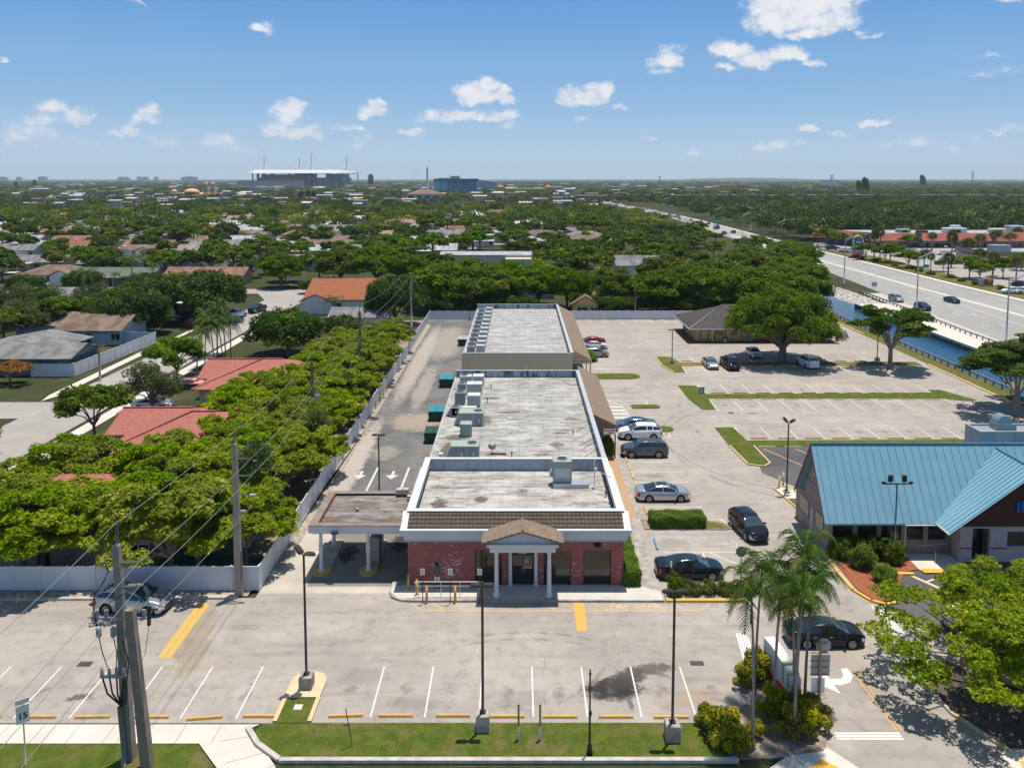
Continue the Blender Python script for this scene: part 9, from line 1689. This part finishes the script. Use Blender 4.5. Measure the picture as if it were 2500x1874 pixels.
t_ = thing('long_shed', 'long low pale building left in front of the distant stadium', 'building', (XA('n7', 500, 2300), 2300, 0)); obj('wall', MB().box(XA('n7', 0, 2300), XA('n7', 1000, 2300), 2300, 2340, 0, ZT('n7', 530, 2300)), [mat('pale_rose', (.42, .38, .37), .8)], t_); obj('roof', MB().box(XA('n7', 0, 2300) - 2, XA('n7', 1000, 2300) + 2, 2299, 2341, ZT('n7', 530, 2300), ZT('n7', 527, 2300)), [m_sh['light_roof']], t_)
t_ = thing('flat_building', 'grey and cream block building among the trees below the stadium', 'building', (XA('n7', 400, 1500), 1500, 0)); obj('wall', MB().box(XA('n7', 190, 1500), XA('n7', 360, 1500), 1500, 1530, 0, ZT('n7', 636, 1500)), [W_['grey_wall']], t_); obj('wall', MB().box(XA('n7', 361, 1500), XA('n7', 600, 1500), 1500, 1530, 0, ZT('n7', 626, 1500)), [W_['cream_wall']], t_)
BD = 1500.; bh = thing('glass_tower', 'blue glass office block with pale rooftop plant in the far centre', 'office block', (XA('f3', 930, BD), BD, 0)); xa_, xm_, xb_ = XA('f3', 697, BD), XA('f3', 830, BD), XA('f3', 1155, BD); zt = ZT('f3', 165, BD)
m, t = newmat('blue_glass'); P_ = t.pos(); x_, y_, z_ = t.xyz(P_); g1 = t.m('LESS_THAN', t.m('FRACT', t.m('MULTIPLY', x_, 1 / 6.5)), .14); g2 = t.m('LESS_THAN', t.m('FRACT', t.m('MULTIPLY', z_, 1 / 5.)), .16); c = t.mix(t.m('MAXIMUM', g1, g2), (.03, .16, .3), (.17, .42, .55)); finish(m, t, c, .4)
obj('glass_wall', MB().box(xm_, xb_, BD, BD + 50, 0, zt), [m], bh); obj('side_wall', MB().box(xa_, xm_ - .1, BD, BD + 50, 0, zt), [mat('pale_blue_wall', (.17, .45, .62), .6)], bh); obj('dark_strip', MB().box(XA('f3', 770, BD), XA('f3', 778, BD), BD - .6, BD - .01, 0, zt), [m_bluedark], bh)
obj('parapet', MB().box(xa_ - .5, xb_ + 3, BD - 1.2, BD - .7, ZT('f3', 182, BD), ZT('f3', 158, BD)).box(XA('f3', 905, BD), XA('f3', 1068, BD), BD - 1.3, BD - .8, ZT('f3', 210, BD), ZT('f3', 184, BD)), [mat('parapet_teal', (.05, .15, .2), .6)], bh); obj('rooftop_plant', MB().box(XA('f3', 865, BD), XA('f3', 962, BD), BD + 10, BD + 30, zt, ZT('f3', 130, BD)).box(XA('f3', 735, BD), XA('f3', 850, BD), BD + 10, BD + 30, zt, ZT('f3', 150, BD)), [mat('plant_tan', (.5, .38, .22), .8)], bh)
t_ = thing('arena_hall', 'white shallow-domed hall right behind the blue glass block', 'hall', (XA('f3', 1230, 1750), 1750, 0)); a, b = XA('f3', 1100, 1750), XA('f3', 1370, 1750); obj('wall', MB().box(a, b, 1750, 1800, 0, ZT('f3', 192, 1750)), [mat('hall_blue', (.28, .38, .45), .7)], t_); obj('roof', MB().add([(a, 1749, ZT('f3', 192, 1750)), (b, 1749, ZT('f3', 192, 1750)), (a + 20, 1749, ZT('f3', 170, 1750)), (b, 1801, ZT('f3', 192, 1750)), (a, 1801, ZT('f3', 192, 1750)), (a + 20, 1801, ZT('f3', 170, 1750))], [(0, 1, 2), (1, 3, 5, 2), (0, 2, 5, 4)]), [m_sh['white_roof']], t_)
WD = 950.; t_ = thing('clinic_building', 'white three-storey building with hipped dark red roof left of the blue block', 'building', (XA('f3', 590, WD), WD, 0)); a, b = XA('f3', 407, WD), XA('f3', 768, WD); ze = ZT('f3', 322, WD); obj('wall', MB().box(a, b, WD, WD + 26, 0, ze), [mat('pale_aqua', (.48, .58, .62), .7)], t_); rf = obj('roof', hiproof(MB(), a - 1, b + 1, WD - 1.2, WD + 27, ze, ZT('f3', 292, WD) + 2), [m_sh['rose_shingle']], t_)
for x in (425, 512, 598, 690): obj('window', MB().box(XA('f3', x, WD), XA('f3', x + 55, WD), WD - .3, WD - .02, ZT('f3', 362, WD), ZT('f3', 342, WD)), [m_glass], t_)
for x in (425, 455, 512, 598): obj('window', MB().box(XA('f3', x, WD), XA('f3', x + 20, WD), WD - .3, WD - .02, ZT('f3', 405, WD), ZT('f3', 385, WD)), [m_glass], t_)
t_ = thing('radio_mast', 'tall thin mast above the dark red hipped roof', 'mast', (XA('f3', 625, 1100), 1100, 0)); obj('mast', MB().tube([(XA('f3', 626, 1100, 20), 1100, 0), (XA('f3', 622, 1100, 60), 1100, ZT('f3', 60, 1100)), (XA('f3', 622, 1100, 60), 1100, ZT('f3', 30, 1100))], [1.6, 1.1, .4], 7), [m_signback], t_)
t_ = thing('low_gallery', 'long cream low building with yellow pavilions in front of the blue block', 'building', (XA('f3', 1010, 1250), 1250, 0)); obj('wall', MB().box(XA('f3', 780, 1250), XA('f3', 1240, 1250), 1250, 1262, 0, ZT('f3', 322, 1250)), [W_['cream_wall']], t_)
for x0, x1 in ((800, 862), (1160, 1240)): obj('pavilion', MB().box(XA('f3', x0, 1250), XA('f3', x1, 1250), 1248, 1262, 0, ZT('f3', 315, 1250)), [mat('pavilion_yellow' + str(x0), (.6, .38, .06), .8)], t_)
ML_ = 1350.; t_ = thing('olive_store', 'olive-yellow big store with two small orange-capped towers', 'store building', (XA('f3', 1700, ML_), ML_, 0)); obj('wall', MB().box(XA('f3', 1460, ML_), XA('f3', 1950, ML_), ML_, ML_ + 60, 0, ZT('f3', 265, ML_)), [mat('olive_wall', (.36, .32, .1), .85)], t_); obj('window', MB().box(XA('f3', 1530, ML_), XA('f3', 1575, ML_), ML_ - .4, ML_ - .02, ZT('f3', 338, ML_), ZT('f3', 312, ML_)), [m_glass], t_)
for x in (1365, 1880): tw = obj('tower', MB().box(XA('f3', x + 5, ML_), XA('f3', x + 68, ML_), ML_ + 5, ML_ + 20, 0, ZT('f3', 247, ML_)), [MATS['pavilion_yellow800']], t_); obj('tower_cap', hiproof(MB(), XA('f3', x, ML_), XA('f3', x + 72, ML_), ML_ + 3, ML_ + 22, ZT('f3', 246, ML_), ZT('f3', 222, ML_)), [MATS['roof_coral'] if 'roof_coral' in MATS else mat('roof_coral', (.6, .16, .09), .8)], tw)
CD = 1250.; ch = thing('domed_church', 'peach church with shallow domes and twin bell towers among distant trees at left', 'church', (XA('f1', 2000, CD), CD, 0)); m_pe = mat('peach_roof', (.68, .36, .2), .7); m_pw = mat('peach_wall2', (.6, .42, .3), .8)
def dome(par, x0, x1, yb_, yt_, z='f1', D=CD): a, b = XA(z, x0, D), XA(z, x1, D); r = (b - a) / 2; zb = ZT(z, yb_, D); h_ = ZT(z, yt_, D) - zb; obj('dome', MB()._lathe(((a + b) / 2, D + r, zb), [(h_ * math.sin(q), r * math.cos(q)) for q in np.linspace(0, 1.5, 7)], 16, 0, True), [m_pe], par)
obj('wall', MB().box(XA('f1', 1790, CD), XA('f1', 2330, CD), CD, CD + 60, 0, ZT('f1', 240, CD)), [m_pw], ch); obj('roof', MB().add([(XA('f1', 1800, CD), CD - 2, ZT('f1', 270, CD)), (XA('f1', 2330, CD), CD - 2, ZT('f1', 270, CD)), (XA('f1', 2280, CD), CD + 12, ZT('f1', 222, CD)), (XA('f1', 1860, CD), CD + 12, ZT('f1', 222, CD))], [(0, 1, 2, 3)]), [m_pe], ch)
dome(ch, 1960, 2125, 222, 178); dome(ch, 1835, 1905, 215, 190)
for x0, x1 in ((205, 258), (275, 330)):
 D = 1255.; a, b = XA('f2', x0, D), XA('f2', x1, D); tw = obj('bell_tower', MB().box(a, b, D, D + (b - a), 0, ZT('f2', 175, D)).box(a + 1.5, b - 1.5, D + 1.5, D + (b - a) - 1.5, ZT('f2', 175, D), ZT('f2', 135, D)), [m_pw], ch); dome(ch, x0 + 4, x1 - 4, 135, 108, 'f2', D); obj('belfry_opening', MB().box(a + (b - a) * .35, a + (b - a) * .65, D - .3, D - .02, ZT('f2', 215, D), ZT('f2', 185, D)), [m_black], tw)
for (lb, z, x0, x1, yb_, yt_, D, w_) in (('long white roof strip low among the trees at far left', 'f1', 525, 915, 285, 252, 1150, 'white_roof'), ('pale long roof beside the church', 'f1', 1410, 1650, 265, 250, 1200, 'light_roof'), ('large grey roof block left of centre among trees', 'f2', 440, 765, 460, 375, 800, 'light_roof'), ('grey roof right of the flat-topped trees', 'f2', 1230, 1385, 440, 385, 820, 'light_roof'), ('rose-roofed hall behind the trees', 'f2', 605, 875, 340, 290, 1050, 'rose_shingle'), ('white trailer-like building beside the distant highway', 'f3', 1975, 2130, 345, 308, 1300, 'light_roof'), ('white roof right of the far highway bend', 'f4', 640, 780, 260, 240, 2100, 'white_roof'), ('thin white roof on the far right skyline', 'f5', 655, 775, 140, 124, 2600, 'white_roof'), ('thin pale roof left of centre near the mast', 'f3', 560, 690, 230, 212, 1900, 'white_roof'), ('blue-tarped roof in the middle left neighbourhood', 'f1', 1850, 2060, 700, 655, 415, 'light_roof'), ('grey roofed school right of the church', 'f1', 1450, 1720, 420, 355, 850, 'light_roof')):
 a, b = XA(z, x0, D), XA(z, x1, D); zt = ZT(z, yt_, D); t_ = thing('distant_building', lb, 'building', ((a + b) / 2, D, 0)); dd_ = max(12, (ZT(z, yt_, D) - ZT(z, yb_, D)) * 3)
 obj('wall', MB().box(a, b, D, D + dd_, 0, max(3, zt - 2)), [W_['white_wall'] if 'blue' not in lb else m_blue_s], t_); obj('roof', gable(MB(), a - 1, b + 1, D - 1, D + dd_ + 1, max(3, zt - 2), zt) if D < 1500 else MB().box(a - 1, b + 1, D - 1, D + dd_ + 1, max(3, zt - 2) + .05, zt), [S_[w_] if 'blue' not in lb else mat('tarp_blue', (.05, .3, .6), .6)], t_)
OD = 1045.; ov = thing('overpass', 'long low highway overpass crossing the far road, with green steel girders', 'bridge', (30, OD, 0)); zt, zb = ZT('f4', 335, OD), ZT('f4', 352, OD); xl_, xr_ = XA('f4', 230, OD), XA('f4', 820, OD)
obj('deck', MB().box(xl_, xr_, OD, OD + 16, zb, zt), [m_conc2], ov); obj('girder', MB().box(xl_, xr_, OD - .5, OD - .05, ZT('f4', 368, OD), zb), [mat('girder_green', (.02, .09, .06), .7)], ov)
for x in (360, 480, 600, 720): obj('pier', MB().box(XA('f4', x, OD), XA('f4', x + 8, OD), OD + 2, OD + 14, 0, zb), [m_conc2], ov)
struct('raised_road', MB().box(xr_ + .1, 820, OD - 2, OD + 22, 0, zt), [m_grass2]); struct('raised_road_surface', MB().box(xr_ + .1, 820, OD - 1, OD + 20, zt + .01, zt + .3), [m_hway])
tb = thing('noise_wall', 'long grey barrier along the raised highway right of the overpass', 'wall', (420, OD + 18, 0)); obj('wall', MB().box(XA('f5', 640, OD), XA('f5', 2050, OD), OD + 17, OD + 17.5, zt + .31, ZT('f5', 238, OD)), [mat('barrier_grey', (.25, .26, .25), .8)], tb)
t_ = thing('overhead_sign', 'green and yellow overhead road sign on the overpass', 'sign', (XA('f4', 605, OD), OD - 2, 0)); obj('sign_board', MB().box(XA('f4', 580, OD - 2), XA('f4', 630, OD - 2), OD - 2, OD - 1.6, ZT('f4', 360, OD), ZT('f4', 330, OD)), [m_green_s], t_); obj('exit_tab', MB().box(XA('f4', 580, OD - 2), XA('f4', 630, OD - 2), OD - 2, OD - 1.6, ZT('f4', 368, OD), ZT('f4', 361, OD)), [m_stopy], t_)
for lb, z, x0, x1, y0, y1, D in (('green overhead sign on a silver mast arm over the far road', 'f4', 1218, 1300, 428, 462, 640.), ('wide green guide sign beside the far carriageway', 'f4', 1700, 1785, 582, 622, 505.)):
 t_ = thing('overhead_sign', lb, 'sign', (XA(z, x0, D), D, 0)); a, b = XA(z, x0, D), XA(z, x1, D); obj('sign_board', MB().box(a, b, D, D + .3, ZT(z, y1, D), ZT(z, y0, D)), [m_green_s], t_); obj('post', MB().tube([(a + 1, D + .5, 0), (a + 1, D + .5, ZT(z, y0, D))], .25, 6).tube([(b - 1, D + .5, 0), (b - 1, D + .5, ZT(z, y0, D))], .25, 6), [m_galv], t_); obj('printed_text', MB().box(a + .6, b - .6, D - .06, D - .01, ZT(z, y1 - 12, D), ZT(z, y1 - 17, D)), [m_sign], t_)
for i in range(9):
 X = [60, 140, 190, 260, 300, 360, 430, 470, 560][i]; car(['van', 'suv', 'van', 'sedan', 'bigsuv', 'suv', 'van', 'suv', 'sedan'][i], ['white', 'silver', 'white', 'navy', 'white', 'red', 'white', 'silver', 'black'][i], ORD[i] + ' tiny vehicle from the left on the raised highway in the distance', 'car', (X, OD + 5, zt + .31), 0, 'vehicles on the raised highway', 1.1, 'driving_car')
for lb, z, x, y, D, r in (('water tower-like mast on the right skyline', 'f5', 727, 85, 3000, 4), ('lattice communications mast on the right skyline', 'f5', 1812, 60, 3000, 3), ('small mast on the skyline right of the overpass', 'f4', 1135, 130, 2600, 2.5)):
 X = XA(z, x, D); zt_ = ZT(z, y, D); t_ = thing('skyline_mast', lb, 'mast', (X, D, 0)); obj('mast', MB().tube([(X, D, 0), (X, D, zt_)], [r * .5, r * .3], 6), [m_acgrey], t_)
 for k in range(3): q = MB(); q.box(X - r * 1.4, X + r * 1.4, D - r, D + r, zt_ - 4 - k * 9, zt_ - 1.5 - k * 9); obj('antenna_platform', q, [m_acgrey], t_)
rs_ = random.Random(3)
for i, (x, w_, h_, D) in enumerate(((25, 16, 22, 8000), (195, 10, 20, 8000), (452, 18, 26, 8000), (1300, 14, 22, 8500), (1355, 14, 20, 8500), (1500, 10, 26, 8500), (1560, 16, 22, 8500), (1680, 8, 22, 8500), (2040, 36, 24, 8000))):
 X = XA('f1', x, D); t_ = thing('skyline_block', ORD[i] + ' faint tower block from the left on the hazy horizon', 'tower block', (X, D, 0), group='faint skyline blocks'); ww = w_ * 2.1; zt_ = ZT('f1', 78 - h_, D); obj('block', MB().box(X - ww, X + ww, D, D + 40, 0, zt_).box(X - ww * .4, X + ww * .4, D + 5, D + 20, zt_, zt_ + 6), [W_['grey_wall']], t_)
X0h = XA('f4', 1500, 9500); hl = MB(); vs = []
for i in range(25): f_ = i / 24; vs += [(X0h - 300 + 1900 * f_, 9500, 0), (X0h - 300 + 1900 * f_, 9500 + 200, 0 + (ZT('f4', 150, 9500)) * (math.sin(math.pi * f_) ** .5) * (1 + .08 * math.sin(i * 2.1)))]
hl.add(vs, [(2 * i, 2 * i + 2, 2 * i + 3, 2 * i + 1) for i in range(24)] + [tuple(range(0, 50, 2)) + tuple(range(49, 0, -2))][:0]); struct('far_hill', hl, [mat('far_hill_green', (.05, .075, .03), .95)])
# -- haze
if True:
 m = bpy.data.materials.new('haze_air'); m.use_nodes = True; t = NT(m.node_tree)
 pv = t.n('ShaderNodeVolumePrincipled', {'Color': (.8, .9, 1.0), 'Density': .000062, 'Anisotropy': .0}); t.n('ShaderNodeOutputMaterial', {1: pv.outputs[0]})
 o = obj('haze', MB().box(-7600, 7600, -400, 11500, -3.0, 175), [m]); tag(o, 'thin pale haze over the whole plain', 'haze', kind='stuff')
for o in bpy.data.objects:
 if '_o' in o: del o['_o']
 if 'group' in o and not o['group']: del o['group']
dg = bpy.context.evaluated_depsgraph_get()
